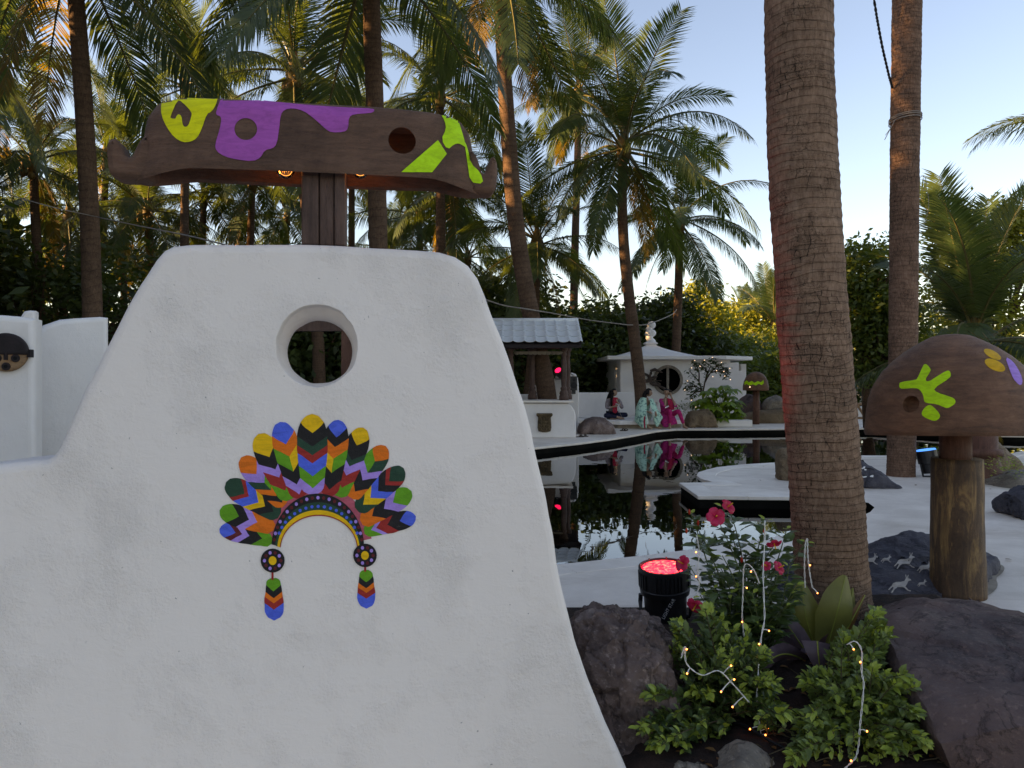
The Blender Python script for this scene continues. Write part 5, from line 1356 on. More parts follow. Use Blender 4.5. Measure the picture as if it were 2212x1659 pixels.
mb.build('stump', M['log'], mush, sm=True)
bc = [bvh_of(cap)]
Z4 = lambda l: [Vector((1799.4 + .1984 * x, 757 + .1984 * y)) for x, y in l]
drape('paint_patch', [smooth_poly(Z4([(722, 370), (735, 345), (900, 322), (920, 308), (985, 160), (1005, 148), (1030, 160), (1066, 205), (1062, 230), (1000, 325), (1045, 342), (1130, 285), (1235, 222), (1270, 222), (1286, 260), (1275, 300), (1095, 415), (1130, 460), (1290, 508), (1330, 535), (1335, 575), (1290, 610), (1245, 632), (1200, 615), (1130, 585), (1010, 572), (992, 550), (985, 490), (950, 430), (900, 408), (750, 420), (725, 405)]), 1)], bc, M['t_lime'], mush, 8)['label'] = 'lime green branching hand shape'
drape('paint_patch', [smooth_poly(Z4([(962, 680), (1000, 620), (1050, 590), (1090, 610), (1165, 690), (1165, 735), (1120, 768), (1070, 762), (980, 720)]), 1)], bc, M['t_lime'], mush, 8)['label'] = 'lime green blob'
drape('paint_patch', [Z4([tuple(p) for p in ell(1762, 162, 120, 55, 24, 0.45)])], bc, M['t_amber'], mush, 8)['label'] = 'amber oval'
drape('paint_patch', [Z4([tuple(p) for p in ell(1735, 45, 105, 40, 24, 0.5)])], bc, M['t_amber'], mush, 8)['label'] = 'amber oval'
drape('paint_patch', [smooth_poly(Z4([(1870, 65), (1960, 120), (2040, 250), (2062, 330), (2050, 378), (2020, 375), (1960, 310), (1920, 210)]), 1)], bc, M['t_lilac'], mush, 8)['label'] = 'mauve leaf shape'
# turned column behind it
tc = G(2126, 1040); 
tco = thing('turned_column', 'reddish turned wooden column with a ring behind the near mushroom', 'column', (tc.x, tc.y, 0))
mb = MB(); mb.lathe((tc.x, tc.y, 0), [(0.26, 0), (0.25, 0.08), (0.2, 0.3), (0.18, 0.36), (0.235, 0.38), (0.245, 0.42), (0.235, 0.46), (0.175, 0.48), (0.17, 1.1), (0.17, 1.4)], 24); mb.build('shaft', M['wood_red'], tco, sm=True)
mb = MB(); mb.lathe((tc.x, tc.y, 1.36), [(0.3, 0.06), (0.36, 0), (0.36, 0.06), (0.30, 0.26), (0.16, 0.40), (0.02, 0.44)], 24); mb.build('cap', M['wood'], tco, sm=True)
# blue stage lamp beside the palm
M['blue_glow'] = mat('blue_glow', (0.02, 0.3, 0.9), None, emit=(0.01, 0.25, 1.0), estr=0.55)
bl0 = G(2010, 1030); bl0.z = 0.0
blp = thing('stage_lamp', 'black stage lamp with glowing blue top beside the roped palm', 'lamp', bl0)
ax = Vector((-0.15, 0.1, 1)).normalized(); c = bl0 + Vector((0, 0, 0.06))
mb = MB(); mb.tube([c, c + ax * 0.14, c + ax * 0.15, c + ax * 0.34], [0.10, 0.12, 0.14, 0.145], 20); mb.build('housing', M['black'], blp)
mb = MB(); mb.tube([c + ax * 0.341, c + ax * 0.36], [0.142, 0.13], 20); mb.build('lens', M['blue_glow'], blp)
mb = MB(); mb.tube([c + Vector((-.16, 0, .2)), c + Vector((-.12, -.02, -.05)), c + Vector((.12, -.02, -.05)), c + Vector((.16, 0, .2))], 0.016, 6); mb.build('bracket', M['black'], blp)
ld = bpy.data.lights.new('blue_light', 'SPOT'); ld.energy = 4; ld.color = (0.1, 0.3, 1.0); ld.spot_size = R(50); ld.shadow_soft_size = 0.1
lo_ = bpy.data.objects.new('blue_light', ld); link(lo_, blp); lo_.location = c + ax * 0.4 - bl0
lo_.rotation_euler = Vector((-0.28, 0.16, 1)).to_track_quat('-Z', 'Y').to_euler()
lo_.rotation_euler = (Vector((-0.28, 0.16, 1.0))).to_track_quat('-Z', 'Y').to_euler()
# white frame and rail on the far bank
wf = thing('white_frame', 'white post-and-beam frame on the far bank beside the roped palm', 'frame', P(1880, 882, 36))
for px in (1845, 1906):
    a = P(px, 800, 36); mb = MB(); mb.box((a.x, 36, a.z / 2), (0.22, 0.2, a.z)); mb.build('post', M['white_paint'], wf)
a = P(1878, 795, 36); mb = MB(); mb.box((a.x, 36, a.z), (1.85, 0.24, 0.2)); mb.build('beam', M['white_paint'], wf)
mb = MB(); mb.ball(P(1898, 809, 35.7), 0.09, 10, 8); mb.build('lamp', mat('lamp_glow', (1, 0.9, 0.7), None, emit=(1, 0.86, 0.6), estr=5), wf, sm=True)
wr_ = thing('wooden_rail', 'orange brown wooden rail with crossed bars on the far bank', 'railing', P(1860, 905, 27))
M['rail'] = mat('rail_wood', (0.34, 0.19, 0.10), (0.24, 0.13, 0.07), rough=0.6)
for a, b_ in (((1838, 873), (1890, 873)), ((1838, 902), (1852, 875)), ((1852, 875), (1868, 900)), ((1868, 900), (1884, 875)), ((1838, 903), (1890, 903))):
    mb = MB(); mb.tube([P(*a, 27), P(*b_, 27)], 0.045, 6); mb.build('bar', M['rail'], wr_)
o_, fa = plain_wall('white_wall', 'small white arched wall with a dark porthole behind the wooden rail', [(1846, 905), (1850, 890), (1858, 880), (1868, 877), (1878, 880), (1886, 890), (1890, 905)], 29, 29, 0.2, 0.02)
q = fa.pix(1872, 886); mb = MB(); mb.tube([fa.w(q.x, q.y, -0.01), fa.w(q.x, q.y, -0.02)], 0.09, 16); mb.build('porthole', M['dark'], o_)
q = fa.pix(1873, 872); mb = MB(); mb.ball(fa.w(q.x, q.y, 0.1), 0.11, 12, 8); mb.build('knob', M['white_paint'], o_, sm=True)

fr0 = P(735, 950, 7.4); wfr = thing('wooden_gateway', 'dark wooden post and beam seen through the round hole of the white wall', 'gateway', (fr0.x, 7.4, 0))
a = P(752, 705, 7.4); mb = MB(); mb.box((a.x, 7.4, a.z / 2), (0.11, 0.10, a.z)); mb.build('post', M['wood_red'], wfr)
mb = MB(); mb.box((P(640, 700, 7.4).x, 7.4, P(0, 702, 7.4).z), (1.3, 0.12, 0.12)); mb.build('beam', M['wood_post'], wfr)
a = P(528, 705, 7.4); mb = MB(); mb.box((a.x, 7.4, a.z / 2), (0.11, 0.10, a.z)); mb.build('post', M['wood_red'], wfr)
# ------------------------------------------------------------------ planting bed in front
def bed_h(x, y):
    e = min(1.0, max(0.0, (x - 0.15) / 0.35)) * min(1.0, max(0.0, (2.95 - x) / 0.5)) * min(1.0, max(0.0, (min(4.9, 3.32 + max(0.0, x - 0.80) * 1.5) - y) / 0.45)) * min(1.0, max(0.0, (y - 1.6) / 0.5))
    return 0.004 + e * (0.09 + 0.075 * max(0, y - 2.6) + 0.03 * noise.noise((x * 3, y * 3, 0)) + 0.015 * noise.noise((x * 11, y * 11, 2)))
mb = MB(); nx, ny = 90, 110
vs_ = [(0.12 + 2.9 * i / nx, 1.6 + 3.4 * j / ny, 0) for j in range(ny + 1) for i in range(nx + 1)]
vs_ = [(x, y, bed_h(x, y)) for x, y, _ in vs_]
mb.add(vs_, [(j * (nx + 1) + i, j * (nx + 1) + i + 1, (j + 1) * (nx + 1) + i + 1, (j + 1) * (nx + 1) + i) for j in range(ny) for i in range(nx)])
tag(mb.build('planting_bed', M['soil'], None, sm=True), kind='structure')
# boulders round the bed
PP = lambda l, d: [P(x, y, d) for x, y in l]
rock('boulder', 'rugged brown boulder beside the foot of the tall white wall', PP([(1232, 1345), (1262, 1302), (1330, 1294), (1392, 1306), (1438, 1350)], 3.4) + PP([(1262, 1430), (1330, 1370), (1400, 1380), (1456, 1440), (1482, 1520)], 3.05)
     + PP([(1290, 1650), (1400, 1665), (1478, 1610), (1330, 1720)], 2.88) + PP([(1250, 1345), (1400, 1340), (1450, 1400), (1260, 1500), (1460, 1500)], 3.85), M['rock_brown'], 51, 0.055, cuts=10, fr=3.0, rough=0.35, facet=1.1)
rock('boulder', 'big smooth purple brown boulder at the lower right corner', PP([(1884, 1300), (1960, 1287), (2050, 1268), (2096, 1275), (2165, 1330), (2240, 1380), (2340, 1440)], 4.0) + PP([(1872, 1345), (1905, 1425), (2200, 1480), (2340, 1520)], 3.45)
     + PP([(2000, 1600), (2060, 1720), (2130, 1900), (2600, 1900), (2600, 1500)], 2.65) + PP([(1890, 1410), (2340, 1480), (2050, 1330)], 4.5), M['rock_purple'], 57, 0.045, cuts=9, fr=2.2, rough=0.35, facet=0.7)
deer_rock = rock('boulder', 'blue black boulder with white painted deer behind the thick trunk', PP([(1850, 1175), (1900, 1155), (1950, 1140), (1978, 1150), (2002, 1140), (2025, 1150)], 6.0) + PP([(2100, 1180), (2160, 1196), (2150, 1235)], 6.0)
     + PP([(1840, 1290), (1960, 1306), (2040, 1306), (2120, 1285)], 5.15) + PP([(1850, 1230), (2150, 1225), (1950, 1200)], 6.6) , M['rock_blue'], 54, 0.055, cuts=8, fr=2.6, rough=0.4, facet=0.8)
rock('boulder', 'pale grey brown stone at the bottom edge, between the two shrubs', PP([(1512, 1650), (1536, 1622), (1592, 1596), (1636, 1602), (1690, 1636), (1725, 1680)], 2.85) + PP([(1490, 1740), (1620, 1760), (1740, 1750), (1600, 1650)], 2.6) + PP([(1530, 1650), (1690, 1660)], 3.05), M['rock_grey'], 55, 0.022, cuts=4, rough=0.3)
rock('boulder', 'small grey stone at the bottom edge next to the white wall', PP([(1432, 1652), (1470, 1640), (1530, 1645), (1540, 1690)], 2.75) + PP([(1420, 1720), (1540, 1730)], 2.62) + PP([(1440, 1660), (1530, 1660)], 2.9), M['rock_grey'], 56, 0.015, cuts=3)
rock('boulder', 'dark rock half hidden behind the flowering plant', PP([(1676, 1220), (1700, 1186), (1750, 1178), (1775, 1200)], 4.9) + PP([(1670, 1300), (1780, 1310)], 4.6) + PP([(1680, 1230), (1775, 1230)], 5.3), M['rock_blue'], 58, 0.03)
rock('boulder', 'reddish rock lying in the soil under the left shrub', PP([(1440, 1485), (1490, 1470), (1530, 1490), (1545, 1530)], 3.25) + PP([(1430, 1560), (1540, 1570)], 3.05) + PP([(1450, 1500), (1530, 1510)], 3.45), M['rock_brown'], 59, 0.02)
cem = [G(x, y).xy for x, y in ((2060, 1240), (2105, 1222), (2150, 1216), (2172, 1225), (2166, 1240), (2150, 1250), (2158, 1268), (2138, 1288), (2100, 1300), (2050, 1290))]
tag(sheet('cement_skirt', [ccw(smooth_poly(cem, 2))], 0.006, M['cement']), kind='structure')
# white deer on the rock
bd = [bvh_of(deer_rock)]
deer = [(0, 0), (3, -6), (10, -9), (22, -9), (30, -11), (34, -18), (32, -26), (34, -27), (36, -20), (39, -26), (41, -26), (39, -18), (45, -16), (47, -13), (40, -11), (37, -4), (33, 2), (40, 10), (46, 12), (45, 14), (38, 12), (30, 5), (27, 4), (14, 4), (8, 8), (2, 16), (-2, 17), (3, 9), (5, 4), (2, 3), (-5, 10), (-9, 10), (-3, 3)]
for x, y, s_, fl in ((1868, 1212, 0.62, 1), (1906, 1210, 0.42, 1), (1938, 1216, 0.82, 1), (1985, 1228, 0.62, 1), (1926, 1266, 0.9, 1), (1984, 1262, 0.38, 1)):
    lp = [Vector((x + px * s_ * fl, y + py * s_)) for px, py in deer]
    try: drape('painted_deer', [lp], bd, M['rock_grey'], deer_rock, 6, 0.004)
    except Exception as ex: print('deer', ex)
M['deerpaint'] = mat('deer_paint', (0.55, 0.50, 0.44), (0.35, 0.31, 0.27), rough=0.8, scale=12)
for o in deer_rock.children: o.data.materials.clear(); o.data.materials.append(M['deerpaint'])

# ------------------------------------------------------------------ red stage lamp
bt0 = G(1437, 1355); LD = 4.75
c = P(1436, 1356, LD); c.z = 0.0
lamp = thing('stage_lamp', 'large black stage lamp with glowing red lens beside the pool', 'lamp', (c.x, c.y, 0))
ax = Vector((-0.06, -0.10, 1)).normalized()
top = P(1434, 1223, LD)
def red_glow():
    m, nt, b = newmat('red_glow'); v = coords(nt, 'Object')
    cl = ramp(nt, nz(nt, 26, 4, 0.7, v, 1.5), [(0.36, (0.55, 0.004, 0.03)), (0.52, (1.0, 0.03, 0.06)), (0.70, (1.0, 0.22, 0.16))])
    nt.links.new(cl, b.inputs['Emission Color']); b.inputs['Emission Strength'].default_value = 1.5
    b.inputs['Base Color'].default_value = (0.3, 0.01, 0.02, 1); b.inputs['Roughness'].default_value = 0.15
    return m
M['red_glow'] = red_glow()
q0 = Matrix.Identity(3) ; rotl = ax.to_track_quat('Z', 'Y').to_matrix()
Rl = 0.156
mb = MB(); mb.lathe(top, [(0.075, -0.36), (0.105, -0.355), (0.125, -0.32), (0.132, -0.17), (0.150, -0.165), (0.155, -0.13), (0.150, -0.125), (0.152, -0.02), (Rl, -0.018), (Rl, 0.0), (Rl - 0.012, 0.004), (Rl - 0.018, -0.012), (0.02, -0.014)], 48, rot=rotl)
hs = mb.build('housing', M['black'], lamp)
mb = MB(); mb.lathe(top, [(0.136, -0.0135), (0.136, -0.009), (0.10, -0.004), (0.02, -0.002)], 40, rot=rotl); mb.build('lens', M['red_glow'], lamp, sm=True)
for kk in range(40):
    if kk % 10 in (8, 9): continue
    a = 2 * math.pi * kk / 40
    p = Vector((math.cos(a) * 0.1535, math.sin(a) * 0.1535, -0.072))
    mb = MB(); mb.box(top + rotl @ p, (0.012, 0.010, 0.09), rotl @ Matrix.Rotation(a, 3, 'Z')); mb.build('rib', M['black'], hs)
for kk in range(8):
    a = 2 * math.pi * (kk + 0.3) / 8
    mb = MB(); mb.ball(top + rotl @ Vector((math.cos(a) * 0.146, math.sin(a) * 0.146, 0.004)), 0.006, 8, 5); mb.build('screw', M['rock_grey'], hs)
mb = MB(); sv = rotl @ Vector((1, 0, 0)); mid = top - ax * 0.2
mb.tube([mid - sv * 0.16, mid - sv * 0.165 - ax * 0.05, Vector((mid.x - 0.15, mid.y, 0.02)), Vector((mid.x + 0.15, mid.y, 0.02)), mid + sv * 0.165 - ax * 0.05, mid + sv * 0.16], 0.014, 8); mb.build('bracket', M['black'], lamp)
ld = bpy.data.lights.new('red_light', 'SPOT'); ld.energy = 15; ld.color = (1.0, 0.03, 0.04); ld.spot_size = R(46); ld.spot_blend = 0.6; ld.shadow_soft_size = 0.12
lo_ = bpy.data.objects.new('red_light', ld); link(lo_, lamp); pos = top + ax * 0.03; lo_.location = pos - wloc(lamp)
lo_.rotation_euler = (P(1690, 560, 4.35) - pos).to_track_quat('-Z', 'Y').to_euler()
# lettering on the lamp
tc_ = bpy.data.curves.new('lettering', 'FONT'); tc_.body = 'LIGHT STAR'; tc_.size = 1.0; tc_.align_x = 'RIGHT'; tc_.extrude = 0.0
to = bpy.data.objects.new('lettering', tc_); link(to)
dg = bpy.context.evaluated_depsgraph_get(); me = bpy.data.meshes.new_from_object(to.evaluated_get(dg)); bpy.data.objects.remove(to)
bh = bvh_of(hs); e_ = Vector((1459, 1296)); dv = Vector((22.6, -40)).normalized(); nv = Vector((dv.y, -dv.x)) * -1
sc_ = 10.5
bm = bmesh.new(); bm.from_mesh(me)
bmesh.ops.triangulate(bm, faces=bm.faces)
bmesh.ops.subdivide_edges(bm, edges=[e for e in bm.edges if e.calc_length() > 0.3], cuts=2); bmesh.ops.triangulate(bm, faces=bm.faces)
dead = []
for v_ in bm.verts:
    px = e_ + dv * v_.co.x * sc_ * 0.86 - nv * v_.co.y * sc_
    d = (P(px.x, px.y, 1.0) - Vector((0, 0, CZ))).normalized(); h = bh.ray_cast(Vector((0, 0, CZ)), d)
    if h[0] is None: dead.append(v_); continue
    v_.co = h[0] - d * 0.003 - wloc(hs)
bmesh.ops.delete(bm, geom=dead, context='VERTS'); bm.to_mesh(me); bm.free()
me.materials.clear(); me.materials.append(M['white_paint'])
lt = bpy.data.objects.new('lettering', me); link(lt, hs)

# ------------------------------------------------------------------ small-leaved plants
def leaf6(mb, base, d, up, L_, W_, fold=0.25, curl=0.15):
    d = d.normalized(); s = d.cross(up)
    if s.length < 1e-4: s = d.cross(Vector((1, 0, 0.2)))
    s.normalize(); n = s.cross(d)
    a = base; t = base + d * L_ - n * (curl * L_)
    m1 = base + d * L_ * 0.33; m2 = base + d * L_ * 0.70 - n * (curl * L_ * 0.35)
    l1 = m1 + s * W_ + n * fold * W_; l2 = m2 + s * W_ * 0.78 + n * fold * W_
    r1 = m1 - s * W_ + n * fold * W_; r2 = m2 - s * W_ * 0.78 + n * fold * W_
    mb.add([a, r1, r2, t, l2, l1, m1, m2], [(0, 1, 6), (6, 1, 2, 7), (7, 2, 3), (0, 6, 5), (6, 7, 4, 5), (7, 3, 4)])
M['shrub_old'] = leafmat('shrub_leaf', (0.040, 0.078, 0.024), (0.18, 0.245, 0.06), (0.20, 0.27, 0.04), 0.25, 0.4, 14, 0.4)
M['shrub_new'] = leafmat('shrub_young_leaf', (0.20, 0.28, 0.04), (0.40, 0.48, 0.08), (0.38, 0.45, 0.05), 0.3, 0.4, 14, 0.4)
M['hib_leaf'] = leafmat('flowering_leaf', (0.032, 0.065, 0.022), (0.10, 0.155, 0.04), (0.14, 0.21, 0.03), 0.22, 0.3, 9, 0.5)
M['twig'] = mat('twig', (0.10, 0.075, 0.04), (0.05, 0.035, 0.02), rough=0.8, scale=20)
M['green_twig'] = mat('green_twig', (0.10, 0.14, 0.04), (0.06, 0.07, 0.03), rough=0.6, scale=20)
def shrub(label, base_px, tips, seed, n, leaf=(0.030, 0.0085), group=None, mats=('shrub_old', 'shrub_new'), name='shrub', young=0.45):
    """tips: list of (px, py, d, spread_px) areas the twigs reach into"""
    rn = random.Random(seed)
    b0 = P(*base_px); b0.z = bed_h(b0.x, b0.y)
    root = thing(name, label, 'shrub', b0, group)
    st = MB(); lo_ = MB(); ly = MB()
    for i in range(n):
        px, py, d, sp = rn.choice(tips)
        a = rn.uniform(0, 6.28); r_ = sp * math.sqrt(rn.random())
        tip = P(px + r_ * math.cos(a), py + r_ * math.sin(a) * 0.8, d + rn.uniform(-0.16, 0.16))
        foot = b0 + Vector((rn.uniform(-.12, .12), rn.uniform(-.10, .10), 0))
        ctrl = foot.lerp(tip, 0.5) + Vector((rn.uniform(-.05, .05), rn.uniform(-.05, .05), 0.07))
        pts_ = [foot * (1 - t) ** 2 + ctrl * 2 * t * (1 - t) + tip * t * t for t in [j / 10 for j in range(11)]]
        st.tube(pts_, [0.0035 - 0.002 * j / 10 for j in range(11)], 4)
        ln = sum((pts_[j + 1] - pts_[j]).length for j in range(10)); k = int(min(ln, 0.26) / 0.019)
        for j in range(k):
            t = 1 - (j * 0.019) / ln
            if t < 0.05: break
            x = t * 10; q = min(int(x), 9); p = pts_[q].lerp(pts_[q + 1], x - q); tg = (pts_[q + 1] - pts_[q]).normalized()
            perp = tg.cross(Vector((rn.uniform(-1, 1), rn.uniform(-1, 1), rn.uniform(-1, 1)))).normalized()
            for s_ in (-1, 1):
                if rn.random() < 0.12: continue
                dd = perp * s_ + tg * (0.75 if j else 1.4) + Vector((0, -0.15, 0.25))
                yng = j < 3 and rn.random() < young + 0.3
                sz = rn.uniform(0.55, 1.35) * (0.8 if j == 0 else 1)
                leaf6(ly if yng else lo_, p, dd, Vector((rn.uniform(-.3, .3), -0.35, 1)), leaf[0] * sz, leaf[1] * sz)
    tag(st.build('stems', M['twig'], root, sm=True), kind='stuff')
    tag(lo_.build('leaves', M[mats[0]], root), kind='stuff')
    if ly.v: tag(ly.build('young_leaves', M[mats[1]], root), kind='stuff')
    return root
shrub('light green small-leaved shrub beside the brown boulder, left half of the bed', (1560, 1590, 3.25), [(1490, 1405, 3.25, 42), (1550, 1360, 3.35, 45), (1560, 1440, 3.15, 60), (1500, 1480, 3.1, 50), (1600, 1450, 3.2, 50), (1450, 1560, 2.98, 55), (1530, 1560, 3.0, 60), (1640, 1500, 3.1, 40), (1660, 1480, 3.1, 20), (1400, 1570, 2.95, 30), (1600, 1390, 3.3, 40), (1500, 1600, 2.9, 50), (1462, 1352, 3.2, 8), (1528, 1318, 3.3, 10), (1650, 1415, 3.2, 8), (1405, 1500, 3.0, 8), (1420, 1610, 2.85, 10), (1690, 1540, 2.95, 10)], 1, 300, (0.037, 0.0105))
shrub('light green small-leaved shrub in front of the purple boulder, right half of the bed', (1830, 1620, 3.1), [(1870, 1400, 3.3, 55), (1900, 1370, 3.35, 30), (1800, 1450, 3.25, 60), (1880, 1480, 3.1, 50), (1830, 1540, 3.0, 70), (1790, 1610, 2.9, 60), (1880, 1610, 2.9, 55), (1930, 1520, 3.0, 40), (1760, 1480, 3.2, 35), (1960, 1480, 3.0, 30), (1940, 1620, 2.85, 40), (1740, 1560, 3.0, 30), (1895, 1325, 3.3, 8), (1985, 1540, 2.9, 8), (2000, 1600, 2.85, 8), (1820, 1375, 3.3, 10), (1715, 1640, 2.85, 10)], 2, 360, (0.037, 0.0105))
shrub('single sprig with yellow green leaves in the bare soil', (1665, 1640, 2.95), [(1650, 1560, 2.95, 14), (1656, 1540, 2.95, 10)], 3, 5)
# flowering plant
def flowering():
    rn = random.Random(11)
    b0 = P(1610, 1500, 3.75); b0.z = bed_h(b0.x, b0.y)
    root = thing('flowering_shrub', 'tall dark green plant with red pink flowers beside the red lamp', 'shrub', b0)
    st = MB(); lv = MB(); ly = MB()
    tips = [(1492, 1108), (1548, 1118), (1574, 1098), (1560, 1092), (1655, 1122), (1700, 1140), (1744, 1168), (1518, 1160), (1640, 1170), (1672, 1178), (1490, 1222), (1560, 1200), (1610, 1190), (1600, 1240), (1640, 1250), (1680, 1240), (1720, 1260), (1540, 1270), (1510, 1310), (1580, 1300), (1640, 1310), (1690, 1310), (1560, 1340), (1620, 1350), (1680, 1360), (1650, 1285), (1530, 1240), (1705, 1220), (1590, 1270), (1660, 1225), (1625, 1280), (1715, 1300)]
    for _ in range(26):
        a_, q_ = rn.uniform(0, 6.28), math.sqrt(rn.random()); tips.append((1608 + 118 * q_ * math.cos(a_), 1285 + 95 * q_ * math.sin(a_)))
    for px, py in tips:
        tip = P(px, py, 3.7 + rn.uniform(-0.22, 0.22)); foot = b0 + Vector((rn.uniform(-.12, .12), rn.uniform(-.1, .1), 0))
        ctrl = Vector((foot.x * 0.45 + tip.x * 0.55, foot.y * 0.4 + tip.y * 0.6, foot.z * 0.35 + tip.z * 0.65)) + Vector((rn.uniform(-.08, .08), rn.uniform(-.06, .06), 0))
        pts_ = [foot * (1 - t) ** 2 + ctrl * 2 * t * (1 - t) + tip * t * t for t in [j / 12 for j in range(13)]]
        st.tube(pts_, [0.006 - 0.004 * j / 12 for j in range(13)], 5)
        ln = sum((pts_[j + 1] - pts_[j]).length for j in range(12)); j = 0; s = 0.012
        while s < min(ln * 0.85, 0.52):
            t = 1 - s / ln; x = t * 12; q = min(int(x), 11); p = pts_[q].lerp(pts_[q + 1], x - q); tg = (pts_[q + 1] - pts_[q]).normalized()
            a = rn.uniform(0, 6.28)
            for s_ in (0, 1):
                dd = Vector((math.cos(a + s_ * 3.14), math.sin(a + s_ * 3.14), rn.uniform(-0.35, 0.45))) + tg * 0.35
                sz = (0.45 + 0.55 * min(1, j / 3)) * rn.uniform(0.8, 1.15)
                stalk = p + dd.normalized() * 0.015 * sz
                leaf6(ly if j < 1 else lv, stalk, dd, Vector((rn.uniform(-.25, .25), rn.uniform(-.5, 0), 1)), 0.082 * sz, 0.022 * sz, 0.18, 0.2)
            s += 0.034 + 0.012 * j * 0.3; j += 1
    tag(st.build('stems', M['green_twig'], root, sm=True), kind='stuff'); tag(lv.build('leaves', M['hib_leaf'], root), kind='stuff'); tag(ly.build('young_leaves', M['shrub_new'], root), kind='stuff')
    M['petal'] = leafmat('petal', (0.55, 0.012, 0.05), (0.80, 0.04, 0.13), (0.7, 0.03, 0.06), 0.3, 0.5, 30)
    M['bud'] = leafmat('bud', (0.5, 0.02, 0.01), (0.7, 0.07, 0.02), (0.6, 0.05, 0.02), 0.3, 0.5, 30)
    for px, py, sz, face in ((1546, 1116, 1.15, (-.1, -1, .3)), (1573, 1094, 1.0, (.5, -.6, .6)), (1474, 1217, 1.05, (-.8, -.5, .5)), (1503, 1308, 1.15, (-.6, -.7, -.5)), (1672, 1174, 0.95, (.1, -.6, -.8)), (1683, 1226, 0.9, (.6, -.6, .5)), (1655, 1222, 0.6, (-.6, -.6, .4))):
        c = P(px, py, 3.5); f = Vector(face).normalized(); u = f.cross(Vector((0, 0, 1))).normalized(); v = u.cross(f)
        mb = MB(); rn2 = random.Random(px)
        for k in range(5):
            a = 2 * math.pi * k / 5 + rn2.uniform(-.15, .15); dr_ = u * math.cos(a) + v * math.sin(a); sd = f.cross(dr_)
            L_ = 0.036 * sz; W_ = 0.019 * sz; rows = []
            for t, w_, lift in ((0, 0.15, 0.0), (0.35, 0.7, 0.35), (0.7, 1.0, 0.52), (0.95, 0.75, 0.42), (1.05, 0.25, 0.3)):
                for s_ in (-1, 0, 1): rows.append(c + dr_ * L_ * t + sd * W_ * w_ * s_ + f * (L_ * lift + (0.003 if s_ == 0 else -0.002)) - f * 0.012)
            mb.add(rows, [(i * 3 + j, i * 3 + j + 1, i * 3 + j + 4, i * 3 + j + 3) for i in range(4) for j in range(2)])
        fl = mb.build('flower', M['petal'], root, sm=True)
        mb = MB(); mb.tube([c - f * 0.012, c + f * 0.03 * sz], [0.002, 0.003], 6); mb.build('stamen', M['t_amber'], fl)
        mb = MB(); mb.tube([c - f * 0.012, c - f * 0.04 + Vector((0, 0, -0.01)), c - f * 0.06 + Vector((0, 0.05, -0.05))], [0.004, 0.002, 0.0018], 5); mb.build('stalk', M['green_twig'], fl)
    for px, py in ((1489, 1106), (1508, 1130), (1483, 1147), (1651, 1148), (1602, 1210)):
        c = P(px, py, 3.6); mb = MB(); mb.lathe(c, [(0.002, -0.012), (0.006, -0.004), (0.006, 0.004), (0.002, 0.014)], 7); mb.build('bud', M['bud'], root, sm=True)
flowering()
# broad-leaved plant at the foot of the trunk
def bigleaf(root, pts, widths, mat_, name='leaf'):
    """pts along the midrib in world space"""
    pts = lerp_path(pts, 14); mb = MB(); n = len(pts); rows = []
    for i, p in enumerate(pts):
        t = (pts[min(i + 1, n - 1)] - pts[max(i - 1, 0)]).normalized()
        s = t.cross(Vector((0.1, 1, 0.15))).normalized(); nn = s.cross(t).normalized()
        x = i / (n - 1) * (len(widths) - 1); k = min(int(x), len(widths) - 2); w_ = widths[k] + (widths[k + 1] - widths[k]) * (x - k)
        for u in (-1, -0.5, 0, 0.5, 1): rows.append(p + s * w_ * u + nn * (0.28 * w_ * abs(u) - (0.05 * w_ if u == 0 else 0)))
    mb.add(rows, [(i * 5 + j, i * 5 + j + 1, i * 5 + j + 6, i * 5 + j + 5) for i in range(n - 1) for j in range(4)])
    o = mb.build(name, mat_, root, sm=True)
    rb = MB(); rb.tube([p + Vector((0, -0.003, 0.001)) for p in pts], [0.004 - 0.0025 * i / n for i in range(n)], 5); rb.build('midrib', M['rib_green'], o)
    return o
M['rib_green'] = mat('midrib', (0.28, 0.32, 0.05), (0.2, 0.22, 0.04), rough=0.5)
M['olive'] = leafmat('olive_leaf', (0.11, 0.105, 0.028), (0.20, 0.19, 0.045), (0.26, 0.25, 0.035), 0.2, 0.45, 5)
M['purple_leaf'] = leafmat('purple_leaf', (0.11, 0.07, 0.085), (0.24, 0.17, 0.18), (0.22, 0.10, 0.10), 0.2, 0.45, 5)
M['brown_leaf'] = leafmat('brown_leaf', (0.14, 0.05, 0.02), (0.26, 0.13, 0.04), (0.3, 0.15, 0.03), 0.25, 0.5, 6)
b0 = P(1778, 1440, 3.95); b0.z = bed_h(b0.x, b0.y)
bp = thing('broad_leaved_plant', 'broad-leaved plant with olive and purple leaves at the foot of the thick trunk', 'plant', b0)
dB = 3.85
bigleaf(bp, [P(1772, 1430, dB), P(1752, 1375, dB - .02), P(1738, 1320, dB - .03), P(1733, 1262, dB + .02)], [0.03, 0.062, 0.085, 0.075, 0.02], M['olive'])
bigleaf(bp, [P(1778, 1430, dB - .05), P(1795, 1370, dB - .07), P(1812, 1305, dB - .08), P(1826, 1243, dB - .02)], [0.03, 0.065, 0.09, 0.075, 0.012], M['olive'])
bigleaf(bp, [P(1790, 1430, dB), P(1815, 1385, dB - .05), P(1845, 1330, dB - .05), P(1868, 1285, dB)], [0.02, 0.03, 0.028, 0.018, 0.004], M['brown_leaf'])
bigleaf(bp, [P(1795, 1440, dB), P(1830, 1400, dB - .1), P(1870, 1372, dB - .1), P(1935, 1352, dB)], [0.02, 0.028, 0.026, 0.016, 0.003], M['olive'])
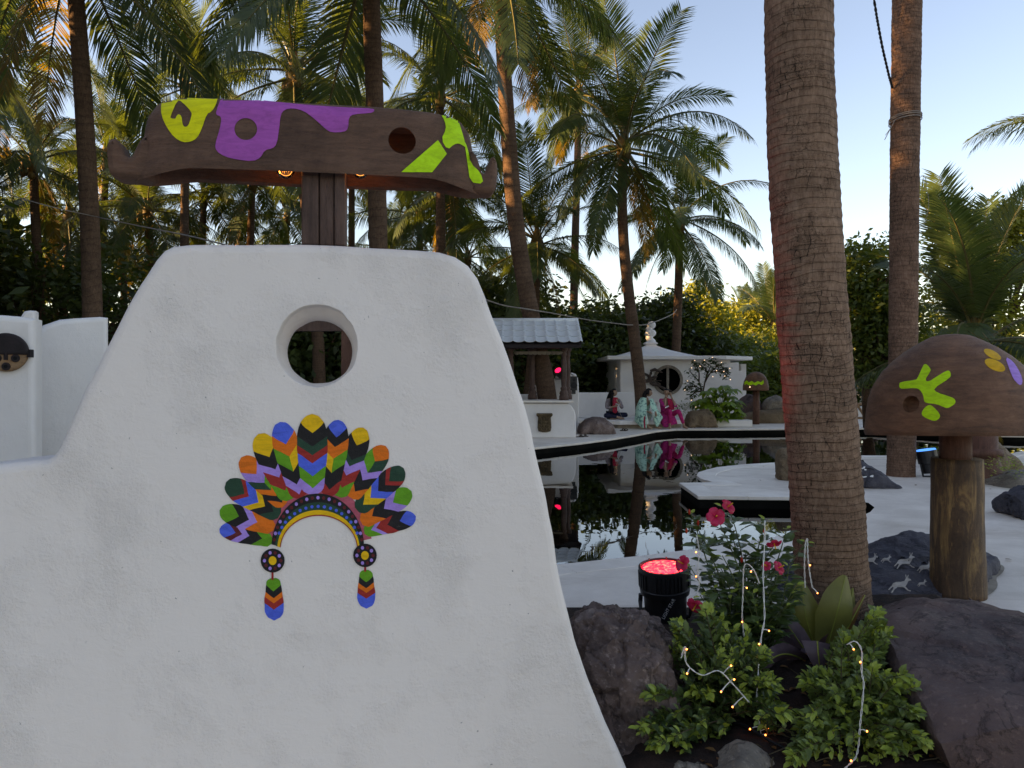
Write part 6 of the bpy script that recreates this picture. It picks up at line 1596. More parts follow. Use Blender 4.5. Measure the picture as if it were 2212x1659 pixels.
bigleaf(bp, [P(1768, 1440, dB), P(1735, 1400, dB - .1), P(1700, 1350, dB - .1), P(1672, 1325, dB)], [0.03, 0.05, 0.055, 0.04, 0.006], M['purple_leaf'])
bigleaf(bp, [P(1765, 1440, dB), P(1750, 1420, dB - .12), P(1728, 1440, dB - .22), P(1742, 1470, dB - .25)], [0.03, 0.05, 0.055, 0.04, 0.006], M['purple_leaf'])
bigleaf(bp, [P(1768, 1445, dB), P(1766, 1405, dB - .25), P(1765, 1386, dB - .42)], [0.02, 0.04, 0.064], M['purple_leaf'])
bigleaf(bp, [P(1765, 1385, dB - .425), P(1767, 1412, dB - .45), P(1770, 1440, dB - .45), P(1772, 1467, dB - .44)], [0.064, 0.046, 0.024, 0.003], M['purple_leaf'])
bigleaf(bp, [P(1762, 1445, dB), P(1725, 1420, dB - .3), P(1690, 1413, dB - .4), P(1660, 1428, dB - .45), P(1640, 1446, dB - .45)], [0.02, 0.03, 0.05, 0.04, 0.006], M['purple_leaf'])
bigleaf(bp, [P(1795, 1420, dB), P(1832, 1340, dB - .02), P(1838, 1300, dB), P(1842, 1270, dB + .02)], [0.03, 0.04, 0.035, 0.02, 0.003], M['olive'])
# ------------------------------------------------------------------ string lights in the plants
M['bulb_glow'] = mat('bulb_glow', (1, 0.6, 0.3), None, emit=(1.0, 0.28, 0.07), estr=2.6)
Z5 = lambda x, y: (1206.9 + .4544 * x, 1042.4 + .4544 * y)
strings = [('white wire string light hanging in the flowering plant, longest strand', 3.36, [(980, 180), (978, 300), (972, 420), (975, 540), (978, 650), (962, 740), (952, 850), (945, 960), (942, 1060), (955, 1150), (975, 1240), (1040, 1290), (1110, 1335), (1160, 1365)], [(995, 700), (948, 763), (960, 928), (905, 1165), (995, 1165), (978, 1193), (968, 1243), (1107, 1308)], -0.55),
           ('white wire string light looped over a stem left of the longest strand', 3.4, [(882, 745), (872, 640), (876, 520), (880, 405), (900, 388), (930, 420), (955, 480)], [(910, 420), (890, 497), (950, 555), (868, 658)], 0),
           ('white wire string light dangling next to the red lamp', 3.45, [(655, 250), (668, 330), (662, 410), (668, 490), (648, 540)], [(650, 328), (650, 443), (755, 500)], 0),
           ('white wire string light hooked on the stem in front of the thick trunk', 3.5, [(1172, 500), (1168, 400), (1172, 300), (1182, 268), (1184, 340), (1192, 420), (1206, 500)], [(1190, 390), (1225, 522), (1010, 410)], 0),
           ('white wire string light crossing the left shrub', 2.93, [(582, 835), (600, 780), (608, 860), (680, 915), (760, 895), (830, 960), (905, 1045)], [(605, 787), (607, 902), (768, 988), (830, 930), (815, 865), (822, 1060)], 0),
           ('white wire string light running down the right shrub', 2.86, [(1370, 770), (1410, 755), (1440, 800), (1440, 900), (1450, 960), (1440, 1080), (1432, 1160), (1425, 1250), (1410, 1310), (1370, 1350), (1340, 1380)], [(1395, 787), (1427, 848), (1458, 1175), (1383, 1315)], -0.15)]
for lb, d, pl_, bs, dd in strings:
    n = len(pl_); pts_ = [P(*Z5(x, y), d + dd * (i / (n - 1)) ** 0.9) for i, (x, y) in enumerate(pl_)]
    root = thing('string_light', lb, 'string light', pts_[0], 'string lights in the planting bed')
    pth = lerp_path(pts_, 60); mb = MB()
    for ph in (0, 1):
        mb.tube([p + Vector((0.0023 * math.cos(i * 0.9 + ph * 3.14), 0.0023 * math.sin(i * 0.9 + ph * 3.14), 0)) for i, p in enumerate(pth)], 0.0015, 5)
    mb.build('wire', M['white_wire'], root, sm=True)
    for x, y in bs:
        q = P(*Z5(x, y), d)
        if min(((p.x / p.y - q.x / q.y) ** 2 + ((p.z - CZ) / p.y - (q.z - CZ) / q.y) ** 2) for p in pth) > 0.02 ** 2: continue
        q = P(*Z5(x, y), d); best = min(pth, key=lambda p: ((p.x / p.y - q.x / q.y) ** 2 + ((p.z - CZ) / p.y - (q.z - CZ) / q.y) ** 2))
        k = best.y / q.y; q = Vector((q.x * k, best.y, CZ + (q.z - CZ) * k)) + Vector((0, -0.012, 0))
        mb = MB(); mb.ball(q, 0.0034, 8, 6); bo = mb.build('bulb', M['bulb_glow'], root, sm=True)
        mb = MB(); mb.tube([best, best.lerp(q, 0.5) + Vector((0, 0, 0.003)), q], [0.0016, 0.002, 0.003], 5); mb.build('lead', M['white_wire'], bo)
mb = MB(); pts_ = []
for x, y, d in ((1490, 1560, 3.3), (1540, 1575, 3.15), (1600, 1592, 3.0), (1650, 1612, 2.9), (1700, 1640, 2.82), (1740, 1675, 2.75)):
    p = P(x, y, d); p.z = bed_h(p.x, p.y) + 0.012; pts_.append(p)
mb.tube(lerp_path(pts_, 30), 0.006, 6); tag(mb.build('black_cable', M['cable'], None, sm=True), 'black cable lying across the soil of the bed', 'cable')
# magenta flower at the bottom edge
M['magenta'] = leafmat('magenta', (0.30, 0.02, 0.24), (0.5, 0.06, 0.42), (0.5, 0.05, 0.4), 0.3, 0.5, 40)
c = P(1974, 1652, 2.9); root = thing('magenta_flower', 'magenta flower at the bottom edge under the right shrub', 'flower', (c.x, c.y, bed_h(c.x, c.y)))
rn = random.Random(8)
for k in range(9):
    a = 2 * math.pi * k / 9; mb = MB(); dd = Vector((math.cos(a), -0.5, math.sin(a) * 0.9)); leaf6(mb, c, dd, Vector((0, -1, 0.3)), 0.038, 0.02, 0.3, 0.25); mb.build('petal', M['magenta'], root, sm=True)
mb = MB(); mb.tube([c, (c.x, c.y + 0.02, bed_h(c.x, c.y))], 0.003, 5); mb.build('stem', M['green_twig'], root)
# twigs and litter on the soil
mb = MB(); rn = random.Random(21)
for k in range(70):
    x, y = rn.uniform(0.7, 1.7), rn.uniform(2.55, 3.6); z = bed_h(x, y) + 0.004; a = rn.uniform(0, 6.28); l_ = rn.uniform(0.03, 0.16)
    mb.tube([(x, y, z), (x + math.cos(a) * l_ * .5, y + math.sin(a) * l_ * .5, z + rn.uniform(0, .025)), (x + math.cos(a) * l_, y + math.sin(a) * l_, z)], 0.0022, 4)
tag(mb.build('twig_litter', M['twig']), 'fallen twigs scattered on the soil of the bed', 'twigs', kind='stuff')
mb = MB()
for k in range(160):
    x, y = rn.uniform(0.6, 1.8), rn.uniform(2.5, 3.8); z = bed_h(x, y) + 0.006; a = rn.uniform(0, 6.28)
    leaf6(mb, Vector((x, y, z)), Vector((math.cos(a), math.sin(a), rn.uniform(-.1, .3))), Vector((0, 0, 1)), rn.uniform(.02, .05), rn.uniform(.006, .014), 0.3, 0.1)
tag(mb.build('leaf_litter', M['brown_leaf']), 'dead leaves scattered on the soil of the bed', 'leaves', kind='stuff')

# dry leaves on the paving and afloat on the pool
mb = MB(); rn = random.Random(77)
for k in range(70):
    x, y = rn.uniform(1.2, 9.0), rn.uniform(5.2, 14.0)
    if any((x - p.x) ** 2 + (y - p.y) ** 2 < 0.1 for p in ring): continue
    a = rn.uniform(0, 6.28); inside = False; n0 = len(POOL)
    for i in range(n0):
        p, q = POOL[i], POOL[(i + 1) % n0]
        if (p.y > y) != (q.y > y) and x < (q.x - p.x) * (y - p.y) / (q.y - p.y) + p.x: inside = not inside
    z = -0.148 if inside else 0.012
    leaf6(mb, Vector((x, y, z)), Vector((math.cos(a), math.sin(a), 0.02 if inside else rn.uniform(0, .25))), Vector((0, 0, 1)), rn.uniform(.03, .07), rn.uniform(.008, .018), 0.15, 0.02)
tag(mb.build('leaf_litter', M['brown_leaf']), 'dry leaves on the paving and afloat on the pool', 'leaves', kind='stuff')
# ------------------------------------------------------------------ plants by the shrine
def schefflera():
    rn = random.Random(31); b0 = Vector((Xp(1555, 23.7), 23.75, 0.1))
    root = thing('big_leaved_bush', 'bush of large glossy fingered leaves over the white planter edge', 'bush', b0)
    M['bigleaf'] = leafmat('glossy_leaf', (0.07, 0.14, 0.015), (0.20, 0.32, 0.035), (0.28, 0.38, 0.03), 0.3, 0.3, 3, 0.5)
    st = MB()
    heads = [(1525, 845), (1545, 838), (1565, 833), (1583, 840), (1517, 862), (1535, 858), (1556, 852), (1577, 856), (1592, 866), (1514, 878), (1532, 875), (1550, 870), (1570, 874), (1588, 882), (1596, 890), (1520, 890), (1545, 888), (1562, 890), (1580, 896), (1535, 900), (1556, 903), (1572, 868), (1508, 868)]
    heads += [(1540, 848), (1568, 845), (1528, 868), (1586, 874), (1545, 880), (1562, 880), (1524, 896), (1590, 900)]
    for px, py in heads:
        c = P(px, py, 23.6 + rn.uniform(-.35, .35)); st.tube([b0, b0.lerp(c, 0.6) + Vector((0, 0, 0.08)), c], [0.02, 0.012, 0.008], 5)
        n = rn.choice((6, 7, 8)); a0 = rn.uniform(0, 6.28)
        mb = MB()
        for k in range(n):
            a = a0 + 2 * math.pi * k / n
            leaf6(mb, c, Vector((math.cos(a), math.sin(a) - 0.25, rn.uniform(-.5, -.1))), Vector((0, -0.3, 1)), rn.uniform(.26, .35), rn.uniform(.072, .092), 0.15, 0.3)
        mb.build('leaf', M['bigleaf'], root, sm=True)
    st.build('stems', M['green_twig'], root, sm=True)
schefflera()
def small_tree():
    rn = random.Random(41); b0 = Vector((Xp(1522, 25.2), 25.2, 0.0))
    root = thing('ornamental_tree', 'thin ornamental tree with sparse leaves and tiny lights before the shrine wall', 'tree', b0)
    st = MB(); lv = MB(); tips = []
    f = P(1520, 872, 25.2)
    br = [[(1520, 872), (1516, 845), (1510, 825), (1495, 808), (1488, 800)], [(1520, 872), (1516, 845), (1505, 835), (1485, 825)], [(1518, 850), (1523, 825), (1528, 805), (1535, 790), (1520, 782)], [(1523, 825), (1535, 805), (1548, 793), (1560, 788)], [(1535, 805), (1552, 802), (1566, 806), (1570, 815)], [(1510, 825), (1510, 805), (1505, 790), (1498, 785)], [(1516, 845), (1500, 848), (1492, 858)], [(1528, 805), (1522, 795), (1510, 788)], [(1548, 793), (1545, 783), (1535, 778)], [(1505, 835), (1490, 836), (1482, 842)], [(1552, 802), (1562, 797), (1572, 800)], [(1505, 866), (1500, 872), (1495, 880)]]
    for b_ in br:
        dj = rn.uniform(-.25, .25); pts_ = [P(x, y, 25.2 + dj * i / len(b_)) for i, (x, y) in enumerate(b_)]; pth = lerp_path(pts_, 10)
        st.tube(pth, [0.03 * (1 - 0.75 * i / 10) for i in range(11)], 5)
        for i in range(4, 11):
            for k in range(rn.choice((6, 8, 11))):
                a = rn.uniform(0, 6.28); p = pth[i] + Vector((rn.uniform(-.09, .09), rn.uniform(-.09, .09), rn.uniform(-.09, .09)))
                leaf6(lv, p, Vector((math.cos(a), math.sin(a), rn.uniform(-.6, .5))), Vector((0, -.2, 1)), rn.uniform(.10, .17), rn.uniform(.028, .04), 0.2, 0.15)
        tips.append(pth[-1])
    st.tube([b0, f], [0.05, 0.04], 7)
    st.build('trunk', M['bark_far'], root, sm=True); tag(lv.build('crown', M['leaf_dark'], root), kind='stuff')
    for t in tips + [P(1545, 800, 25.1), P(1556, 796, 25.1), P(1540, 812, 25.1), P(1563, 812, 25.1)]:
        mb = MB(); mb.ball(t + Vector((rn.uniform(-.1, .1), -.1, rn.uniform(-.1, .1))), 0.014, 6, 4); mb.build('light', M['lamp_w'], root)
M['lamp_w'] = mat('tiny_light', (1, 0.9, 0.8), None, emit=(1, 0.8, 0.6), estr=0.7)
small_tree()
def low_plants(label, spots, d, seed, mat_, sz=0.09):
    rn = random.Random(seed); b0 = P(spots[0][0], spots[0][1], d); b0.z = 0
    root = thing('ground_cover', label, 'plants', b0); root['kind'] = 'stuff'
    mb = MB()
    for px, py in spots:
        c = P(px, py, d)
        for k in range(26):
            a = rn.uniform(0, 6.28); q = c + Vector((rn.uniform(-.2, .2), rn.uniform(-.2, .2), rn.uniform(-.1, .1)))
            leaf6(mb, q, Vector((math.cos(a), math.sin(a), rn.uniform(-.1, .9))), Vector((0, 0, 1)), sz * rn.uniform(.7, 1.3), sz * 0.22, 0.2, 0.2)
    tag(mb.build('leaves', mat_, root), kind='stuff')
low_plants('variegated low plants under the shrine ledge', [(1462, 882), (1474, 880), (1486, 878), (1498, 877), (1510, 878), (1468, 890), (1480, 886), (1495, 872), (1465, 874)], 24.8, 3, M['leaf_mid'])
low_plants('low green plants on the bank behind the roped palm', [(1990, 985), (2000, 978), (2012, 985), (2022, 975), (1985, 995), (1995, 1000), (2030, 985), (1980, 982), (2005, 995)], 14.2, 4, M['leaf_mid'], 0.12)
low_plants('small yellow green plant on the grey boulder at the right edge', [(2160, 1006), (2172, 1002), (2182, 1008), (2166, 1014), (2190, 1012)], 10.5, 5, M['shrub_new'], 0.06)
M['bottle'] = glassmat('bottle_glass', (0.9, 0.92, 0.95))
# glass jars by the boulder
q = P(1471, 893, 23.0); mb = MB(); mb.lathe((q.x, q.y, q.z - 0.1), [(0.06, 0), (0.10, 0.05), (0.10, 0.14), (0.04, 0.19), (0.03, 0.24)], 14)
tag(mb.build('jar', mat('pale_jar', (0.6, 0.58, 0.55), (0.35, 0.33, 0.3), rough=0.3, scale=12), None, sm=True), 'pale rounded jar beside the square brown boulder', 'jar')

# ------------------------------------------------------------------ ropes, wires
def wire(name, label, pts_, r_, mat_, n=50, cat='wire', twist=0):
    pth = lerp_path(pts_, n); mb = MB()
    if twist:
        for ph in (0, math.pi): mb.tube([p + Vector((twist * math.cos(i * 1.1 + ph), twist * math.sin(i * 1.1 + ph), 0)) for i, p in enumerate(pth)], r_, 5)
    else: mb.tube(pth, r_, 5)
    return tag(mb.build(name, mat_, None, sm=True), label, cat)
wire('rope', 'slack rope strung from the leaning palm past the shrine finial', [P(1030, 640, 19.7), P(1085, 659, 19.75), P(1141, 668, 19.75), P(1200, 678, 20.6), P(1270, 691, 21.8), P(1340, 700, 23), P(1362, 702, 23.6), P(1400, 700, 25), P(1450, 680, 28), P(1462, 668, 31.9)], 0.018, M['grey_wire'])
wire('rope', 'thin rope sagging across the left grove towards the white wall', [P(-60, 400, 13), P(0, 415, 12.7), P(100, 444, 12), P(197, 466, 13.5), P(300, 488, 11), P(400, 508, 9), P(490, 530, 7)], 0.009, M['grey_wire'])
wire('twisted_cable', 'dark twisted cable coming down to the roped palm', [P(1860, -160, 10.5), P(1888, 0, 10.9), P(1898, 60, 11.0), P(1910, 120, 11.2), P(1922, 170, 11.35), P(1928, 190, 11.45)], 0.012, M['cable'], 90, 'cable', 0.009)
rp = thing('tied_rope', 'straw rope knotted round the palm behind the near mushroom', 'rope', P(1955, 265, 11.3))
mb = MB(); cpos = P(1955.5, 263, 11.5)
for dz in (0, 0.035, 0.06):
    mb.tube([cpos + Vector((0.222 * math.cos(a), 0.222 * math.sin(a), dz + 0.03 * math.cos(a + 1))) for a in [2 * math.pi * i / 24 for i in range(25)]], 0.008, 5, caps=False)
mb.build('loop', M['grey_wire'], rp, sm=True)
mb = MB(); k0 = cpos + Vector((-0.2, -0.1, 0.0))
for e_ in ((1913, 292), (1911, 302)): mb.tube(lerp_path([k0, P(1925, 275, 11.25), P(e_[0], e_[1], 11.2)], 8), 0.005, 5)
mb.build('tail', M['grey_wire'], rp, sm=True)
wire('loose_wire', 'thin loose wires curling off the roped palm', [P(1986, 384, 11.35), P(1994, 380, 11.3), P(2000, 388, 11.3), P(2001, 402, 11.3), P(1993, 410, 11.3), P(2003, 414, 11.3), P(2006, 440, 11.3), P(2003, 462, 11.3), P(1998, 474, 11.4)], 0.004, M['grey_wire'], 40)

# ------------------------------------------------------------------ people
def skinmesh(verts, edges, mat_, name, sub=2):
    """verts: list of (co, radius) ; grows a continuous surface"""
    me = bpy.data.meshes.new(name); me.from_pydata([Vector(v[0]) for v in verts], edges, [])
    o = bpy.data.objects.new(name, me); link(o)
    md = o.modifiers.new('skin', 'SKIN'); md.use_smooth_shade = True; md.branch_smoothing = 0.5
    for sv, v in zip(me.skin_vertices[0].data, verts):
        r_ = v[1]; sv.radius = (r_, r_) if not hasattr(r_, '__len__') else r_
    me.skin_vertices[0].data[0].use_root = True
    sb = o.modifiers.new('sub', 'SUBSURF'); sb.levels = sub; sb.render_levels = sub
    apply_mods(o); o.data.materials.clear(); o.data.materials.append(mat_)
    return o
M['skin'] = mat('skin', (0.44, 0.26, 0.175), (0.36, 0.20, 0.13), rough=0.5, scale=8, spec=0.35)
M['hair'] = mat('hair', (0.012, 0.009, 0.008), (0.006, 0.005, 0.005), rough=0.55, scale=30, spec=0.15)
M['eye'] = mat('eye_dark', (0.01, 0.008, 0.007), None, rough=0.2)
M['lip'] = mat('lip', (0.28, 0.08, 0.07), None, rough=0.5)
def head_into(o, c, face, up, s=1.0):
    """a head with face joined into the body mesh o; face = where it looks"""
    f = Vector(face).normalized(); u = (Vector(up) - f * Vector(up).dot(f)).normalized(); r_ = f.cross(u)
    mb = MB(); seg, rings = 20, 14; vs_ = []
    for i in range(rings + 1):
        th = math.pi * i / rings
        for k in range(seg):
            a = 2 * math.pi * k / seg; x = math.sin(th) * math.cos(a); y = math.sin(th) * math.sin(a); z = -math.cos(th)
            px, py, pz = x * 0.074, y * 0.094, z * 0.112            # right, forward, up
            if z < 0: px *= 1 + 0.30 * z; py *= 1 + 0.10 * z
            if y > 0.5 and abs(x) < 0.22 and -0.42 < z < 0.12: py += 0.018 * (1 - abs(x) / 0.22) * (1 - abs(z + 0.22) / 0.34)   # nose
            if y > 0.4 and 0.02 < z < 0.26 and 0.2 < abs(x) < 0.7: py -= 0.006
            if y > 0.5 and z < -0.75: py += 0.008
            vs_.append(Vector(c) + (r_ * px + f * py + u * pz) * s)
    fs = [(i * seg + k, i * seg + (k + 1) % seg, (i + 1) * seg + (k + 1) % seg, (i + 1) * seg + k) for i in range(rings) for k in range(seg)]
    mb.add(vs_, fs)
    for sx in (-1, 1):
        mb.ball(Vector(c) + (r_ * 0.074 * sx + f * -0.005 + u * -0.008) * s, Vector((0.010, 0.016, 0.024)) * s, 8, 6)
    mb.cur = 1
    for sx in (-1, 1):
        mb.ball(Vector(c) + (r_ * 0.030 * sx + f * 0.0805 + u * 0.012) * s, Vector((0.013, 0.008, 0.006)) * s, 8, 5)
        mb.tube([Vector(c) + (r_ * 0.014 * sx + f * 0.088 + u * 0.030) * s, Vector(c) + (r_ * 0.030 * sx + f * 0.087 + u * 0.035) * s, Vector(c) + (r_ * 0.047 * sx + f * 0.078 + u * 0.030) * s], 0.0035 * s, 5)
    mb.cur = 2
    mb.tube([Vector(c) + (r_ * -0.022 + f * 0.080 + u * -0.056) * s, Vector(c) + (f * 0.090 + u * -0.054) * s, Vector(c) + (r_ * 0.022 + f * 0.080 + u * -0.056) * s], [0.003, 0.007, 0.003], 6)
    join_into(o, mb, [M['skin'], M['eye'], M['lip']])
def join_into(o, mb, mats):
    bm = bmesh.new(); bm.from_mesh(o.data)
    base = []
    for m_ in mats:
        names = [x.name for x in o.data.materials]
        if m_.name not in names: o.data.materials.append(m_); names.append(m_.name)
        base.append(names.index(m_.name))
    vv = [bm.verts.new(v) for v in mb.v]
    for f, mi in zip(mb.f, mb.m):
        try: nf = bm.faces.new([vv[i] for i in f]); nf.material_index = base[mi]; nf.smooth = True
        except ValueError: pass
    bm.to_mesh(o.data); bm.free()
def hand_into(o, wrist, d, palm_n, curl=0.6, s=1.0):
    d = Vector(d).normalized(); n = Vector(palm_n); n = (n - d * n.dot(d)).normalized(); r_ = d.cross(n); w_ = Vector(wrist); mb = MB()
    mb.tube([w_ - d * 0.02, w_ + d * 0.03, w_ + d * 0.075], [0.022, 0.032, 0.030], 10)
    for i, (off, ln) in enumerate(((-0.027, 0.058), (-0.009, 0.07), (0.009, 0.066), (0.026, 0.05))):
        p = w_ + d * 0.07 + r_ * off; pts_ = [p]; a = 0
        for k in range(3):
            a += curl * (0.7 + 0.2 * i / 3); pts_.append(pts_[-1] + (d * math.cos(a) + n * math.sin(a)) * ln / 3)
        mb.tube(pts_, [0.009, 0.0085, 0.008, 0.006], 6)
    p = w_ + d * 0.02 - r_ * 0.025
    mb.tube([p, p - r_ * 0.022 + d * 0.02 + n * 0.006, p - r_ * 0.026 + d * 0.045 + n * 0.018], [0.011, 0.010, 0.007], 6)
    join_into(o, mb, [M['skin']])
def foot_into(o, ankle, d, s=1.0):
    d = Vector(d); d.z = 0; d.normalize(); a = Vector(ankle); r_ = Vector((-d.y, d.x, 0)); mb = MB()
    mb.tube([a - d * 0.045 + Vector((0, 0, -0.01)), a + Vector((0, 0, -0.015)), a + d * 0.08 + Vector((0, 0, -0.032)), a + d * 0.14 + Vector((0, 0, -0.042))], [0.033, 0.042, 0.036, 0.024], 10)
    for i in range(5): mb.tube([a + d * 0.13 + r_ * (0.012 * (i - 2)) + Vector((0, 0, -0.045)), a + d * (0.172 - 0.006 * i) + r_ * (0.015 * (i - 2)) + Vector((0, 0, -0.05))], [0.010, 0.007], 6)
    join_into(o, mb, [M['skin']])
def reparent(o, root):
    off = wloc(root)
    for v in o.data.vertices: v.co -= off
    o.parent = root
    return o
def cloth(name, sections, mat_, root, origin, seg=20, closed=True, fold=0.0, seed=0):
    """a draped garment: rings of (centre, rx, ry) from the top down"""
    mb = MB(); rows = []
    for j, (c, rx, ry) in enumerate(sections):
        row = []
        for k in range(seg):
            a = 2 * math.pi * k / seg; w_ = 1 + fold * (j / (len(sections) - 1)) * math.sin(a * 7 + seed + j * 0.4) + 0.02 * noise.noise((a * 2, j, seed))
            row.append(Vector(origin) + Vector(c) + Vector((rx * math.cos(a) * w_, ry * math.sin(a) * w_, 0.012 * math.sin(a * 3 + j))))
        rows.append(row)
    vs_ = [p for r_ in rows for p in r_]; n = len(rows)
    mb.add(vs_, [(j * seg + k, (j + 1) * seg + k, (j + 1) * seg + (k + 1) % seg, j * seg + (k + 1) % seg) for j in range(n - 1) for k in range(seg)])
    o = mb.build(name, mat_, root, sm=True); return o
def sheetcloth(name, grid, mat_, root, origin, it=2):
    """grid: rows of control points"""
    rows = [lerp_path([Vector(origin) + Vector(p) for p in r_], 12) for r_ in grid]
    cols = [lerp_path([r_[k] for r_ in rows], 12) for k in range(13)]
    mb = MB(); vs_ = [p for c in cols for p in c]
    vs_ = [Vector(p) + Vector((0, 0.010 * noise.noise(Vector(p) * 9), 0)) for p in vs_]
    mb.add(vs_, [(i * 13 + j, i * 13 + j + 1, (i + 1) * 13 + j + 1, (i + 1) * 13 + j) for i in range(12) for j in range(12)])
    o = mb.build(name, mat_, root, sm=True)
    md = o.modifiers.new('th', 'SOLIDIFY'); md.thickness = 0.008
    return o
def clothmat(name, c, c2, scale=18, lo=0.45, hi=0.55):
    return mat(name, c, c2, rough=0.85, scale=scale, bump=0.15, bscale=60, lo=lo, hi=hi, detail=3)
M['mint'] = clothmat('mint_print', (0.42, 0.72, 0.58), (0.10, 0.28, 0.25), 13, 0.38, 0.50)
M['mint_trouser'] = clothmat('pale_trouser', (0.62, 0.72, 0.66), (0.5, 0.6, 0.55))
M['pink'] = clothmat('pink_cloth', (0.60, 0.025, 0.15), (0.48, 0.015, 0.11))
M['pink_print'] = clothmat('pink_print', (0.60, 0.03, 0.18), (0.33, 0.02, 0.14), 20, 0.42, 0.52)
M['rose'] = clothmat('rose_scarf', (0.50, 0.02, 0.06), (0.38, 0.012, 0.05))
M['mauve'] = clothmat('mauve_top', (0.30, 0.25, 0.25), (0.22, 0.17, 0.18))
M['navy'] = clothmat('navy_denim', (0.014, 0.018, 0.045), (0.009, 0.011, 0.03))
M['red_scarf'] = clothmat('red_scarf', (0.52, 0.03, 0.05), (0.35, 0.015, 0.04))
M['sandal'] = mat('sandal', (0.05, 0.03, 0.02), None, rough=0.7)

def person(label, origin, joints, radii, sleeves, head_c, face, mats, hair_fn=None, feet=None, hands=None, s=1.0):
    """joints: dict of local points; radii: per joint; body grown as one mesh"""
    O = Vector(origin); J = {k: O + Vector(v) for k, v in joints.items()}
    root = thing('person', label, 'person', O)
    order = ['hip', 'waist', 'chest', 'neck', 'shL', 'elL', 'haL', 'shR', 'elR', 'haR', 'thL', 'knL', 'anL', 'thR', 'knR', 'anR']
    E = [('hip', 'waist'), ('waist', 'chest'), ('chest', 'neck'), ('chest', 'shL'), ('shL', 'elL'), ('elL', 'haL'), ('chest', 'shR'), ('shR', 'elR'), ('elR', 'haR'), ('hip', 'thL'), ('thL', 'knL'), ('knL', 'anL'), ('hip', 'thR'), ('thR', 'knR'), ('knR', 'anR')]
    rd = {'hip': 0.13, 'waist': 0.115, 'chest': 0.12, 'neck': 0.042, 'sh': 0.05, 'el': 0.037, 'ha': 0.024, 'th': 0.085, 'kn': 0.056, 'an': 0.034}
    g = lambda k: rd[k] if k in rd else rd[k[:2]]
    ix = {k: i for i, k in enumerate(order)}
    body = skinmesh([(J[k], g(k)) for k in order], [(ix[a], ix[b]) for a, b in E], M['skin'], 'body')
    head_into(body, O + Vector(head_c), face, (0, 0, 1), s)
    for hk, (d, n) in (hands or {}).items(): hand_into(body, J[hk], d, n)
    for fk, d in (feet or {}).items(): foot_into(body, J[fk], d)
    reparent(body, root)
    # top with sleeves down to where 'sleeves' says, as its own grown surface
    k1 = ['hip', 'waist', 'chest', 'ncK', 'shL', 'elL', 'wrL', 'shR', 'elR', 'wrR']
    Jt = dict(J); Jt['ncK'] = J['chest'].lerp(J['neck'], 0.62); Jt['wrL'] = J['elL'].lerp(J['haL'], sleeves[0]); Jt['wrR'] = J['elR'].lerp(J['haR'], sleeves[1])
    rt = {'hip': 0.165, 'waist': 0.142, 'chest': 0.14, 'ncK': 0.062, 'shL': 0.066, 'shR': 0.066, 'elL': 0.056, 'elR': 0.056, 'wrL': 0.044, 'wrR': 0.044}
    i1 = {k: i for i, k in enumerate(k1)}
    top = skinmesh([(Jt[k], rt[k]) for k in k1], [(i1[a], i1[b]) for a, b in (('hip', 'waist'), ('waist', 'chest'), ('chest', 'ncK'), ('chest', 'shL'), ('shL', 'elL'), ('elL', 'wrL'), ('chest', 'shR'), ('shR', 'elR'), ('elR', 'wrR'))], M[mats[0]], 'tunic')
    reparent(top, root)
    k2 = ['hip', 'thL', 'knL', 'caL', 'thR', 'knR', 'caR']; Jt['caL'] = J['knL'].lerp(J['anL'], 0.88); Jt['caR'] = J['knR'].lerp(J['anR'], 0.88)
    r2 = {'hip': 0.14, 'thL': 0.10, 'thR': 0.10, 'knL': 0.072, 'knR': 0.072, 'caL': 0.046, 'caR': 0.046}; i2 = {k: i for i, k in enumerate(k2)}
    tro = skinmesh([(Jt[k], r2[k]) for k in k2], [(i2[a], i2[b]) for a, b in (('hip', 'thL'), ('thL', 'knL'), ('knL', 'caL'), ('hip', 'thR'), ('thR', 'knR'), ('knR', 'caR'))], M[mats[1]], 'trousers')
    reparent(tro, root)
    return root, O
def hair_cap(root, c, face, s=1.0, extra=None):
    f = Vector(face).normalized(); u = (Vector((0, 0, 1)) - f * f.z).normalized(); r_ = f.cross(u); mb = MB(); seg, rings = 20, 12; vs_ = []; fs = []
    for i in range(rings + 1):
        th = math.pi * i / rings
        for k in range(seg):
            a = 2 * math.pi * k / seg; x = math.sin(th) * math.cos(a); y = math.sin(th) * math.sin(a); z = -math.cos(th)
            vs_.append(Vector(c) + (r_ * x * 0.084 + f * (y * 0.102 - 0.012) + u * (z * 0.118 + 0.008)) * s)
    for i in range(rings):
        for k in range(seg):
            th = math.pi * (i + 0.5) / rings; a = 2 * math.pi * (k + 0.5) / seg; y = math.sin(th) * math.sin(a); z = -math.cos(th)
            if y > 0.30 and z < 0.62 - 0.1 * abs(math.cos(a)): continue
            if z < -0.55: continue
            fs.append((i * seg + k, i * seg + (k + 1) % seg, (i + 1) * seg + (k + 1) % seg, (i + 1) * seg + k))
    mb.add(vs_, fs)
    for pts_, rad in (extra or []): mb.tube(lerp_path([Vector(p) for p in pts_], 10), [rad[0] + (rad[1] - rad[0]) * i / 10 for i in range(11)], 10)
    return mb.build('hair', M['hair'], root, sm=True)

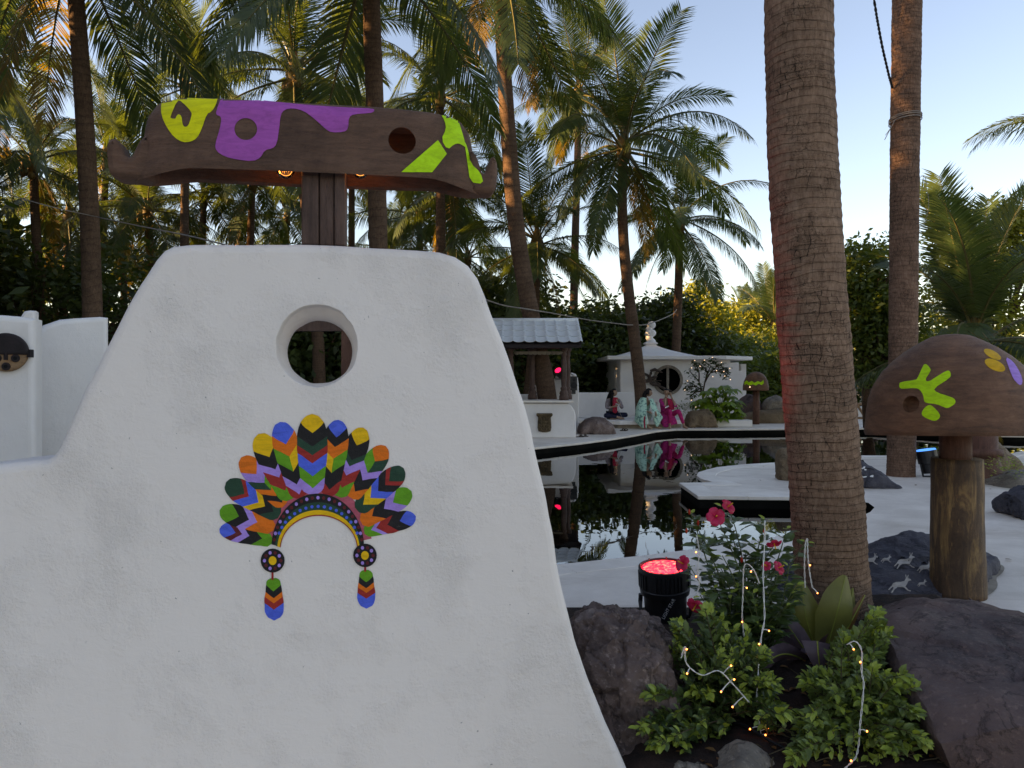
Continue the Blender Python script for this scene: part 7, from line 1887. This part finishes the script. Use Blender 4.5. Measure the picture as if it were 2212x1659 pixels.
# person in pink, elbows on knees
o3 = Vector((Xp(1440, 22.55), 22.5, 0.0))
j3 = dict(hip=(-0.02, 0.20, 0.36), waist=(-0.02, 0.16, 0.54), chest=(-0.03, 0.06, 0.76), neck=(-0.02, 0.02, 0.93), shL=(-0.20, 0.05, 0.84), elL=(-0.10, -0.22, 0.62), haL=(-0.055, -0.10, 0.90),
          shR=(0.14, 0.05, 0.84), elR=(0.23, -0.20, 0.64), haR=(0.105, -0.05, 0.96), thL=(-0.10, 0.14, 0.34), knL=(0.04, -0.28, 0.55), anL=(0.03, -0.26, 0.085), thR=(0.09, 0.14, 0.34), knR=(0.29, -0.24, 0.54), anR=(0.44, -0.30, 0.085))
r3, O3 = person('person in a bright pink tunic and trousers, chin on hand, seated on the white step', o3, j3, None, (0.25, 0.2), (-0.02, -0.01, 1.055), (-0.28, -1, -0.05), ('pink_print', 'pink'), hands={'haL': ((0.15, 0.1, 1), (0.1, 1, 0)), 'haR': ((-0.3, 0.1, 1), (-1, 0, 0))}, feet={'anL': (-0.2, -1, 0), 'anR': (0.45, -1, 0)})
hair_cap(r3, O3 + Vector((-0.02, -0.01, 1.055)), (-0.28, -1, -0.05), extra=[([O3 + Vector((0.0, 0.08, 1.06)), O3 + Vector((0.0, 0.10, 0.95)), O3 + Vector((0.0, 0.12, 0.84))], (0.05, 0.03))])
sheetcloth('scarf', [[(-0.02, -0.10, 0.90), (0.06, -0.12, 0.88), (0.14, -0.08, 0.84)], [(0.0, -0.16, 0.74), (0.08, -0.17, 0.74), (0.17, -0.13, 0.72)], [(0.02, -0.14, 0.55), (0.1, -0.15, 0.55), (0.2, -0.12, 0.56)]], M['rose'], r3, O3)
sheetcloth('tunic_hem', [[(-0.20, 0.02, 0.42), (-0.10, -0.10, 0.44), (0.06, -0.14, 0.42), (0.22, -0.05, 0.36)], [(-0.24, -0.04, 0.28), (-0.12, -0.17, 0.26), (0.10, -0.18, 0.24), (0.26, -0.10, 0.24)], [(-0.18, -0.10, 0.12), (-0.08, -0.20, 0.04), (0.12, -0.2, 0.12), (0.28, -0.14, 0.14)]], M['pink_print'], r3, O3)
# person in mint
o2 = Vector((Xp(1398, 22.4), 22.35, 0.0))
j2 = dict(hip=(-0.06, 0.22, 0.36), waist=(-0.05, 0.16, 0.54), chest=(-0.03, 0.06, 0.76), neck=(0.0, 0.03, 0.92), shL=(-0.20, 0.03, 0.83), elL=(-0.25, -0.16, 0.58), haL=(-0.02, -0.30, 0.50),
          shR=(0.13, 0.08, 0.82), elR=(0.22, -0.10, 0.60), haR=(0.18, -0.32, 0.47), thL=(-0.15, 0.14, 0.34), knL=(-0.14, -0.30, 0.50), anL=(-0.04, -0.30, 0.085), thR=(0.05, 0.14, 0.34), knR=(0.10, -0.28, 0.50), anR=(0.22, -0.24, 0.085))
r2_, O2 = person('person in a mint green printed shawl, turned away, seated on the white step', o2, j2, None, (0.75, 0.7), (0.045, 0.02, 1.05), (0.95, -0.25, -0.12), ('mint', 'mint_trouser'), hands={'haL': ((0.8, -0.5, -0.1), (0, 0, -1)), 'haR': ((0.2, -0.4, -1), (-1, 0, 0))}, feet={'anL': (0.6, -1, 0), 'anR': (0.8, -1, 0)})
hair_cap(r2_, O2 + Vector((0.045, 0.02, 1.05)), (0.95, -0.25, -0.12), s=1.08, extra=[([O2 + Vector((-0.03, 0.03, 1.07)), O2 + Vector((-0.09, 0.02, 0.98)), O2 + Vector((-0.10, 0.0, 0.89))], (0.07, 0.05))])
sheetcloth('shawl', [[(-0.19, 0.10, 0.90), (-0.14, -0.06, 0.92), (-0.05, -0.11, 0.90)], [(-0.31, 0.06, 0.66), (-0.24, -0.18, 0.66), (-0.06, -0.21, 0.66)], [(-0.36, 0.0, 0.42), (-0.30, -0.28, 0.44), (-0.10, -0.39, 0.50)], [(-0.38, -0.06, 0.24), (-0.27, -0.32, 0.26), (-0.10, -0.41, 0.28)], [(-0.30, -0.14, 0.14), (-0.22, -0.36, 0.06), (-0.09, -0.40, 0.05)]], M['mint'], r2_, O2)
sheetcloth('shawl', [[(0.05, -0.10, 0.88), (0.12, -0.08, 0.88), (0.18, 0.04, 0.86)], [(0.06, -0.20, 0.66), (0.18, -0.18, 0.64), (0.26, -0.02, 0.62)], [(0.12, -0.30, 0.46), (0.26, -0.30, 0.44), (0.36, -0.16, 0.44)], [(0.14, -0.34, 0.26), (0.26, -0.34, 0.26), (0.40, -0.22, 0.34)], [(0.18, -0.35, 0.10), (0.24, -0.34, 0.09), (0.33, -0.26, 0.22)]], M['mint'], r2_, O2)
sheetcloth('trim', [[(-0.17, -0.37, 0.42), (-0.15, -0.385, 0.42), (-0.13, -0.395, 0.42)], [(-0.18, -0.40, 0.22), (-0.16, -0.41, 0.22), (-0.14, -0.42, 0.22)], [(-0.17, -0.40, 0.05), (-0.15, -0.41, 0.05), (-0.13, -0.42, 0.05)]], M['rose'], r2_, O2)
# cross-legged person with phone
o1 = Vector((Xp(1326, 23.3), 23.35, zt0))
j1 = dict(hip=(-0.02, 0.06, 0.12), waist=(-0.02, 0.06, 0.30), chest=(-0.01, 0.02, 0.52), neck=(0.0, 0.0, 0.68), shL=(-0.18, 0.02, 0.59), elL=(-0.23, -0.12, 0.33), haL=(0.0, -0.24, 0.39),
          shR=(0.16, 0.02, 0.59), elR=(0.25, -0.14, 0.33), haR=(0.09, -0.14, 0.53), thL=(-0.10, 0.02, 0.11), knL=(-0.30, -0.26, 0.12), anL=(0.12, -0.36, 0.07), thR=(0.09, 0.02, 0.11), knR=(0.38, -0.22, 0.14), anR=(0.0, -0.30, 0.06))
r1_, O1 = person('person in mauve top and dark trousers sitting cross-legged with a phone', o1, j1, None, (0.55, 0.5), (0.015, -0.015, 0.80), (0.85, -0.6, 0.02), ('mauve', 'navy'), hands={'haL': ((1, -0.2, 0.3), (0, 0.3, 1)), 'haR': ((-0.5, 0.2, 0.7), (-0.5, 0.8, 0))}, feet={'anL': (1, -0.1, 0), 'anR': (-1, 0, 0)})
hair_cap(r1_, O1 + Vector((0.015, -0.015, 0.80)), (0.85, -0.6, 0.02), s=1.05, extra=[([O1 + Vector((-0.04, 0.03, 0.84)), O1 + Vector((-0.12, 0.05, 0.70)), O1 + Vector((-0.18, 0.06, 0.55)), O1 + Vector((-0.19, 0.03, 0.44))], (0.075, 0.03)), ([O1 + Vector((-0.03, -0.06, 0.80)), O1 + Vector((-0.07, -0.11, 0.64)), O1 + Vector((-0.08, -0.13, 0.46)), O1 + Vector((-0.07, -0.12, 0.34))], (0.05, 0.03))])
sheetcloth('scarf', [[(-0.05, -0.12, 0.64), (0.03, -0.14, 0.66), (0.11, -0.11, 0.65)], [(-0.05, -0.17, 0.42), (0.02, -0.2, 0.44), (0.09, -0.16, 0.46)], [(-0.06, -0.22, 0.22), (0.03, -0.24, 0.18), (0.09, -0.2, 0.24)]], M['red_scarf'], r1_, O1)
ph = O1 + Vector((0.08, -0.28, 0.45)); mb = MB(); mb.box(ph, (0.13, 0.07, 0.010), Matrix.Rotation(R(18), 3, 'Y') @ Matrix.Rotation(R(-25), 3, 'X')); tag(mb.build('phone', M['white_paint'], None, bevel=0.003), 'white phone in the hand of the cross-legged person', 'phone')
ph = O3 + Vector((-0.06, -0.30, 0.645)); mb = MB(); mb.box(ph, (0.12, 0.02, 0.035), Matrix.Rotation(R(-28), 3, 'Y')); tag(mb.build('phone', M['white_paint'], None, bevel=0.003), 'white phone held at the elbow of the person in pink', 'phone')
wire('charging_cable', 'grey charging cable trailing over the white terrace', [O1 + Vector((0.08, -0.28, 0.44)), O1 + Vector((0.14, -0.36, 0.2)), O1 + Vector((0.2, -0.42, 0.012)), O1 + Vector((-0.1, -0.5, 0.01)), O1 + Vector((-0.45, -0.42, 0.012)), O1 + Vector((-0.8, 0.1, 0.012)), O1 + Vector((-1.0, 0.6, 0.02))], 0.006, M['grey_wire'], 40, 'cable')
# sandals on the deck
def sandal(label, p, rz):
    root = thing('sandal', label, 'sandal', p, 'sandals on the deck'); rm = Matrix.Rotation(rz, 3, 'Z'); p = Vector(p)
    lp = [Vector(q) for q in ((-0.12, -0.03), (-0.05, -0.028), (0.05, -0.045), (0.11, -0.035), (0.125, 0), (0.11, 0.035), (0.05, 0.042), (-0.05, 0.03), (-0.12, 0.03), (-0.135, 0))]
    lp = smooth_poly(lp, 1); mb = MB(); n = len(lp)
    mb.add([p + rm @ Vector((q.x, q.y, z)) for z in (0.002, 0.02) for q in lp], [tuple(range(n - 1, -1, -1)), tuple(range(n, 2 * n))] + [(i, (i + 1) % n, n + (i + 1) % n, n + i) for i in range(n)])
    mb.build('sole', M['sandal'], root)
    for x in (0.03, 0.0):
        mb = MB(); mb.tube([p + rm @ Vector((x + 0.03, -0.043, 0.015)), p + rm @ Vector((x + 0.02, -0.02, 0.055)), p + rm @ Vector((x + 0.02, 0.02, 0.055)), p + rm @ Vector((x + 0.03, 0.04, 0.015))], 0.008, 5); mb.build('strap', M['sandal'], root)
for lb, px, py, rz in (('left sandal of the pair below the terrace front', 1345, 931, 0.9), ('right sandal of the pair below the terrace front', 1352, 931, 1.2), ('left black sandal at the corner of the counter', 1252, 945, 0.3), ('right black sandal at the corner of the counter', 1261, 944, -0.4)):
    p = G(px, py); sandal(lb, (p.x, p.y, 0.010), rz)
